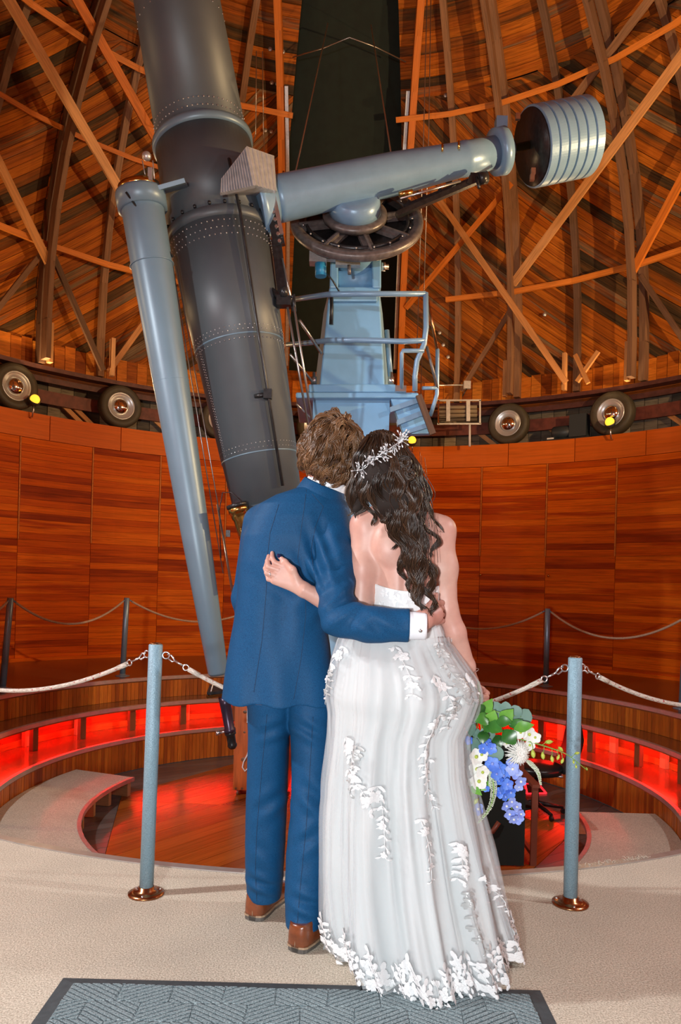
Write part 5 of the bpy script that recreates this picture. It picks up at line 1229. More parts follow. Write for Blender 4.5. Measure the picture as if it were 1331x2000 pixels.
def folds(x, y, z):
    # drapery: long soft vertical folds on the skirt of the jacket, diagonal pulls at the armhole and elbow
    low = np.clip((1.22 - z) / 0.3, 0, 1)
    f = 0.0055 * low * np.sin(46 * x + 5 * z) * np.cos(9 * z + 2)
    ax_, az_ = SHO.x, SHO.z
    m1 = np.exp(-(((x - (G(625, 1100).x)) / 0.05) ** 2 + ((z - G(625, 1100).z) / 0.10) ** 2)) * (y < 2.56)
    f = f + 0.011 * m1 * np.sin(120 * (x * 0.85 + z * 0.35))
    m2 = np.exp(-(((x - ELB.x) / 0.09) ** 2 + ((z - ELB.z - 0.06) / 0.09) ** 2)) * (y < 2.6)
    f = f + 0.009 * m2 * np.sin(105 * (z * 0.75 - x * 0.65))
    m3 = np.exp(-(((x - G(660, 1110).x) / 0.05) ** 2 + ((z - G(660, 1110).z) / 0.07) ** 2)) * (y < 2.6)
    f = f + 0.008 * m3 * np.sin(95 * (z * 0.8 - x * 0.6))
    m4 = np.exp(-(((x - at(740, 1220, 2.35).x) / 0.07) ** 2 + ((z - at(740, 1220, 2.35).z) / 0.05) ** 2)) * (y < 2.5)
    f = f + 0.006 * m4 * np.sin(90 * (x * 0.6 + z * 0.8))
    m5 = np.exp(-(((x - G(560, 1130).x) / 0.08) ** 2 + ((z - G(560, 1130).z) / 0.08) ** 2)) * (y < 2.6)
    f = f + 0.005 * m5 * np.sin(85 * (z * 0.8 + x * 0.5))
    # centre-back waist shaping
    f = f + 0.010 * np.exp(-(((x - G(560, 1190).x) / 0.035) ** 2 + ((z - G(560, 1190).z) / 0.12) ** 2)) * (y < 2.58)
    return f
J.disp(folds)
J.cut(lambda x, y, z: (x - WRI.x) * ux.x + (y - WRI.y) * ux.y + (z - WRI.z) * ux.z)
net_obj('jacket', 'suit_navy', man, J.surf(), smooth=1); jacket = bpy.data.objects['jacket']
def seam(pts, surf, par, name='seam', mat='seam_navy', r_=0.0009):
    P = []
    for (a, b_) in zip(pts, pts[1:]):
        n_ = max(2, int(math.hypot(b_[0] - a[0], b_[1] - a[1]) / 8))
        for k in range(n_):
            h_ = hit(surf, a[0] + (b_[0] - a[0]) * k / n_, a[1] + (b_[1] - a[1]) * k / n_, 0.0)
            if h_ is not None: P.append(h_)
    h_ = hit(surf, *pts[-1]); 
    if h_ is not None: P.append(h_)
    if len(P) > 2: MB().tube(P, r_, 5).build(name, mat, par)
seam([(545, 985), (528, 1040), (522, 1090), (520, 1160), (512, 1250), (496, 1352)], 'jacket', jacket)
seam([(600, 950), (588, 1040), (582, 1090), (596, 1150), (598, 1200), (588, 1290), (574, 1366)], 'jacket', jacket)
seam([(610, 965), (632, 990), (616, 1030), (608, 1075), (615, 1130)], 'jacket', jacket)
# jacket collar, shirt collar
NK0, NK1 = G(628, 966, 2.57), G(648, 918, 2.555); NKA = (NK1 - NK0).normalized()
MB().lathe([(0.0, 0.088), (0.012, 0.084), (0.042, 0.076), (0.046, 0.072), (0.04, 0.069), (0.0, 0.080)], NK0 - NKA * 0.01, NKA, 40, caps=False).build('jacket_collar', 'suit_navy', man)
MB().lathe([(0.0, 0.074), (0.05, 0.069), (0.066, 0.067), (0.068, 0.064), (0.05, 0.063), (0.0, 0.066)], NK0 - NKA * 0.006 + Vector((0.004, 0, 0)), NKA, 40, caps=False).build('shirt_collar', 'shirt_white', man)
# cuff
CU = WRI + ux * 0.05
mb = MB().lathe([(-0.02, 0.044), (0.045, 0.042), (0.052, 0.040), (0.052, 0.036), (0.0, 0.036)], WRI, ux, 32, caps=False); mb.build('shirt_cuff', 'shirt_white', man)
mb = MB(); mb.lathe([(0, 0.0055), (0.003, 0.0055), (0.004, 0.002)], hit('jacket', 790, 1224) + Vector((0.042, -0.001, -0.009)) if False else WRI + ux * 0.03 + Vector((0.0, -0.042, -0.012)), (0, -1, -0.2), 12); mb.build('cufflink', 'silver', man)
# body
hc_ = G(648, 884, 2.55); tilt = Matrix.Rotation(math.radians(14), 3, 'Y')
B = SDF((-0.40, 2.15, 0.02), (0.44, 2.96, 1.80), 0.0065)
B.ell(hc_, (0.075, 0.094, 0.112), 0.0, [list(r) for r in tilt]); fwd = Vector((0.25, 1, 0)).normalized()
up_ = tilt @ Vector((0, 0, 1)); sd_ = up_.cross(fwd).normalized() * -1
B.cone(hc_ + fwd * 0.035 - up_ * 0.05, hc_ + fwd * 0.062 - up_ * 0.098, 0.058, 0.036, 0.03)
B.cone(hc_ + fwd * 0.092 - up_ * 0.005, hc_ + fwd * 0.112 - up_ * 0.040, 0.010, 0.016, 0.012)
for s in (-1, 1): B.ell(hc_ + sd_ * s * 0.078 - up_ * 0.01, (0.010, 0.018, 0.030), 0.006); B.ell(hc_ + fwd * 0.088 + sd_ * s * 0.032 + up_ * 0.006, (0.016, 0.010, 0.008), 0.006)
for s in (-0.010, 0.010): B.ell(hc_ + fwd * 0.098 - up_ * (0.072 + s * .6), (0.022, 0.010, 0.006), 0.004)
B.cone(NK0, hc_ - up_ * 0.06, 0.058, 0.054, 0.02)
B.column([(z, cx, cy, ax * 0.82, ay * 0.82) for z, cx, cy, ax, ay in gcol(rows, GD, [0.05, 0.075, 0.095, 0.11, 0.122, 0.13, 0.132, 0.128, 0.128, 0.135, 0.142, 0.146])], 0.03)
B.chain([SHO, G(654, 1100, 2.465), ELB, at(715, 1219, 2.318), WRI, at(828, 1210, 2.325)], [0.05, 0.05, 0.042, 0.042, 0.034, 0.028], 0.02)
B.chain([LSH, LEL, LWR], [0.046, 0.042, 0.030], 0.02)
HPL, HPR = G(520, 1340, 2.62), G(600, 1345, 2.60)
LK, LA = at(522, 1560, 2.66), at(514, 1735, 2.74); RK, RA = at(605, 1580, 2.55), at(592, 1785, 2.53)
B.chain([HPL, LK, LA], [0.07, 0.045, 0.03], 0.03); B.chain([HPR, RK, RA], [0.07, 0.045, 0.03], 0.03)
# left hand, resting in front of him (five short curled fingers)
lw = LWR; B.cone(lw, lw + Vector((0.03, 0.06, -0.03)), 0.030, 0.034, 0.012)
for k in range(4): B.chain([lw + Vector((0.02 + 0.018 * k - .03, 0.08, -0.045)), lw + Vector((0.03 + 0.018 * k - .03, 0.105, -0.075)), lw + Vector((0.045 + 0.018 * k - .03, 0.085, -0.095))], [0.010, 0.009, 0.008], 0.004)
B.chain([lw + Vector((0.035, 0.05, -0.02)), lw + Vector((0.065, 0.075, -0.035)), lw + Vector((0.075, 0.09, -0.055))], [0.013, 0.011, 0.009], 0.005)
# right hand on her waist: palm against her side, fingers wrapped forward
H_ = SDF((0.17, 2.15, 0.98), (0.42, 2.62, 1.24), 0.0021)
W1 = at(828, 1210, 2.325); PM = at(846, 1200, 2.362)
H_.chain([at(800, 1221, 2.312), W1], [0.032, 0.028], 0.01)
H_.cone(W1, PM, 0.029, 0.034, 0.018, ((0.2, 1, 0), 0.62))
for k, (y_, l_) in enumerate(((1180, 1.0), (1191, 1.1), (1203, 1.05), (1215, 0.85))):
    m0 = at(852, y_, 2.372); m1 = at(860 + 2 * l_, y_ - 2, 2.41); m2 = at(864 + 2 * l_, y_ - 3, 2.45); m3 = at(862, y_ - 3, 2.485)
    H_.chain([PM.lerp(m0, 0.3), m0, m1, m2, m3], [0.010, 0.0105, 0.0095, 0.0088, 0.0075], 0.004)
H_.chain([W1 + Vector((0.004, -0.008, 0.014)), at(840, 1184, 2.345), at(848, 1172, 2.362), at(852, 1162, 2.378)], [0.013, 0.012, 0.0105, 0.0085], 0.006)
B.cut(lambda x, y, z: (x - W1.x + 0.004) * ux.x + (y - W1.y) * ux.y + (z - W1.z) * ux.z)
net_obj('body', 'skin_man', man, B.surf(), H_.surf())
# trousers
Tt = SDF((-0.40, 2.30, 0.02), (0.06, 2.92, 0.95), 0.0045)
lrows = [(1330, 470, 590), (1390, 484, 575), (1450, 485, 566), (1520, 483, 563), (1600, 480, 560), (1680, 479, 556), (1730, 480, 553), (1764, 484, 549)]
rrows = [(1330, 560, 655), (1400, 562, 654), (1460, 568, 650), (1530, 570, 646), (1600, 567, 642), (1680, 559, 638), (1760, 556, 634), (1826, 558, 626)]
def leg(rows_, d0, d1, ay):
    out = []
    for i, (y, xl, xr) in enumerate(rows_):
        k = i / (len(rows_) - 1); d_ = d0 + (d1 - d0) * k; p, q = at(xl, y, d_), at(xr, y, d_); zz = at(xl, y, d_ - 0.8 * ay[i]).z; out.append((max(zz, 0.055 + 0.02 * (len(rows_) - 1 - i)), (p.x + q.x) / 2, d_, (q.x - p.x) / 2, ay[i]))
    return sorted(out)
Tt.column(leg(lrows, 2.60, 2.73, [0.12, 0.115, 0.10, 0.09, 0.085, 0.082, 0.080, 0.078]), 0.0, 2.2)
Tt.column(leg(rrows, 2.60, 2.53, [0.12, 0.115, 0.10, 0.09, 0.085, 0.082, 0.080, 0.078]), 0.012, 2.2)
def tfold(x, y, z):
    f = 0.0
    for (px_, py_, dd, wx, wz, ang, fr_, am) in ((600, 1420, 2.55, .07, .05, 0.5, 120, .006), (540, 1420, 2.6, .06, .05, -0.4, 110, .005), (615, 1560, 2.5, .06, .07, 0.7, 85, .008), (530, 1570, 2.6, .06, .06, -0.6, 85, .006), (610, 1640, 2.48, .06, .06, -0.6, 90, .006), (515, 1725, 2.66, .05, .05, 0.35, 120, .008), (600, 1770, 2.46, .05, .06, 0.3, 110, .008), (520, 1660, 2.64, .05, .05, 0.5, 80, .005)):
        c = at(px_, py_, dd); m = np.exp(-(((x - c.x) / wx) ** 2 + ((z - c.z) / wz) ** 2)) * (y < dd + 0.06)
        f = f + am * m * np.sin(fr_ * ((z - c.z) * math.cos(ang) + (x - c.x) * math.sin(ang)) + 0.6)
    return f
Tt.disp(tfold)
net_obj('trousers', 'suit_navy', man, Tt.surf(), smooth=1); trs = bpy.data.objects['trousers']
seam([(522, 1395), (512, 1500), (502, 1620), (499, 1700), (502, 1760)], 'trousers', trs, 'crease')
seam([(612, 1400), (606, 1500), (598, 1620), (588, 1720), (580, 1815)], 'trousers', trs, 'crease')
# shoes
def shoe(heel, dirv, label_par):
    d_ = Vector((dirv[0], dirv[1], 0)).normalized(); sx = Vector((d_.y, -d_.x, 0)); L = 0.295
    def P(s, w_, z): return Vector(heel) + d_ * (s * L) + sx * w_ + Vector((0, 0, z))
    half = [(0.0, .014), (.02, .029), (.06, .037), (.2, .041), (.36, .039), (.52, .046), (.68, .053), (.82, .050), (.93, .036), (1.0, .012)]
    def ringz(z, inset, s0=0.0): return [P(s, (w_ - inset), z) for s, w_ in half] + [P(s, -(w_ - inset), z) for s, w_ in reversed(half)]
    mb = MB().loft([ringz(0.0, 0.002), ringz(0.014, 0.0)], True, True, 0, False); mb.build('sole', 'shoe_sole', man)
    mb = MB(); hl = [P(s, w_, 0) for s, w_ in half[:5]] + [P(s, -w_, 0) for s, w_ in reversed(half[:5])]; mb.loft([[p + Vector((0, 0, 0.0005)) for p in hl], [p + Vector((0, 0, .026)) for p in hl]], True, True, 0, False); mb.build('heel', 'shoe_sole', man)
    mb = MB().loft([ringz(0.014, -0.003), ringz(0.020, -0.003), ringz(0.0205, 0.003)], True, True, 0, False); mb.build('welt', 'shoe_welt', man)
    prof = {0: .088, 1: .089, 2: .091, 3: .092, 4: .088, 5: .080, 6: .064, 7: .055, 8: .048, 9: .036}
    rings = []
    for z_k in np.linspace(0, 1, 8):
        rg_ = []
        for sgn in (1, -1):
            seq = list(enumerate(half)) if sgn > 0 else list(reversed(list(enumerate(half))))
            for i, (s, w_) in seq:
                h = prof[i]; z = 0.018 + (h - 0.018) * z_k; ww = w_ * math.sqrt(max(0.02, 1 - z_k ** 2.4)) * (0.97 if z_k < .7 else 1)
                if i <= 4: ww = w_ * (1 + 0.06 * math.sin(PI * z_k) - 0.16 * z_k)
                ss = s + ((-0.012 * math.sin(PI * z_k) + 0.02 * z_k) if i <= 1 else 0) - (0.06 * z_k if i == 9 else 0) - (0.02 * z_k if i == 8 else 0); rg_.append(P(ss, sgn * ww, z))
        rings.append(rg_)
    mb = MB().loft(rings, True, True); up_s = mb.build('shoe', 'shoe_leather', man)
    MB().tube([P(-0.002, 0, 0.02), P(0.004, 0, 0.05), P(0.025, 0, 0.086)], 0.0016, 5).build('back_seam', 'shoe_welt', up_s)
    for k in range(4):
        s = 0.46 + 0.06 * k; z = 0.083 - 0.008 * k; MB().tube([P(s, -0.026, z - .006), P(s, 0, z + .004), P(s, 0.026, z - .006)], 0.0022, 5).build('shoelace', 'lace_brown', up_s)
    MB().tube([P(.46, .012, .088), P(.43, .035, .10), P(.47, .045, .085), P(.48, .02, .086)], 0.0022, 5).build('lace_bow', 'lace_brown', up_s); MB().tube([P(.46, -.012, .088), P(.43, -.035, .10), P(.47, -.045, .085), P(.48, -.02, .086)], 0.0022, 5).build('lace_bow', 'lace_brown', up_s)
shoe((-0.282, 2.66, 0.001), (0.34, 1), man); shoe((-0.118, 2.44, 0.001), (0.55, 1), man)
# groom's hair: wavy clumps combed from the crown
def strands_obj(name, mat, parent, S):
    """S: list of (points list, radius list, rnd)"""
    mb = MB()
    for pts, rad, rnd in S: mb.tube(pts, rad, 4, rnd, False)
    return mb.build(name, mat, parent, kind='stuff')
rr = random.Random(77); S = []
crown = (Vector((0.30, -0.45, 1.0))).normalized()
HR = (0.082, 0.100, 0.116)
def scalp(dirv, off=0.0): return hc_ + tilt @ Vector((dirv.x * (HR[0] + off), dirv.y * (HR[1] + off), dirv.z * (HR[2] + off)))
cap = SDF((hc_.x - .16, hc_.y - .17, hc_.z - .17), (hc_.x + .16, hc_.y + .17, hc_.z + .17), 0.005); cap.ell(hc_, (HR[0] + .010, HR[1] + .010, HR[2] + .010), 0, [list(r) for r in tilt])
cap.cut(lambda x, y, z: np.minimum((hc_.z - 0.075) - z + 0 * x + 0 * y, 1) * 1.0); cap.cut(lambda x, y, z: (y - hc_.y - 0.055) + (hc_.z + 0.01 - z) * 0.6 + 0 * x)
V, F = cap.surf(); 
net_obj('hair_mass', 'hair_base_brown', man, (V, F)); bpy.data.objects['hair_mass'].data.attributes.new('rnd', 'FLOAT', 'FACE').data.foreach_set('value', [0.06] * len(F))
for c in range(330):
    while True:
        v = Vector((rr.gauss(0, 1), rr.gauss(0, 1), rr.gauss(0, 1))).normalized()
        if v.z > -0.62 and (v.y < 0.35 + 0.8 * max(0, v.z)): break
    tg = (v - crown * v.dot(crown)); tg = tg.normalized() if tg.length > .05 else Vector((1, 0, 0))
    tg = (tg * 0.9 + Vector((0.25 * math.sin(5 * v.z + 3 * v.x), 0, -0.25))); tg = (tg - v * tg.dot(v)).normalized(); sdv = v.cross(tg)
    L = rr.uniform(0.05, 0.085) * (0.75 if v.z < -0.2 else 1); ph = rr.uniform(0, 6.3); amp = rr.uniform(0.05, 0.13); lift = rr.uniform(0.016, 0.034); tone = rr.random()
    curl = rr.uniform(-0.5, 0.5)
    for k in range(11):
        o1 = Vector((rr.gauss(0, .055), rr.gauss(0, .055), rr.gauss(0, .055))); pts = []; rad = []; n_ = 8; l2 = L * rr.uniform(.8, 1.15); ph2 = ph + rr.gauss(0, .25)
        for i in range(n_):
            s = i / (n_ - 1); dv = (v + o1 * (1 - .55 * s) + tg * s * l2 / 0.1 + sdv * (amp * math.sin(ph2 + 4.2 * s) + curl * s * s * .35)).normalized()
            off = 0.002 + lift * math.sin(PI * min(1, s * 0.85 + 0.08)) + (0.010 * s * math.sin(ph2 * 2 + 5 * s))
            pts.append(scalp(dv, off)); rad.append(0.0021 * (1 - 0.75 * s ** 2))
        S.append((pts, rad, max(.001, min(1, 0.25 + 0.75 * tone * rr.uniform(.6, 1)))))
strands_obj('hair', 'hair_brown', man, S)
# ================================================================== bride
wom = empty('person', (0.25, 2.47, 0.0), 'woman in a white strapless tulle gown with long dark wavy hair seen from behind', 'person')
BD = 2.46
bh = at(752, 915, 2.42); bt_ = Matrix.Rotation(math.radians(-15), 3, 'Y'); bup = bt_ @ Vector((0, 0, 1)); bf = Vector((-0.15, 1, 0)).normalized(); bs = bup.cross(bf).normalized() * -1
W = SDF((-0.16, 2.24, 0.02), (0.52, 2.72, 1.70), 0.0045)
W.ell(bh, (0.072, 0.090, 0.105), 0.0, [list(r) for r in bt_])
W.cone(bh + bf * 0.035 - bup * 0.045, bh + bf * 0.060 - bup * 0.090, 0.050, 0.028, 0.03); W.cone(bh + bf * 0.088 - bup * 0.005, bh + bf * 0.104 - bup * 0.036, 0.008, 0.012, 0.01)
for s in (-1, 1): W.ell(bh + bs * s * 0.073 - bup * 0.01, (0.008, 0.015, 0.027), 0.006); W.ell(bh + bf * 0.082 + bs * s * 0.03 + bup * 0.004, (0.015, 0.009, 0.007), 0.006)
for s in (-0.009, 0.009): W.ell(bh + bf * 0.092 - bup * (0.066 + s * .6), (0.019, 0.009, 0.005), 0.004)
NB = at(776, 1000, 2.45); W.cone(NB, bh - bup * 0.06, 0.048, 0.046, 0.03)
RS, LS = at(862, 1036, 2.47), at(713, 1026, 2.46)
W.cone(NB + Vector((0, .01, -.005)), RS, 0.042, 0.044, 0.05); W.cone(NB + Vector((0, .01, -.005)), LS, 0.042, 0.044, 0.05)
def bc(y, x, ax, ay, cy=2.475): p = at(x, y, BD); return (p.z, p.x, cy, ax, ay)
W.column(sorted([bc(1012, 785, 0.10, 0.055), bc(1040, 787, 0.128, 0.078), bc(1080, 790, 0.128, 0.088), bc(1140, 794, 0.112, 0.084), bc(1210, 796, 0.098, 0.078), bc(1260, 797, 0.12, 0.09), bc(1330, 798, 0.155, 0.105), bc(1400, 798, 0.15, 0.10)]), 0.035)
for sx_ in (-1, 1): W.ell(at(790 + sx_ * 32, 1065, 2.405), (0.040, 0.020, 0.055), 0.03)     # shoulder blades
W.disp(lambda x, y, z: 0.007 * np.exp(-((x - at(789, 1090, BD).x) / 0.014) ** 2) * np.clip((z - 1.1) / .08, 0, 1) * np.clip((1.40 - z) / .08, 0, 1) * (y < 2.45))   # spine
for s in (-1, 1): W.chain([at(798 + 40 * s, 1390, 2.48), at(798 + 34 * s, 1600, 2.50), at(798 + 30 * s, 1820, 2.52), at(798 + 30 * s, 1835, 2.66)], [0.075, 0.05, 0.032, 0.026], 0.02)
LE = at(705, 1198, 2.44); LWW = at(594, 1152, 2.398)
W.chain([LS, at(709, 1110, 2.45), LE], [0.042, 0.0425, 0.036], 0.03); W.chain([LE, at(648, 1180, 2.418), LWW], [0.036, 0.034, 0.0235], 0.015)
RE = at(874, 1190, 2.465); RW_ = at(914, 1300, 2.52)
W.chain([RS, at(868, 1110, 2.465), RE], [0.043, 0.041, 0.034], 0.03); W.chain([RE, at(890, 1235, 2.475), RW_, at(920, 1332, 2.535)], [0.035, 0.034, 0.024, 0.024], 0.015)
# hands, finer grid
A_ = (LWW - LE).normalized()
W.cut(lambda x, y, z: np.minimum((x - LWW.x + 0.004) * -1.0 + 0 * y + 0 * z, 1) if False else -(x - LWW.x) + 0 * y + 0 * z - 0.0)
Hn = SDF((-0.26, 2.30, 1.14), (-0.08, 2.50, 1.34), 0.0017)
fd = lambda x, y, d: at(x, y, d + 0.016)
Hn.chain([at(648, 1180, 2.418), LWW], [0.034, 0.0235], 0.0)
for (mx, my) in ((553, 1106), (544, 1113), (537, 1123), (536, 1134)): Hn.cone(LWW, fd(mx, my, 2.385), 0.019, 0.0125, 0.012, ((0, 1, 0), 0.72))
for pts, rad in (([(553, 1106, 2.385), (537, 1099, 2.385), (532, 1090, 2.405), (532, 1080, 2.42)], [.0105, .009, .0082, .0065]), ([(544, 1113, 2.385), (525, 1107, 2.385), (523, 1096, 2.41), (525, 1086, 2.425)], [.0105, .009, .0082, .0065]),
                 ([(537, 1123, 2.385), (522, 1119, 2.385), (519, 1110, 2.41), (521, 1100, 2.428)], [.0105, .009, .008, .0065]), ([(536, 1134, 2.388), (525, 1131, 2.392), (522, 1122, 2.41), (523, 1115, 2.425)], [.0095, .008, .0072, .006])):
    Hn.chain([fd(*p) for p in pts], rad, 0.003)
Hn.chain([fd(582, 1138, 2.380), fd(572, 1113, 2.372), fd(557, 1098, 2.385), fd(547, 1088, 2.40)], [.015, .0115, .0095, .0068], 0.008)
Hr = SDF((0.36, 2.38, 0.68), (0.60, 2.64, 0.98), 0.0025)
KH = at(926, 1358, 2.545)
Hr.chain([RW_, at(920, 1332, 2.535)], [0.024, 0.024], 0.01); Hr.cone(at(920, 1332, 2.535), KH, 0.024, 0.030, 0.015, ((0, 1, 0), 0.7))
for k in range(4):
    o_ = KH + Vector((0.004 * k, 0.0, -0.004 - 0.017 * k)); Hr.chain([KH + Vector((-.012, -.004, .012 - .008 * k)), o_ + Vector((0.028, -0.012, 0)), o_ + Vector((0.046, 0.014, -0.002)), o_ + Vector((0.028, 0.034, -0.003)), o_ + Vector((0.008, 0.030, -0.004))], [.010, .010, .009, .008, .007], 0.004)
Hr.chain([at(920, 1334, 2.535), KH + Vector((0.03, 0.012, 0.018)), KH + Vector((0.052, 0.03, 0.004))], [.013, .011, .009], 0.006)
W.cut(lambda x, y, z: np.where(x > 0.36, (at(924, 1325, 2.5).z) - z, -1.0) + 0 * y)
net_obj('body.bride', 'skin_fair', wom, W.surf(), Hn.surf(), Hr.surf()); bpy.data.objects['body.bride'].name = 'body'
def nail(p, n, up, w_=0.0052, l_=0.010):
    n = Vector(n).normalized(); up = Vector(up); up = (up - up.dot(n) * n).normalized(); M = Matrix((up.cross(n), up, n)).transposed(); mb = MB(); mb.sphere(p, 1.0, 8, 6, 0, (w_, l_, 0.0022), M); mb.build('fingernail', 'nail_navy', wom)
nail(fd(546, 1086, 2.394), (-.1, -1, .35), (-0.75, 0, .65), .0066, .011); nail(fd(532, 1078.5, 2.418), (-.2, -.5, 1), (0.1, 1, .5), .0045, .007); nail(fd(525.5, 1084.5, 2.424), (-.2, -.5, 1), (0.1, 1, .5), .0045, .007)
rgp = fd(528, 1121, 2.385); torus(rgp, (1, .1, .3), 0.0100, 0.0012).build('wedding_ring', 'silver', wom); mb = MB(); mb.sphere(rgp + Vector((0, -.011, 0)), 0.0032, 6, 4); mb.build('ring_stone', 'crystal', wom)
torus(at(921, 1311, 2.503), (0.35, .1, -1), 0.0255, 0.0012, 24).build('bracelet', 'silver', wom)
# ---- gown
KEY = [  # y, left, right, depth, near radius, far radius, pleat amplitude
    (1205, 742, 850, 2.472, 0.088, 0.085, 0.000), (1228, 692, 862, 2.470, 0.100, 0.10, 0.004), (1252, 664, 876, 2.468, 0.125, 0.11, 0.008), (1290, 652, 902, 2.465, 0.165, 0.13, 0.012), (1330, 644, 930, 2.462, 0.195, 0.15, 0.016), (1360, 640, 936, 2.462, 0.205, 0.155, 0.018),
    (1390, 646, 926, 2.462, 0.195, 0.15, 0.020), (1430, 647, 907, 2.465, 0.195, 0.16, 0.024), (1500, 643, 912, 2.47, 0.21, 0.17, 0.030), (1600, 639, 935, 2.48, 0.24, 0.19, 0.036), (1700, 638, 960, 2.49, 0.275, 0.21, 0.042), (1800, 644, 985, 2.50, 0.315, 0.23, 0.048), (1878, 655, 1002, 2.51, 0.345, 0.24, 0.052)]
KZ = []
for y, xl, xr, d_, rn, rf, am in KEY:
    p, q = at(xl, y, 2.45), at(xr, y, 2.45); KZ.append((max(0.016, (p.z + q.z) / 2), (p.x + q.x) / 2, d_, (q.x - p.x) / 2 - (0.020 if y > 1240 else 0.0), rn, rf, am))
KZ = np.array(sorted(KZ)); 
def kz(z): return [np.interp(z, KZ[:, 0], KZ[:, j]) for j in range(1, 7)]
PH = [(9, 0.3, 1.0), (14, 1.7, 0.55), (23, 4.1, 0.22), (37, 2.2, 0.07)]
def skirt_p(th, z, off=0.0, ph=0.0, amp=1.0):
    """th = 0 faces the viewer, positive to the right"""
    cx, cy, rx, rn, rf, am = kz(z)
    drift = 0.35 * math.sin(2.2 * z + 1.0)
    f = 0.0
    for n_, p_, a_ in PH:
        q = math.sin(n_ * (th + drift * 0.3) + p_ + ph + 0.9 * math.sin(3 * z + n_)); f += a_ * (1 - 2 * abs(q) ** 1.3) if n_ > 10 else a_ * q
    r_ = f * am * amp * 0.62
    c, s = math.cos(th), math.sin(th); ry = rn if c > 0 else rf
    k = 1 + (r_ + off) / math.hypot(rx * s, ry * c)
    return Vector((cx + rx * s * k, cy - ry * c * k, z))
def skirt_mesh(off, ph, amp, zlow, nth=260, nz=64, hemf=None, ztop=None):
    mb = MB(); ztop = ztop or KZ[-1, 0]; rings = []
    for i in range(nz + 1):
        rg_ = []
        for j in range(nth):
            th = 2 * PI * j / nth; z1 = zlow(th) if callable(zlow) else zlow; z = ztop + (z1 - ztop) * i / nz; p = skirt_p(th, max(z, KZ[0, 0]), off, ph, amp); p.z = z if z > .004 else .004
            rg_.append(p)
        rings.append(rg_)
    mb.loft(rings, True, False); return mb
dr = skirt_mesh(0.0, 0.0, 1.0, 0.018).build('dress', 'dress_satin', wom)
tul = skirt_mesh(0.014, 0.0, 0.85, lambda th: 0.020 + 0.010 * math.sin(11 * th) , 260, 64, None, 1.075).build('tulle_overlay', 'tulle', dr)
tul2 = skirt_mesh(0.030, 0.25, 0.72, lambda th: 0.022 + 0.012 * math.sin(7 * th + 1), 220, 50, None, 1.04).build('tulle_overlay', 'tulle', dr)
# bodice: fitted shell, dipping at the centre back
mb = MB(); rings = []
for i in range(15):
    k = i / 14; rg_ = []
    for j in range(72):
        th = 2 * PI * j / 72; top = at(790, 1140, BD).z + 0.004 - 0.028 * max(0, math.cos(th)) ** 2 + (0.05 if math.cos(th) < -0.2 else 0.0) * min(1, (-math.cos(th) - .2) * 3); bot = at(790, 1240, BD).z
        z = top + (bot - top) * k; T = sorted([bc(1012, 785, 0.10, 0.055), bc(1040, 787, 0.128, 0.078), bc(1080, 790, 0.128, 0.088), bc(1140, 794, 0.112, 0.084), bc(1210, 796, 0.098, 0.078), bc(1260, 797, 0.12, 0.09)]); T = np.array(T)
        cx, cy, ax, ay = [np.interp(z, T[:, 0], T[:, j2]) for j2 in (1, 2, 3, 4)]; o_ = 0.010 + 0.0012 * math.sin(40 * th) * math.sin(90 * z)
        rg_.append(Vector((cx + (ax + o_) * math.sin(th), cy - (ay + o_) * math.cos(th), z)))
    rings.append(rg_)
rings = [[p + (p - Vector((0.21, 2.475, p.z))) * -0.03 for p in rings[0]]] + rings
mb.loft(rings, True, False); bod = mb.build('bodice', 'lace_white', wom)
# ---- lace sprigs on the gown
def lace(th0, z0, elems, mat='lace_white', off=0.034, scale=1.0, rot=0.0, par=None, ph=0.25, amp=0.72, name='lace_motif', bod_=False):
    """elems: ('f', u, v, r) five-petal flower, ('l', u, v, len, ang) leaf, ('s', [(u, v)...]) stem; metres along the cloth"""
    mb = MB(); _, _, rx, rn, _, _ = kz(z0); rad = (rx + rn) / 2; cr, sr = math.cos(rot), math.sin(rot)
    def M(u, v, o=0.0):
        u, v = (u * cr - v * sr) * scale, (u * sr + v * cr) * scale
        p = skirt_p(th0 + u / rad, max(KZ[0, 0], min(KZ[-1, 0], z0 + v)), off + o, ph, amp); p.z = max(0.006, z0 + v); return p
    def petal(u, v, L, ang, wd, bend=0.0):
        ca, sa = math.cos(ang), math.sin(ang); pr = [(0, 0.12), (.3, .8), (.6, 1.0), (.85, .7), (1.0, .05)]; n = len(mb.v)
        for t_, w_ in pr:
            for s in (-1, 0, 1):
                a, b_ = t_ * L, s * w_ * wd; mb.v.append(tuple(M(u + a * ca - b_ * sa, v + a * sa + b_ * ca, 0.0012 * (1 - abs(s)) + 0.0012 * math.sin(PI * t_) + bend)))
        for i in range(len(pr) - 1):
            for s in range(2): a = n + i * 3 + s; mb.face((a, a + 1, a + 4, a + 3), None, 0, True)
    for e in elems:
        if e[0] == 'f':
            for k in range(5): petal(e[1], e[2], e[3], 2 * PI * k / 5 + e[1] * 50, e[3] * 0.36, 0.0004 * k)
            for k in range(4): petal(e[1], e[2], e[3] * .45, 2 * PI * k / 4 + .3, e[3] * .2, 0.0025)
        elif e[0] == 'l': petal(e[1], e[2], e[3], e[4], e[3] * (e[5] if len(e) > 5 else 0.27))
        else:
            P = [M(u, v, 0.001) for u, v in e[1]]
            if len(P) > 1: mb.tube(P, 0.0013, 4)
    return mb.build(name, mat, par or dr)
rr = random.Random(55)
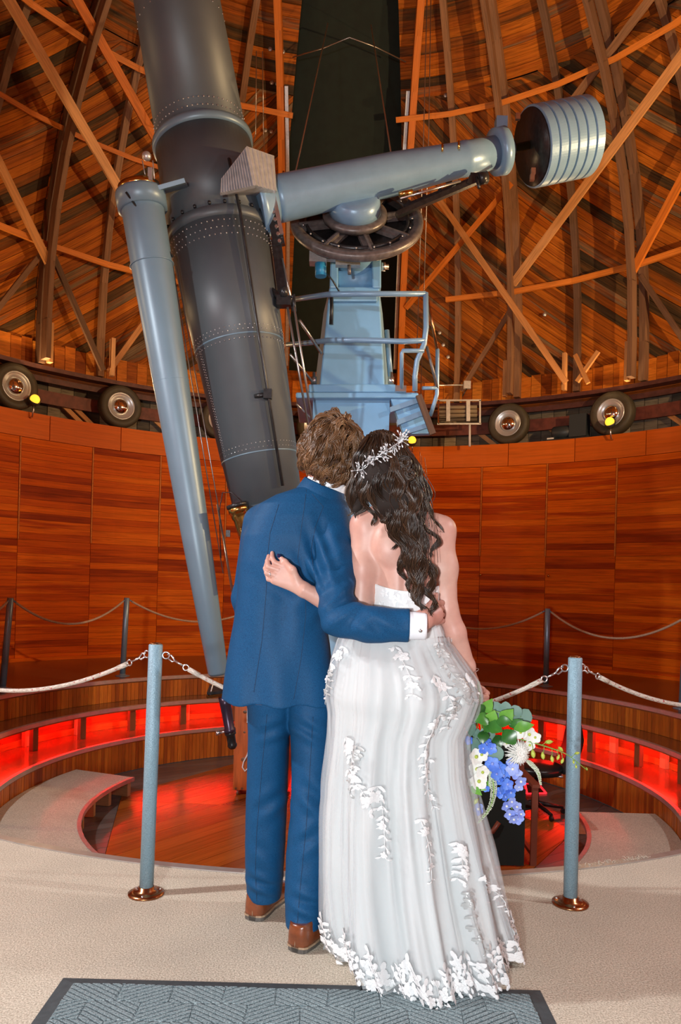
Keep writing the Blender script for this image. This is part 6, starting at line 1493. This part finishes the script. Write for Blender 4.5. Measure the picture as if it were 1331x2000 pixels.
def sprig(n, L, curve, r_):
    el = []; st_ = []
    for i in range(n + 1):
        t_ = i / n; u = curve * math.sin(t_ * 2.6) * L * .3; v = -L * t_; st_.append((u, v))
        if i % 3 == 1: el.append(('f', u + rr.uniform(-.008, .008), v, r_ * (1.15 - .5 * t_)))
        for s in (-1, 1): el.append(('l', u, v, r_ * rr.uniform(.9, 1.5) * (1.1 - .4 * t_), -PI / 2 + s * rr.uniform(.5, 1.2), .22)); el.append(('l', u + s * r_ * .5, v - r_ * .4, r_ * rr.uniform(.5, .9), -PI / 2 + s * rr.uniform(.2, 1.5), .22))
    el.append(('s', st_)); return el
def th_of(px_, py_):
    # azimuth on the skirt below an image point
    best = None
    for k in range(-60, 61):
        th = k / 60 * 1.5; z = None
        for it in range(3):
            pass
    return best
from bisect import bisect
def find(px_, py_):
    best = (1e9, 0, 0)
    for z in np.linspace(0.02, 1.05, 90):
        for th in np.linspace(-1.5, 1.5, 61):
            cx, cy, rx, rn, rf, am = kz(z); x, y = cx + rx * math.sin(th), cy - rn * math.cos(th)
            a, b_ = x / y * FPX, (z - EYE) / y * FPX; ix = 665.5 + a * math.cos(ROLL) + b_ * math.sin(ROLL); iy = 1142 + a * math.sin(ROLL) - b_ * math.cos(ROLL); e = (ix - px_) ** 2 + (iy - py_) ** 2
            if e < best[0]: best = (e, th, z)
    return best[1], best[2]
for (px_, py_, n, L, cv, r_, rot, mat) in [(690, 1265, 6, 0.17, -.4, .016, -.25, 'lace_white'), (668, 1300, 4, 0.08, .3, .015, 0.0, 'lace_silver'), (772, 1262, 5, 0.13, .3, .014, 0.05, 'lace_white'), (838, 1250, 6, 0.16, -.5, .016, 0.2, 'lace_silver'), (862, 1235, 5, 0.12, .5, .018, 0.6, 'lace_white'), (838, 1320, 5, 0.15, .4, .018, 0.1, 'lace_white'), (885, 1330, 5, 0.11, .3, .019, -.6, 'lace_silver'),
        (890, 1315, 3, 0.06, .3, .02, 0.3, 'lace_white'), (850, 1390, 6, 0.17, -.3, .017, -.1, 'lace_white'), (685, 1440, 5, 0.13, .4, .022, .3, 'lace_white'), (715, 1450, 5, 0.13, -.4, .018, -.1, 'lace_silver'), (690, 1500, 5, 0.12, .5, .02, .6, 'lace_white'), (738, 1535, 7, 0.19, .2, .016, .0, 'lace_white'), (832, 1480, 5, 0.13, -.4, .013, .1, 'lace_white'), (812, 1590, 5, 0.16, .3, .013, .0, 'lace_white'), (880, 1640, 5, 0.10, .4, .018, -.2, 'lace_white'), (920, 1700, 4, 0.10, .3, .015, .2, 'lace_white'), (900, 1730, 5, 0.15, -.3, .016, .1, 'lace_silver'), (945, 1720, 4, 0.10, .3, .014, .3, 'lace_white')]:
    th, z = find(px_, py_); lace(th, z, sprig(n, L, cv, r_), mat, 0.033, 1.05, rot)
for k in range(44):       # scalloped flower border along the hem
    th = -1.62 + 3.24 * k / 43 + rr.uniform(-.02, .02); z = 0.036 + 0.028 * rr.random(); r_ = rr.uniform(.012, .019)
    el = [('f', 0, -0.008, r_), ('l', .014, 0.010, .022, rr.uniform(.4, 1.2)), ('l', -.014, 0.008, .022, rr.uniform(1.9, 2.7)), ('l', 0.01, -.022, .018, -1.0), ('l', -.012, -.022, .016, -2.0), ('s', [(0, 0), (.004, .02), (-.002, .045)]), ('l', .003, .022, .02, 1.0), ('l', .001, .03, .018, 2.2)]
    if k % 2: el += [('f', rr.uniform(-.01, .01), 0.05, r_ * .75), ('l', rr.uniform(-.01, .01), .06, .026, 1.6 + rr.uniform(-.5, .5)), ('l', 0, .05, .022, .4), ('l', 0, .05, .022, 2.8)]
    lace(th, z, el, 'lace_white', 0.033, 1.0, rr.uniform(-.5, .5))
for (u, v, r_) in [(752, 1158, .016), (768, 1176, .018), (746, 1182, .014), (775, 1160, .012), (755, 1198, .015), (842, 1152, .014), (800, 1178, .014), (786, 1192, .012)]:   # raised lace on the bodice
    p = None; o_ = Vector((0, 0, EYE)); d_ = (at(u, v, 1.0) - o_).normalized(); 
    T = [Vector(q) for rg_ in rings for q in rg_]; tree = BVHTree.FromPolygons([tuple(q) for q in T], [(i * 72 + j, i * 72 + (j + 1) % 72, (i + 1) * 72 + (j + 1) % 72, (i + 1) * 72 + j) for i in range(len(rings) - 1) for j in range(72)]); h_, n_, _, _ = tree.ray_cast(o_, d_)
    if h_ is None: continue
    if n_.dot(d_) > 0: n_ = -n_
    e1 = n_.orthogonal().normalized(); e2 = n_.cross(e1); mb = MB()
    for k in range(5):
        a = 2 * PI * k / 5 + u; dv = e1 * math.cos(a) + e2 * math.sin(a); sv = n_.cross(dv); c0 = h_ + n_ * .0015
        mb.add([c0, c0 + dv * r_ * .5 + sv * r_ * .4 + n_ * .002, c0 + dv * r_ + n_ * .001, c0 + dv * r_ * .5 - sv * r_ * .4 + n_ * .002], [(0, 1, 2, 3)])
    mb.build('lace_motif', 'lace_white', bod)
# ---- long wavy hair
cap = SDF((bh.x - .2, bh.y - .2, bh.z - .30), (bh.x + .2, bh.y + .2, bh.z + .2), 0.005)
cap.ell(bh, (0.082, 0.098, 0.114), 0, [list(r) for r in bt_]); cap.cut(lambda x, y, z: (y - bh.y - 0.03) + (bh.z + 0.02 - z) * 0.5 + 0 * x)
cap.chain([at(748, 930, 2.36), at(770, 985, 2.36), at(788, 1040, 2.365)], [0.075, 0.06, 0.028], 0.02)
cap.cone(at(712, 930, 2.38), at(700, 992, 2.37), 0.04, 0.018, 0.02)
V, F = cap.surf(); net_obj('hair_mass', 'hair_base_dark', wom, (V, F)); hm = [o for o in wom.children if o.name.startswith('hair_mass')][0]; hm.data.attributes.new('rnd', 'FLOAT', 'FACE').data.foreach_set('value', [0.04] * len(F))
S = []; rr = random.Random(91)
LOCKS = [  # image-space way points (x, y, depth) from scalp to tip, bundle radius
    ([(735, 850, 2.36), (712, 885, 2.335), (698, 930, 2.345), (694, 975, 2.355), (688, 1012, 2.37)], .020), ([(728, 855, 2.36), (704, 900, 2.35), (690, 945, 2.365), (686, 990, 2.375), (682, 1008, 2.385)], .016), ([(742, 850, 2.35), (725, 890, 2.325), (714, 940, 2.33), (710, 985, 2.34), (702, 1008, 2.35)], .018),
    ([(745, 850, 2.35), (735, 885, 2.315), (728, 935, 2.315), (735, 985, 2.325), (752, 1020, 2.335), (748, 1005, 2.34)], .016),
    ([(752, 847, 2.36), (752, 885, 2.31), (748, 930, 2.305), (758, 980, 2.315), (778, 1030, 2.33), (790, 1080, 2.345), (786, 1120, 2.35), (800, 1150, 2.345)], .020), ([(756, 848, 2.36), (764, 885, 2.31), (766, 930, 2.305), (776, 985, 2.31), (796, 1040, 2.325), (812, 1090, 2.335), (806, 1140, 2.335), (822, 1180, 2.32), (840, 1200, 2.31)], .022),
    ([(760, 848, 2.36), (776, 885, 2.315), (782, 930, 2.31), (790, 980, 2.315), (806, 1035, 2.33), (824, 1090, 2.335), (826, 1140, 2.33), (846, 1180, 2.305), (850, 1205, 2.30)], .020), ([(764, 850, 2.36), (790, 890, 2.33), (800, 940, 2.325), (804, 990, 2.33), (818, 1040, 2.34), (834, 1090, 2.345), (842, 1140, 2.335), (850, 1170, 2.315)], .018),
    ([(766, 852, 2.365), (802, 895, 2.345), (815, 945, 2.345), (820, 990, 2.35), (836, 1030, 2.36), (852, 1060, 2.37), (848, 1090, 2.375)], .012), ([(768, 852, 2.37), (808, 898, 2.36), (826, 945, 2.36), (832, 985, 2.365), (850, 1010, 2.38), (862, 1040, 2.39)], .008), ([(766, 856, 2.37), (812, 905, 2.36), (830, 955, 2.355), (836, 985, 2.36), (838, 1000, 2.36)], .014),
    ([(750, 850, 2.35), (742, 900, 2.305), (742, 950, 2.30), (756, 1000, 2.315), (772, 1045, 2.335), (766, 1075, 2.345)], .016), ([(758, 850, 2.35), (770, 910, 2.30), (778, 960, 2.30), (770, 1010, 2.31), (776, 1055, 2.33), (800, 1095, 2.34), (798, 1135, 2.345), (812, 1168, 2.33)], .018),
    ([(762, 850, 2.35), (786, 910, 2.315), (794, 965, 2.31), (790, 1015, 2.32), (806, 1065, 2.33), (818, 1110, 2.335), (812, 1155, 2.325), (832, 1190, 2.305)], .020), ([(764, 852, 2.36), (800, 915, 2.33), (812, 970, 2.33), (810, 1020, 2.335), (824, 1065, 2.34), (846, 1110, 2.35), (840, 1150, 2.335)], .012),
    ([(752, 850, 2.36), (726, 905, 2.325), (716, 960, 2.33), (722, 1000, 2.34), (736, 1028, 2.35)], .014), ([(740, 852, 2.35), (716, 905, 2.335), (702, 955, 2.35), (698, 1000, 2.36)], .014), ([(757, 850, 2.34), (757, 905, 2.30), (762, 950, 2.295), (784, 1000, 2.305), (792, 1055, 2.325), (806, 1105, 2.335), (820, 1150, 2.325), (836, 1210, 2.30)], .016)]
def smooth_path(P, n):
    P = [Vector(p) for p in P]; Q = [P[0] * 2 - P[1]] + P + [P[-1] * 2 - P[-2]]; out = []
    for i in range(n):
        t_ = i / (n - 1) * (len(P) - 1); k = min(int(t_), len(P) - 2); f = t_ - k; a, b_, c, d_ = Q[k], Q[k + 1], Q[k + 2], Q[k + 3]
        out.append(0.5 * ((2 * b_) + (c - a) * f + (2 * a - 5 * b_ + 4 * c - d_) * f * f + (3 * b_ - a - 3 * c + d_) * f ** 3))
    return out
for pts, br_ in LOCKS:
    n_ = 30; C = smooth_path([at(*p) for p in pts], n_); L = sum((b_ - a).length for a, b_ in zip(C, C[1:])); ph = rr.uniform(0, 6.3); tone = rr.random()
    wl = rr.uniform(.10, .145); wa = rr.uniform(.009, .015)
    for k in range(64):
        a0 = rr.uniform(0, 6.3); q = math.sqrt(rr.random()) * br_; fly = rr.random() < .06; P = []; R_ = []; sp = rr.uniform(.97, 1.035); e0 = rr.uniform(.86, 1.0); tn = max(.001, min(1, .15 + .5 * tone + rr.gauss(0, .18)))
        for i in range(n_):
            t_ = i / (n_ - 1) * e0; s = t_ * (n_ - 1); j = min(int(s), n_ - 2); c = C[j].lerp(C[j + 1], s - j); tw = a0 + 2.2 * t_ * L / .2; wv = 2 * PI * t_ * L / wl * sp + ph; env = min(1, t_ * 3.5)
            sprd = q * (0.65 + 0.5 * math.sin(PI * min(1, t_ * 1.1)) - 0.55 * t_ ** 2) * (1.8 if fly else 1)
            if t_ < .3: sprd *= 1.5 - t_ * 1.6
            P.append(c + Vector((math.cos(tw) * sprd + wa * env * math.sin(wv), math.sin(tw) * sprd * .6 + wa * .5 * env * math.cos(wv) + 0.002, math.sin(tw * .7) * sprd * .5))); R_.append((0.0009 if fly else 0.0015) * (1 - .7 * t_ ** 4))
        S.append((P, R_, tn))
# soft shell of combed strands over the crown, drawn back to the pinned twist
for k in range(1000):
    v = Vector((rr.gauss(0, 1), rr.gauss(0, 1), abs(rr.gauss(0, 1)) * .8 + .05)).normalized()
    if v.y > 0.45: continue
    tgt = (Vector((0.15, -0.9, -0.35)) + Vector((rr.gauss(0, .22), 0, rr.gauss(0, .22)))).normalized(); P = []; R_ = []; wv = rr.uniform(0, 6.3)
    for i in range(9):
        s = i / 8; d_ = (v * (1 - s) + tgt * s + Vector((0.06 * math.sin(5 * s + wv), 0, 0.03 * math.sin(4 * s + wv)))).normalized(); o_ = 0.012 + .006 * math.sin(PI * s) + rr.uniform(-.001, .001); P.append(bh + bt_ @ Vector((d_.x * (.076 + o_), d_.y * (.092 + o_), d_.z * (.108 + o_)))); R_.append(.0015)
    S.append((P, R_, max(.001, min(1, rr.gauss(.4, .2)))))
for (x, y, r_) in ((790, 905, .022), (772, 918, .020), (800, 928, .018), (760, 935, .018)):      # pinned curls
    c = at(x, y, 2.318)
    for k in range(40):
        a0 = rr.uniform(0, 6.3); R1 = r_ * rr.uniform(.35, 1.05); P = [c + Vector((R1 * math.cos(a0 + 4.5 * i / 13), -.012 + .02 * (R1 / r_) * 0 + rr.uniform(-.002, .002) - .010 * (1 - R1 / r_), R1 * math.sin(a0 + 4.5 * i / 13))) for i in range(14)]; S.append((P, [.0017] * 14, max(.001, min(1, rr.gauss(.4, .2)))))
for k in range(90):
    x0, y0 = rr.uniform(700, 830), rr.uniform(880, 1000); dx = rr.uniform(-8, 30); P = smooth_path([at(x0, y0, 2.325), at(x0 + dx * .4 + rr.uniform(-8, 8), y0 + 40, 2.32), at(x0 + dx + rr.uniform(-10, 10), y0 + rr.uniform(70, 120), 2.33), at(x0 + dx * 1.2 + rr.uniform(-12, 12), y0 + rr.uniform(110, 190), 2.345)], 16)
    if x0 + dx < 800: continue
    S.append((P, [.0007] * 16, max(.001, min(1, rr.gauss(.4, .2)))))
strands_obj('hair', 'hair_dark', wom, S)
# ---- crystal hair vine
hv = empty('hair_vine', at(745, 890, 2.30), 'silver crystal leaf hairpiece pinned in the dark wavy hair', 'hairpiece')
VP = smooth_path([at(700, 920, 2.318), at(716, 912, 2.312), at(728, 898, 2.305), (at(745, 888, 2.298)), at(760, 876, 2.30), at(778, 864, 2.318), at(786, 856, 2.335)], 40)
MB().tube(VP, .0012, 5).build('wire', 'silver', hv); rr = random.Random(4)
for k in range(110):
    p = VP[rr.randrange(40)]; a = rr.uniform(0, 6.3); L = rr.uniform(.006, .028); q = p + Vector((math.cos(a) * L, rr.uniform(-.012, -.002), math.sin(a) * L))
    mb = MB(); mb.tube([p, q], .0006, 4)
    d_ = (q - p).normalized(); n_ = d_.cross(Vector((0, 1, 0))).normalized(); M = Matrix((n_, d_, n_.cross(d_))).transposed(); mb.sphere(q, 1, 6, 4, 0, (.0024, .0056, .0018), M); mb.build('crystal_leaf', 'crystal', hv)
for dx in (0, 5): MB().tube([at(716 + dx, 948, 2.312), at(721 + dx, 932, 2.308)], .0009, 4).build('pin', 'crystal', hv)
# ================================================================== bouquet in her hand
def leafmat(name, a, b_, rough=0.4):
    m, t, b = nt(name); tc = node(t, 'ShaderNodeTexCoord'); n1 = node(t, 'ShaderNodeTexNoise', i_Scale=40.0, i_Detail=3.0); t.links.new(tc.outputs['Object'], n1.inputs['Vector'])
    oi = node(t, 'ShaderNodeObjectInfo'); ad = node(t, 'ShaderNodeMath', operation='MULTIPLY_ADD', i_1=0.6, i_2=0.0); t.links.new(n1.outputs[0], ad.inputs[0]); a2 = node(t, 'ShaderNodeMath', operation='MULTIPLY_ADD', i_1=0.5); t.links.new(oi.outputs['Random'], a2.inputs[0]); t.links.new(ad.outputs[0], a2.inputs[2])
    r1 = ramp(t, a2.outputs[0], [(0.15, a), (0.85, b_)]); t.links.new(r1.outputs[0], b.inputs['Base Color']); b.inputs['Roughness'].default_value = rough
leafmat('leaf_dark', (0.012, 0.06, 0.012), (0.05, 0.20, 0.03), 0.32); leafmat('leaf_bright', (0.07, 0.26, 0.03), (0.20, 0.46, 0.07), 0.38); leafmat('leaf_eucalyptus', (0.06, 0.14, 0.11), (0.15, 0.27, 0.22), 0.55)
leafmat('petal_white', (0.72, 0.73, 0.69), (0.82, 0.82, 0.78), 0.6); leafmat('petal_blue', (0.035, 0.11, 0.62), (0.12, 0.27, 0.80), 0.5); leafmat('petal_lilac', (0.16, 0.22, 0.68), (0.34, 0.44, 0.82), 0.5); leafmat('bud_green', (0.36, 0.46, 0.05), (0.55, 0.62, 0.10), 0.4); leafmat('stem_green', (0.14, 0.30, 0.04), (0.24, 0.42, 0.07), 0.5); leafmat('veronica', (0.42, 0.55, 0.34), (0.70, 0.76, 0.62), 0.6)
BQ = 2.47
bq = empty('bouquet', at(934, 1362, 2.52), 'cascading bouquet of white and blue flowers with green leaves held by the woman', 'bouquet')
rr = random.Random(17)
def blade(name, mat, base, tip, wid, nrm, par=bq, cup=0.15, round_=False, fold=0.12):
    base = Vector(base); tip = Vector(tip); ax = tip - base; L = ax.length; ax.normalize(); n = Vector(nrm); n = (n - n.dot(ax) * ax).normalized(); s = ax.cross(n); rings = []
    pr = [(0, .10), (.10, .62), (.28, .94), (.5, 1.0), (.72, .88), (.9, .5), (1, .06)] if round_ else [(0, .05), (.12, .45), (.32, .92), (.52, 1.0), (.75, .66), (.92, .22), (1, .02)]
    mb = MB(); b0 = len(mb.v)
    for t_, w_ in pr:
        c = base + ax * (L * t_) + n * (cup * L * math.sin(PI * t_))
        for q in (-1, -.5, 0, .5, 1): mb.v.append(tuple(c + s * (q * w_ * wid) - n * (-fold * wid * abs(q) * w_)))
    for i in range(len(pr) - 1):
        for j in range(4): a = b0 + i * 5 + j; mb.face((a, a + 1, a + 6, a + 5), None, 0, True)
    n0 = len(mb.v)
    mb.v += [tuple(Vector(v) - n * 0.0008) for v in mb.v[:n0]]; mb.f += [tuple(i + n0 for i in reversed(f)) for f in mb.f]; k = len(mb.f) // 2; mb.uv += [None] * k; mb.r += [0.0] * k; mb.sm += [True] * k
    return mb.build(name, mat, par)
core = at(936, 1385, 2.51)
# wrapped stems in the hand
for k in range(11):
    a = rr.uniform(0, 6.3); MB().tube([at(931, 1330, 2.53) + Vector((.008 * math.cos(a), .008 * math.sin(a), 0)), core + Vector((.010 * math.cos(a), .010 * math.sin(a), 0)), core + Vector((rr.uniform(0, .08), rr.uniform(-.04, .03), rr.uniform(-.10, .0)))], .0022, 5).build('stem', 'stem_green', bq)
# fans of slim stems seen between the leaves
for (x, y) in ((925, 1440), (930, 1470), (945, 1450), (935, 1425), (950, 1480), (962, 1440), (918, 1420), (975, 1465)):
    MB().tube([core, at(x - 4, y - 25, BQ + .03), at(x, y, BQ + .015)], .0018, 5).build('stem', 'stem_green', bq)
for (x, y, L, ang, mat, w_) in [(941, 1404, 25, 200, 'leaf_dark', .55), (967, 1422, 30, -25, 'leaf_dark', .42), (996, 1440, 34, -50, 'leaf_dark', .40), (975, 1447, 22, -70, 'leaf_dark', .5), (961, 1398, 22, 60, 'leaf_bright', .5), (950, 1378, 32, 48, 'leaf_bright', .36), (990, 1396, 30, 40, 'leaf_bright', .42), (1024, 1420, 36, 12, 'leaf_bright', .26), (935, 1384, 26, 130, 'leaf_dark', .4), (951, 1420, 24, -100, 'leaf_dark', .45), (917, 1422, 30, -80, 'leaf_eucalyptus', .36), (985, 1410, 28, 0, 'leaf_dark', .35), (925, 1392, 22, 100, 'leaf_dark', .4), (1008, 1412, 26, 25, 'leaf_dark', .32), (945, 1440, 22, -95, 'leaf_dark', .45), (930, 1545, 26, -35, 'leaf_bright', .25), (950, 1535, 30, 215, 'leaf_bright', .22)]:
    a = math.radians(ang); d_ = BQ - .035 + rr.uniform(-.02, .025); L *= 1.15; blade('leaf', mat, at(x - L * .5 * math.cos(a), y + L * .5 * math.sin(a), d_ + .012), at(x + L * .5 * math.cos(a), y - L * .5 * math.sin(a), d_ - .01), L * w_ * .00168, (rr.uniform(-.4, .4), -1, rr.uniform(0, .5)))
for (x, y, r_) in [(969, 1387, 17), (1024, 1400, 17), (953, 1434, 16), (969, 1472, 16), (924, 1455, 15), (917, 1404, 16), (1007, 1391, 14), (943, 1447, 11), (1000, 1404, 12), (930, 1432, 10), (988, 1382, 12)]:
    a = rr.uniform(0, 6.3); d_ = BQ - .012 + rr.uniform(-.02, .02); blade('eucalyptus_leaf', 'leaf_eucalyptus', at(x - r_ * math.cos(a), y - r_ * math.sin(a), d_), at(x + r_ * math.cos(a), y + r_ * math.sin(a), d_), r_ * .95 * .00168, (rr.uniform(-.3, .3), -1, rr.uniform(-.1, .5)), bq, .06, True, .05)
for P in ([(940, 1375, 2.48), (970, 1390, 2.45), (1018, 1400, 2.45)], [(935, 1400, 2.48), (970, 1410, 2.45), (1010, 1418, 2.45)]): MB().tube([at(*p) for p in P], .0016, 5).build('stem', 'stem_green', bq)
def bloom(x, y, r_, mat, npet, d_, nrm, layers=1, name='flower', pw=.42, cmat='bud_green', cupf=.25):
    c = at(x, y, d_); n = Vector(nrm).normalized(); u = n.orthogonal().normalized(); v = n.cross(u); R_ = r_ * .00168
    root = MB(); root.sphere(c + n * R_ * .10, R_ * .22, 8, 6); fl_ = root.build(name, cmat, bq)
    for ly in range(layers):
        lr = R_ * (1 - .22 * ly); off = rr.uniform(0, 6.3)
        for k in range(npet):
            a = 2 * PI * k / npet + off + rr.uniform(-.1, .1); dv = u * math.cos(a) + v * math.sin(a); lift = n * (R_ * (cupf * ly + .12 + rr.uniform(-.06, .1))); blade('petal', mat, c + dv * R_ * .08 + n * .001 * ly, c + dv * lr + lift, lr * pw, n, fl_, -.05, True, .18)
    return fl_
# white chrysanthemum: many narrow petals
c = at(1013, 1470, BQ - .03); n = Vector((.35, -1, .15)).normalized(); u = n.orthogonal().normalized(); v = n.cross(u); mb = MB(); mb.sphere(c, .014, 10, 8); mum = mb.build('chrysanthemum', 'petal_white', bq)
for ly in range(6):
    for k in range(28):
        a = 2 * PI * (k + .5 * (ly % 2)) / 28 + rr.uniform(-.08, .08); el = -.15 + .27 * ly + rr.uniform(-.05, .05); dv = (u * math.cos(a) + v * math.sin(a)) * math.cos(el) + n * math.sin(el); R_ = .046 * (1 - .10 * ly); P = [c + dv * R_ * .2, c + dv * R_ * .7 + n * .002, c + dv * R_ - n * .002]; m2 = MB(); m2.tube(P, [.0024, .0036, .0018], 5, 0, True, .6); m2.build('petal', 'petal_white', mum)
for (x, y, r_) in [(930, 1478, 17), (942, 1474, 14), (932, 1502, 17), (943, 1508, 14), (936, 1526, 17), (930, 1535, 13), (922, 1528, 10), (1018, 1430, 14), (1034, 1434, 15), (1046, 1440, 12), (1025, 1420, 11), (990, 1452, 8), (983, 1448, 8), (1035, 1455, 12)]:
    bloom(x, y, r_, 'petal_white', 5, BQ - .035 + rr.uniform(-.01, .015), (rr.uniform(-.5, .5), -1, rr.uniform(-.3, .3)), 1, 'white_flower', .5)
for (x, y, r_) in [(950, 1452, 13), (944, 1462, 11), (960, 1462, 12), (962, 1492, 15), (975, 1500, 15), (970, 1512, 13), (984, 1515, 14), (955, 1482, 11), (990, 1500, 12), (958, 1506, 10), (975, 1525, 10), (985, 1538, 14), (992, 1532, 12), (978, 1548, 12), (998, 1548, 12), (988, 1556, 10), (967, 1525, 9), (916, 1446, 9), (920, 1420, 8), (950, 1540, 8)]:
    bloom(x, y, r_, 'petal_blue', 5, BQ - .03 + rr.uniform(-.015, .02), (rr.uniform(-.6, .6), -1, rr.uniform(-.5, .3)), 1, 'delphinium', .46, 'petal_lilac')
for (x, y, r_) in [(1002, 1502, 14), (1010, 1512, 12), (1000, 1490, 11), (1018, 1526, 12), (1014, 1536, 10), (990, 1574, 12), (1000, 1566, 10), (1010, 1576, 11), (996, 1590, 12), (1012, 1598, 13), (1004, 1600, 11), (934, 1580, 13), (1018, 1590, 9)]:
    bloom(x, y, r_, 'petal_lilac', 5, BQ - .03 + rr.uniform(-.015, .015), (rr.uniform(-.6, .6), -1, rr.uniform(-.5, .3)), 1, 'delphinium', .46, 'petal_white')
MB().tube([at(965, 1490, BQ), at(985, 1535, BQ - .01), at(995, 1565, BQ - .01), at(1006, 1595, BQ - .01)], .0018, 5).build('stem', 'stem_green', bq)
# veronica spikes
def spike(P, w0, name='veronica_spike'):
    C = smooth_path([at(*p) for p in P], 40); mb = MB(); mb.tube(C, [.0030 * (1 - .6 * i / 39) for i in range(40)], 6); sp_ = mb.build(name, 'stem_green', bq); m2 = MB()
    for i, c in enumerate(C):
        t_ = i / 39; w_ = w0 * min(1, t_ * 8) * (1 - .72 * t_ ** 1.6)
        for k in range(9): a = 2 * PI * k / 9 + i * .7; q = c + Vector((math.cos(a) * w_, math.sin(a) * w_ * .8, rr.uniform(-.002, .002))); m2.sphere(q, .0021 * (1 - .4 * t_), 5, 4)
    m2.build('florets', 'veronica', sp_, kind='stuff')
spike([(962, 1515, BQ - .03), (965, 1545, BQ - .035), (957, 1578, BQ - .04), (934, 1608, BQ - .04)], .0105); spike([(1030, 1484, BQ - .02), (1042, 1496, BQ - .03), (1052, 1510, BQ - .03), (1057, 1532, BQ - .03)], .0095); spike([(955, 1500, BQ - .02), (958, 1515, BQ - .03), (956, 1540, BQ - .03)], .006)
# arching sprays of green orchid buds
def spray(P, buds):
    C = smooth_path([at(*p) for p in P], 30); st_ = MB().tube(C, [.0026 * (1 - .6 * i / 29) for i in range(30)], 6).build('bud_spray', 'stem_green', bq)
    for (t_, x, y, L, ang) in buds:
        c = C[int(t_ * 29)]; e = at(x, y, BQ - .03); MB().tube([c, (c + e) / 2 + Vector((0, -.004, .004)), e], .0011, 5).build('bud_stalk', 'stem_green', st_)
        a = math.radians(ang); ax = Vector((math.cos(a), 0, math.sin(a))); m2 = MB(); m2.lathe([(-L * .5, .0006), (-L * .3, L * .20), (0, L * .27), (L * .25, L * .18), (L * .5, .0006)], e, ax, 8); m2.build('bud', 'bud_green', st_)
spray([(1005, 1440, BQ), (1040, 1450, BQ - .03), (1076, 1461, BQ - .04), (1110, 1475, BQ - .04), (1148, 1505, BQ - .035)], [(.25, 1042, 1472, .030, 100), (.4, 1073, 1449, .028, 5), (.42, 1061, 1476, .026, 100), (.55, 1079, 1482, .024, 100), (.6, 1096, 1463, .022, -40), (.62, 1091, 1479, .020, 70), (.68, 1099, 1486, .020, 70), (.8, 1128, 1471, .018, 10), (.84, 1121, 1488, .014, 100), (.88, 1126, 1497, .014, 100), (.99, 1147, 1502, .010, 100)])
spray([(928, 1510, BQ - .01), (924, 1550, BQ - .03), (915, 1585, BQ - .035), (912, 1615, BQ - .035), (910, 1643, BQ - .035)], [(.2, 914, 1552, .030, 70), (.3, 930, 1565, .028, 45), (.35, 921, 1548, .022, 80), (.45, 921, 1585, .024, 80), (.6, 910, 1598, .020, 80), (.75, 920, 1618, .018, 100), (.95, 915, 1642, .016, 100)])
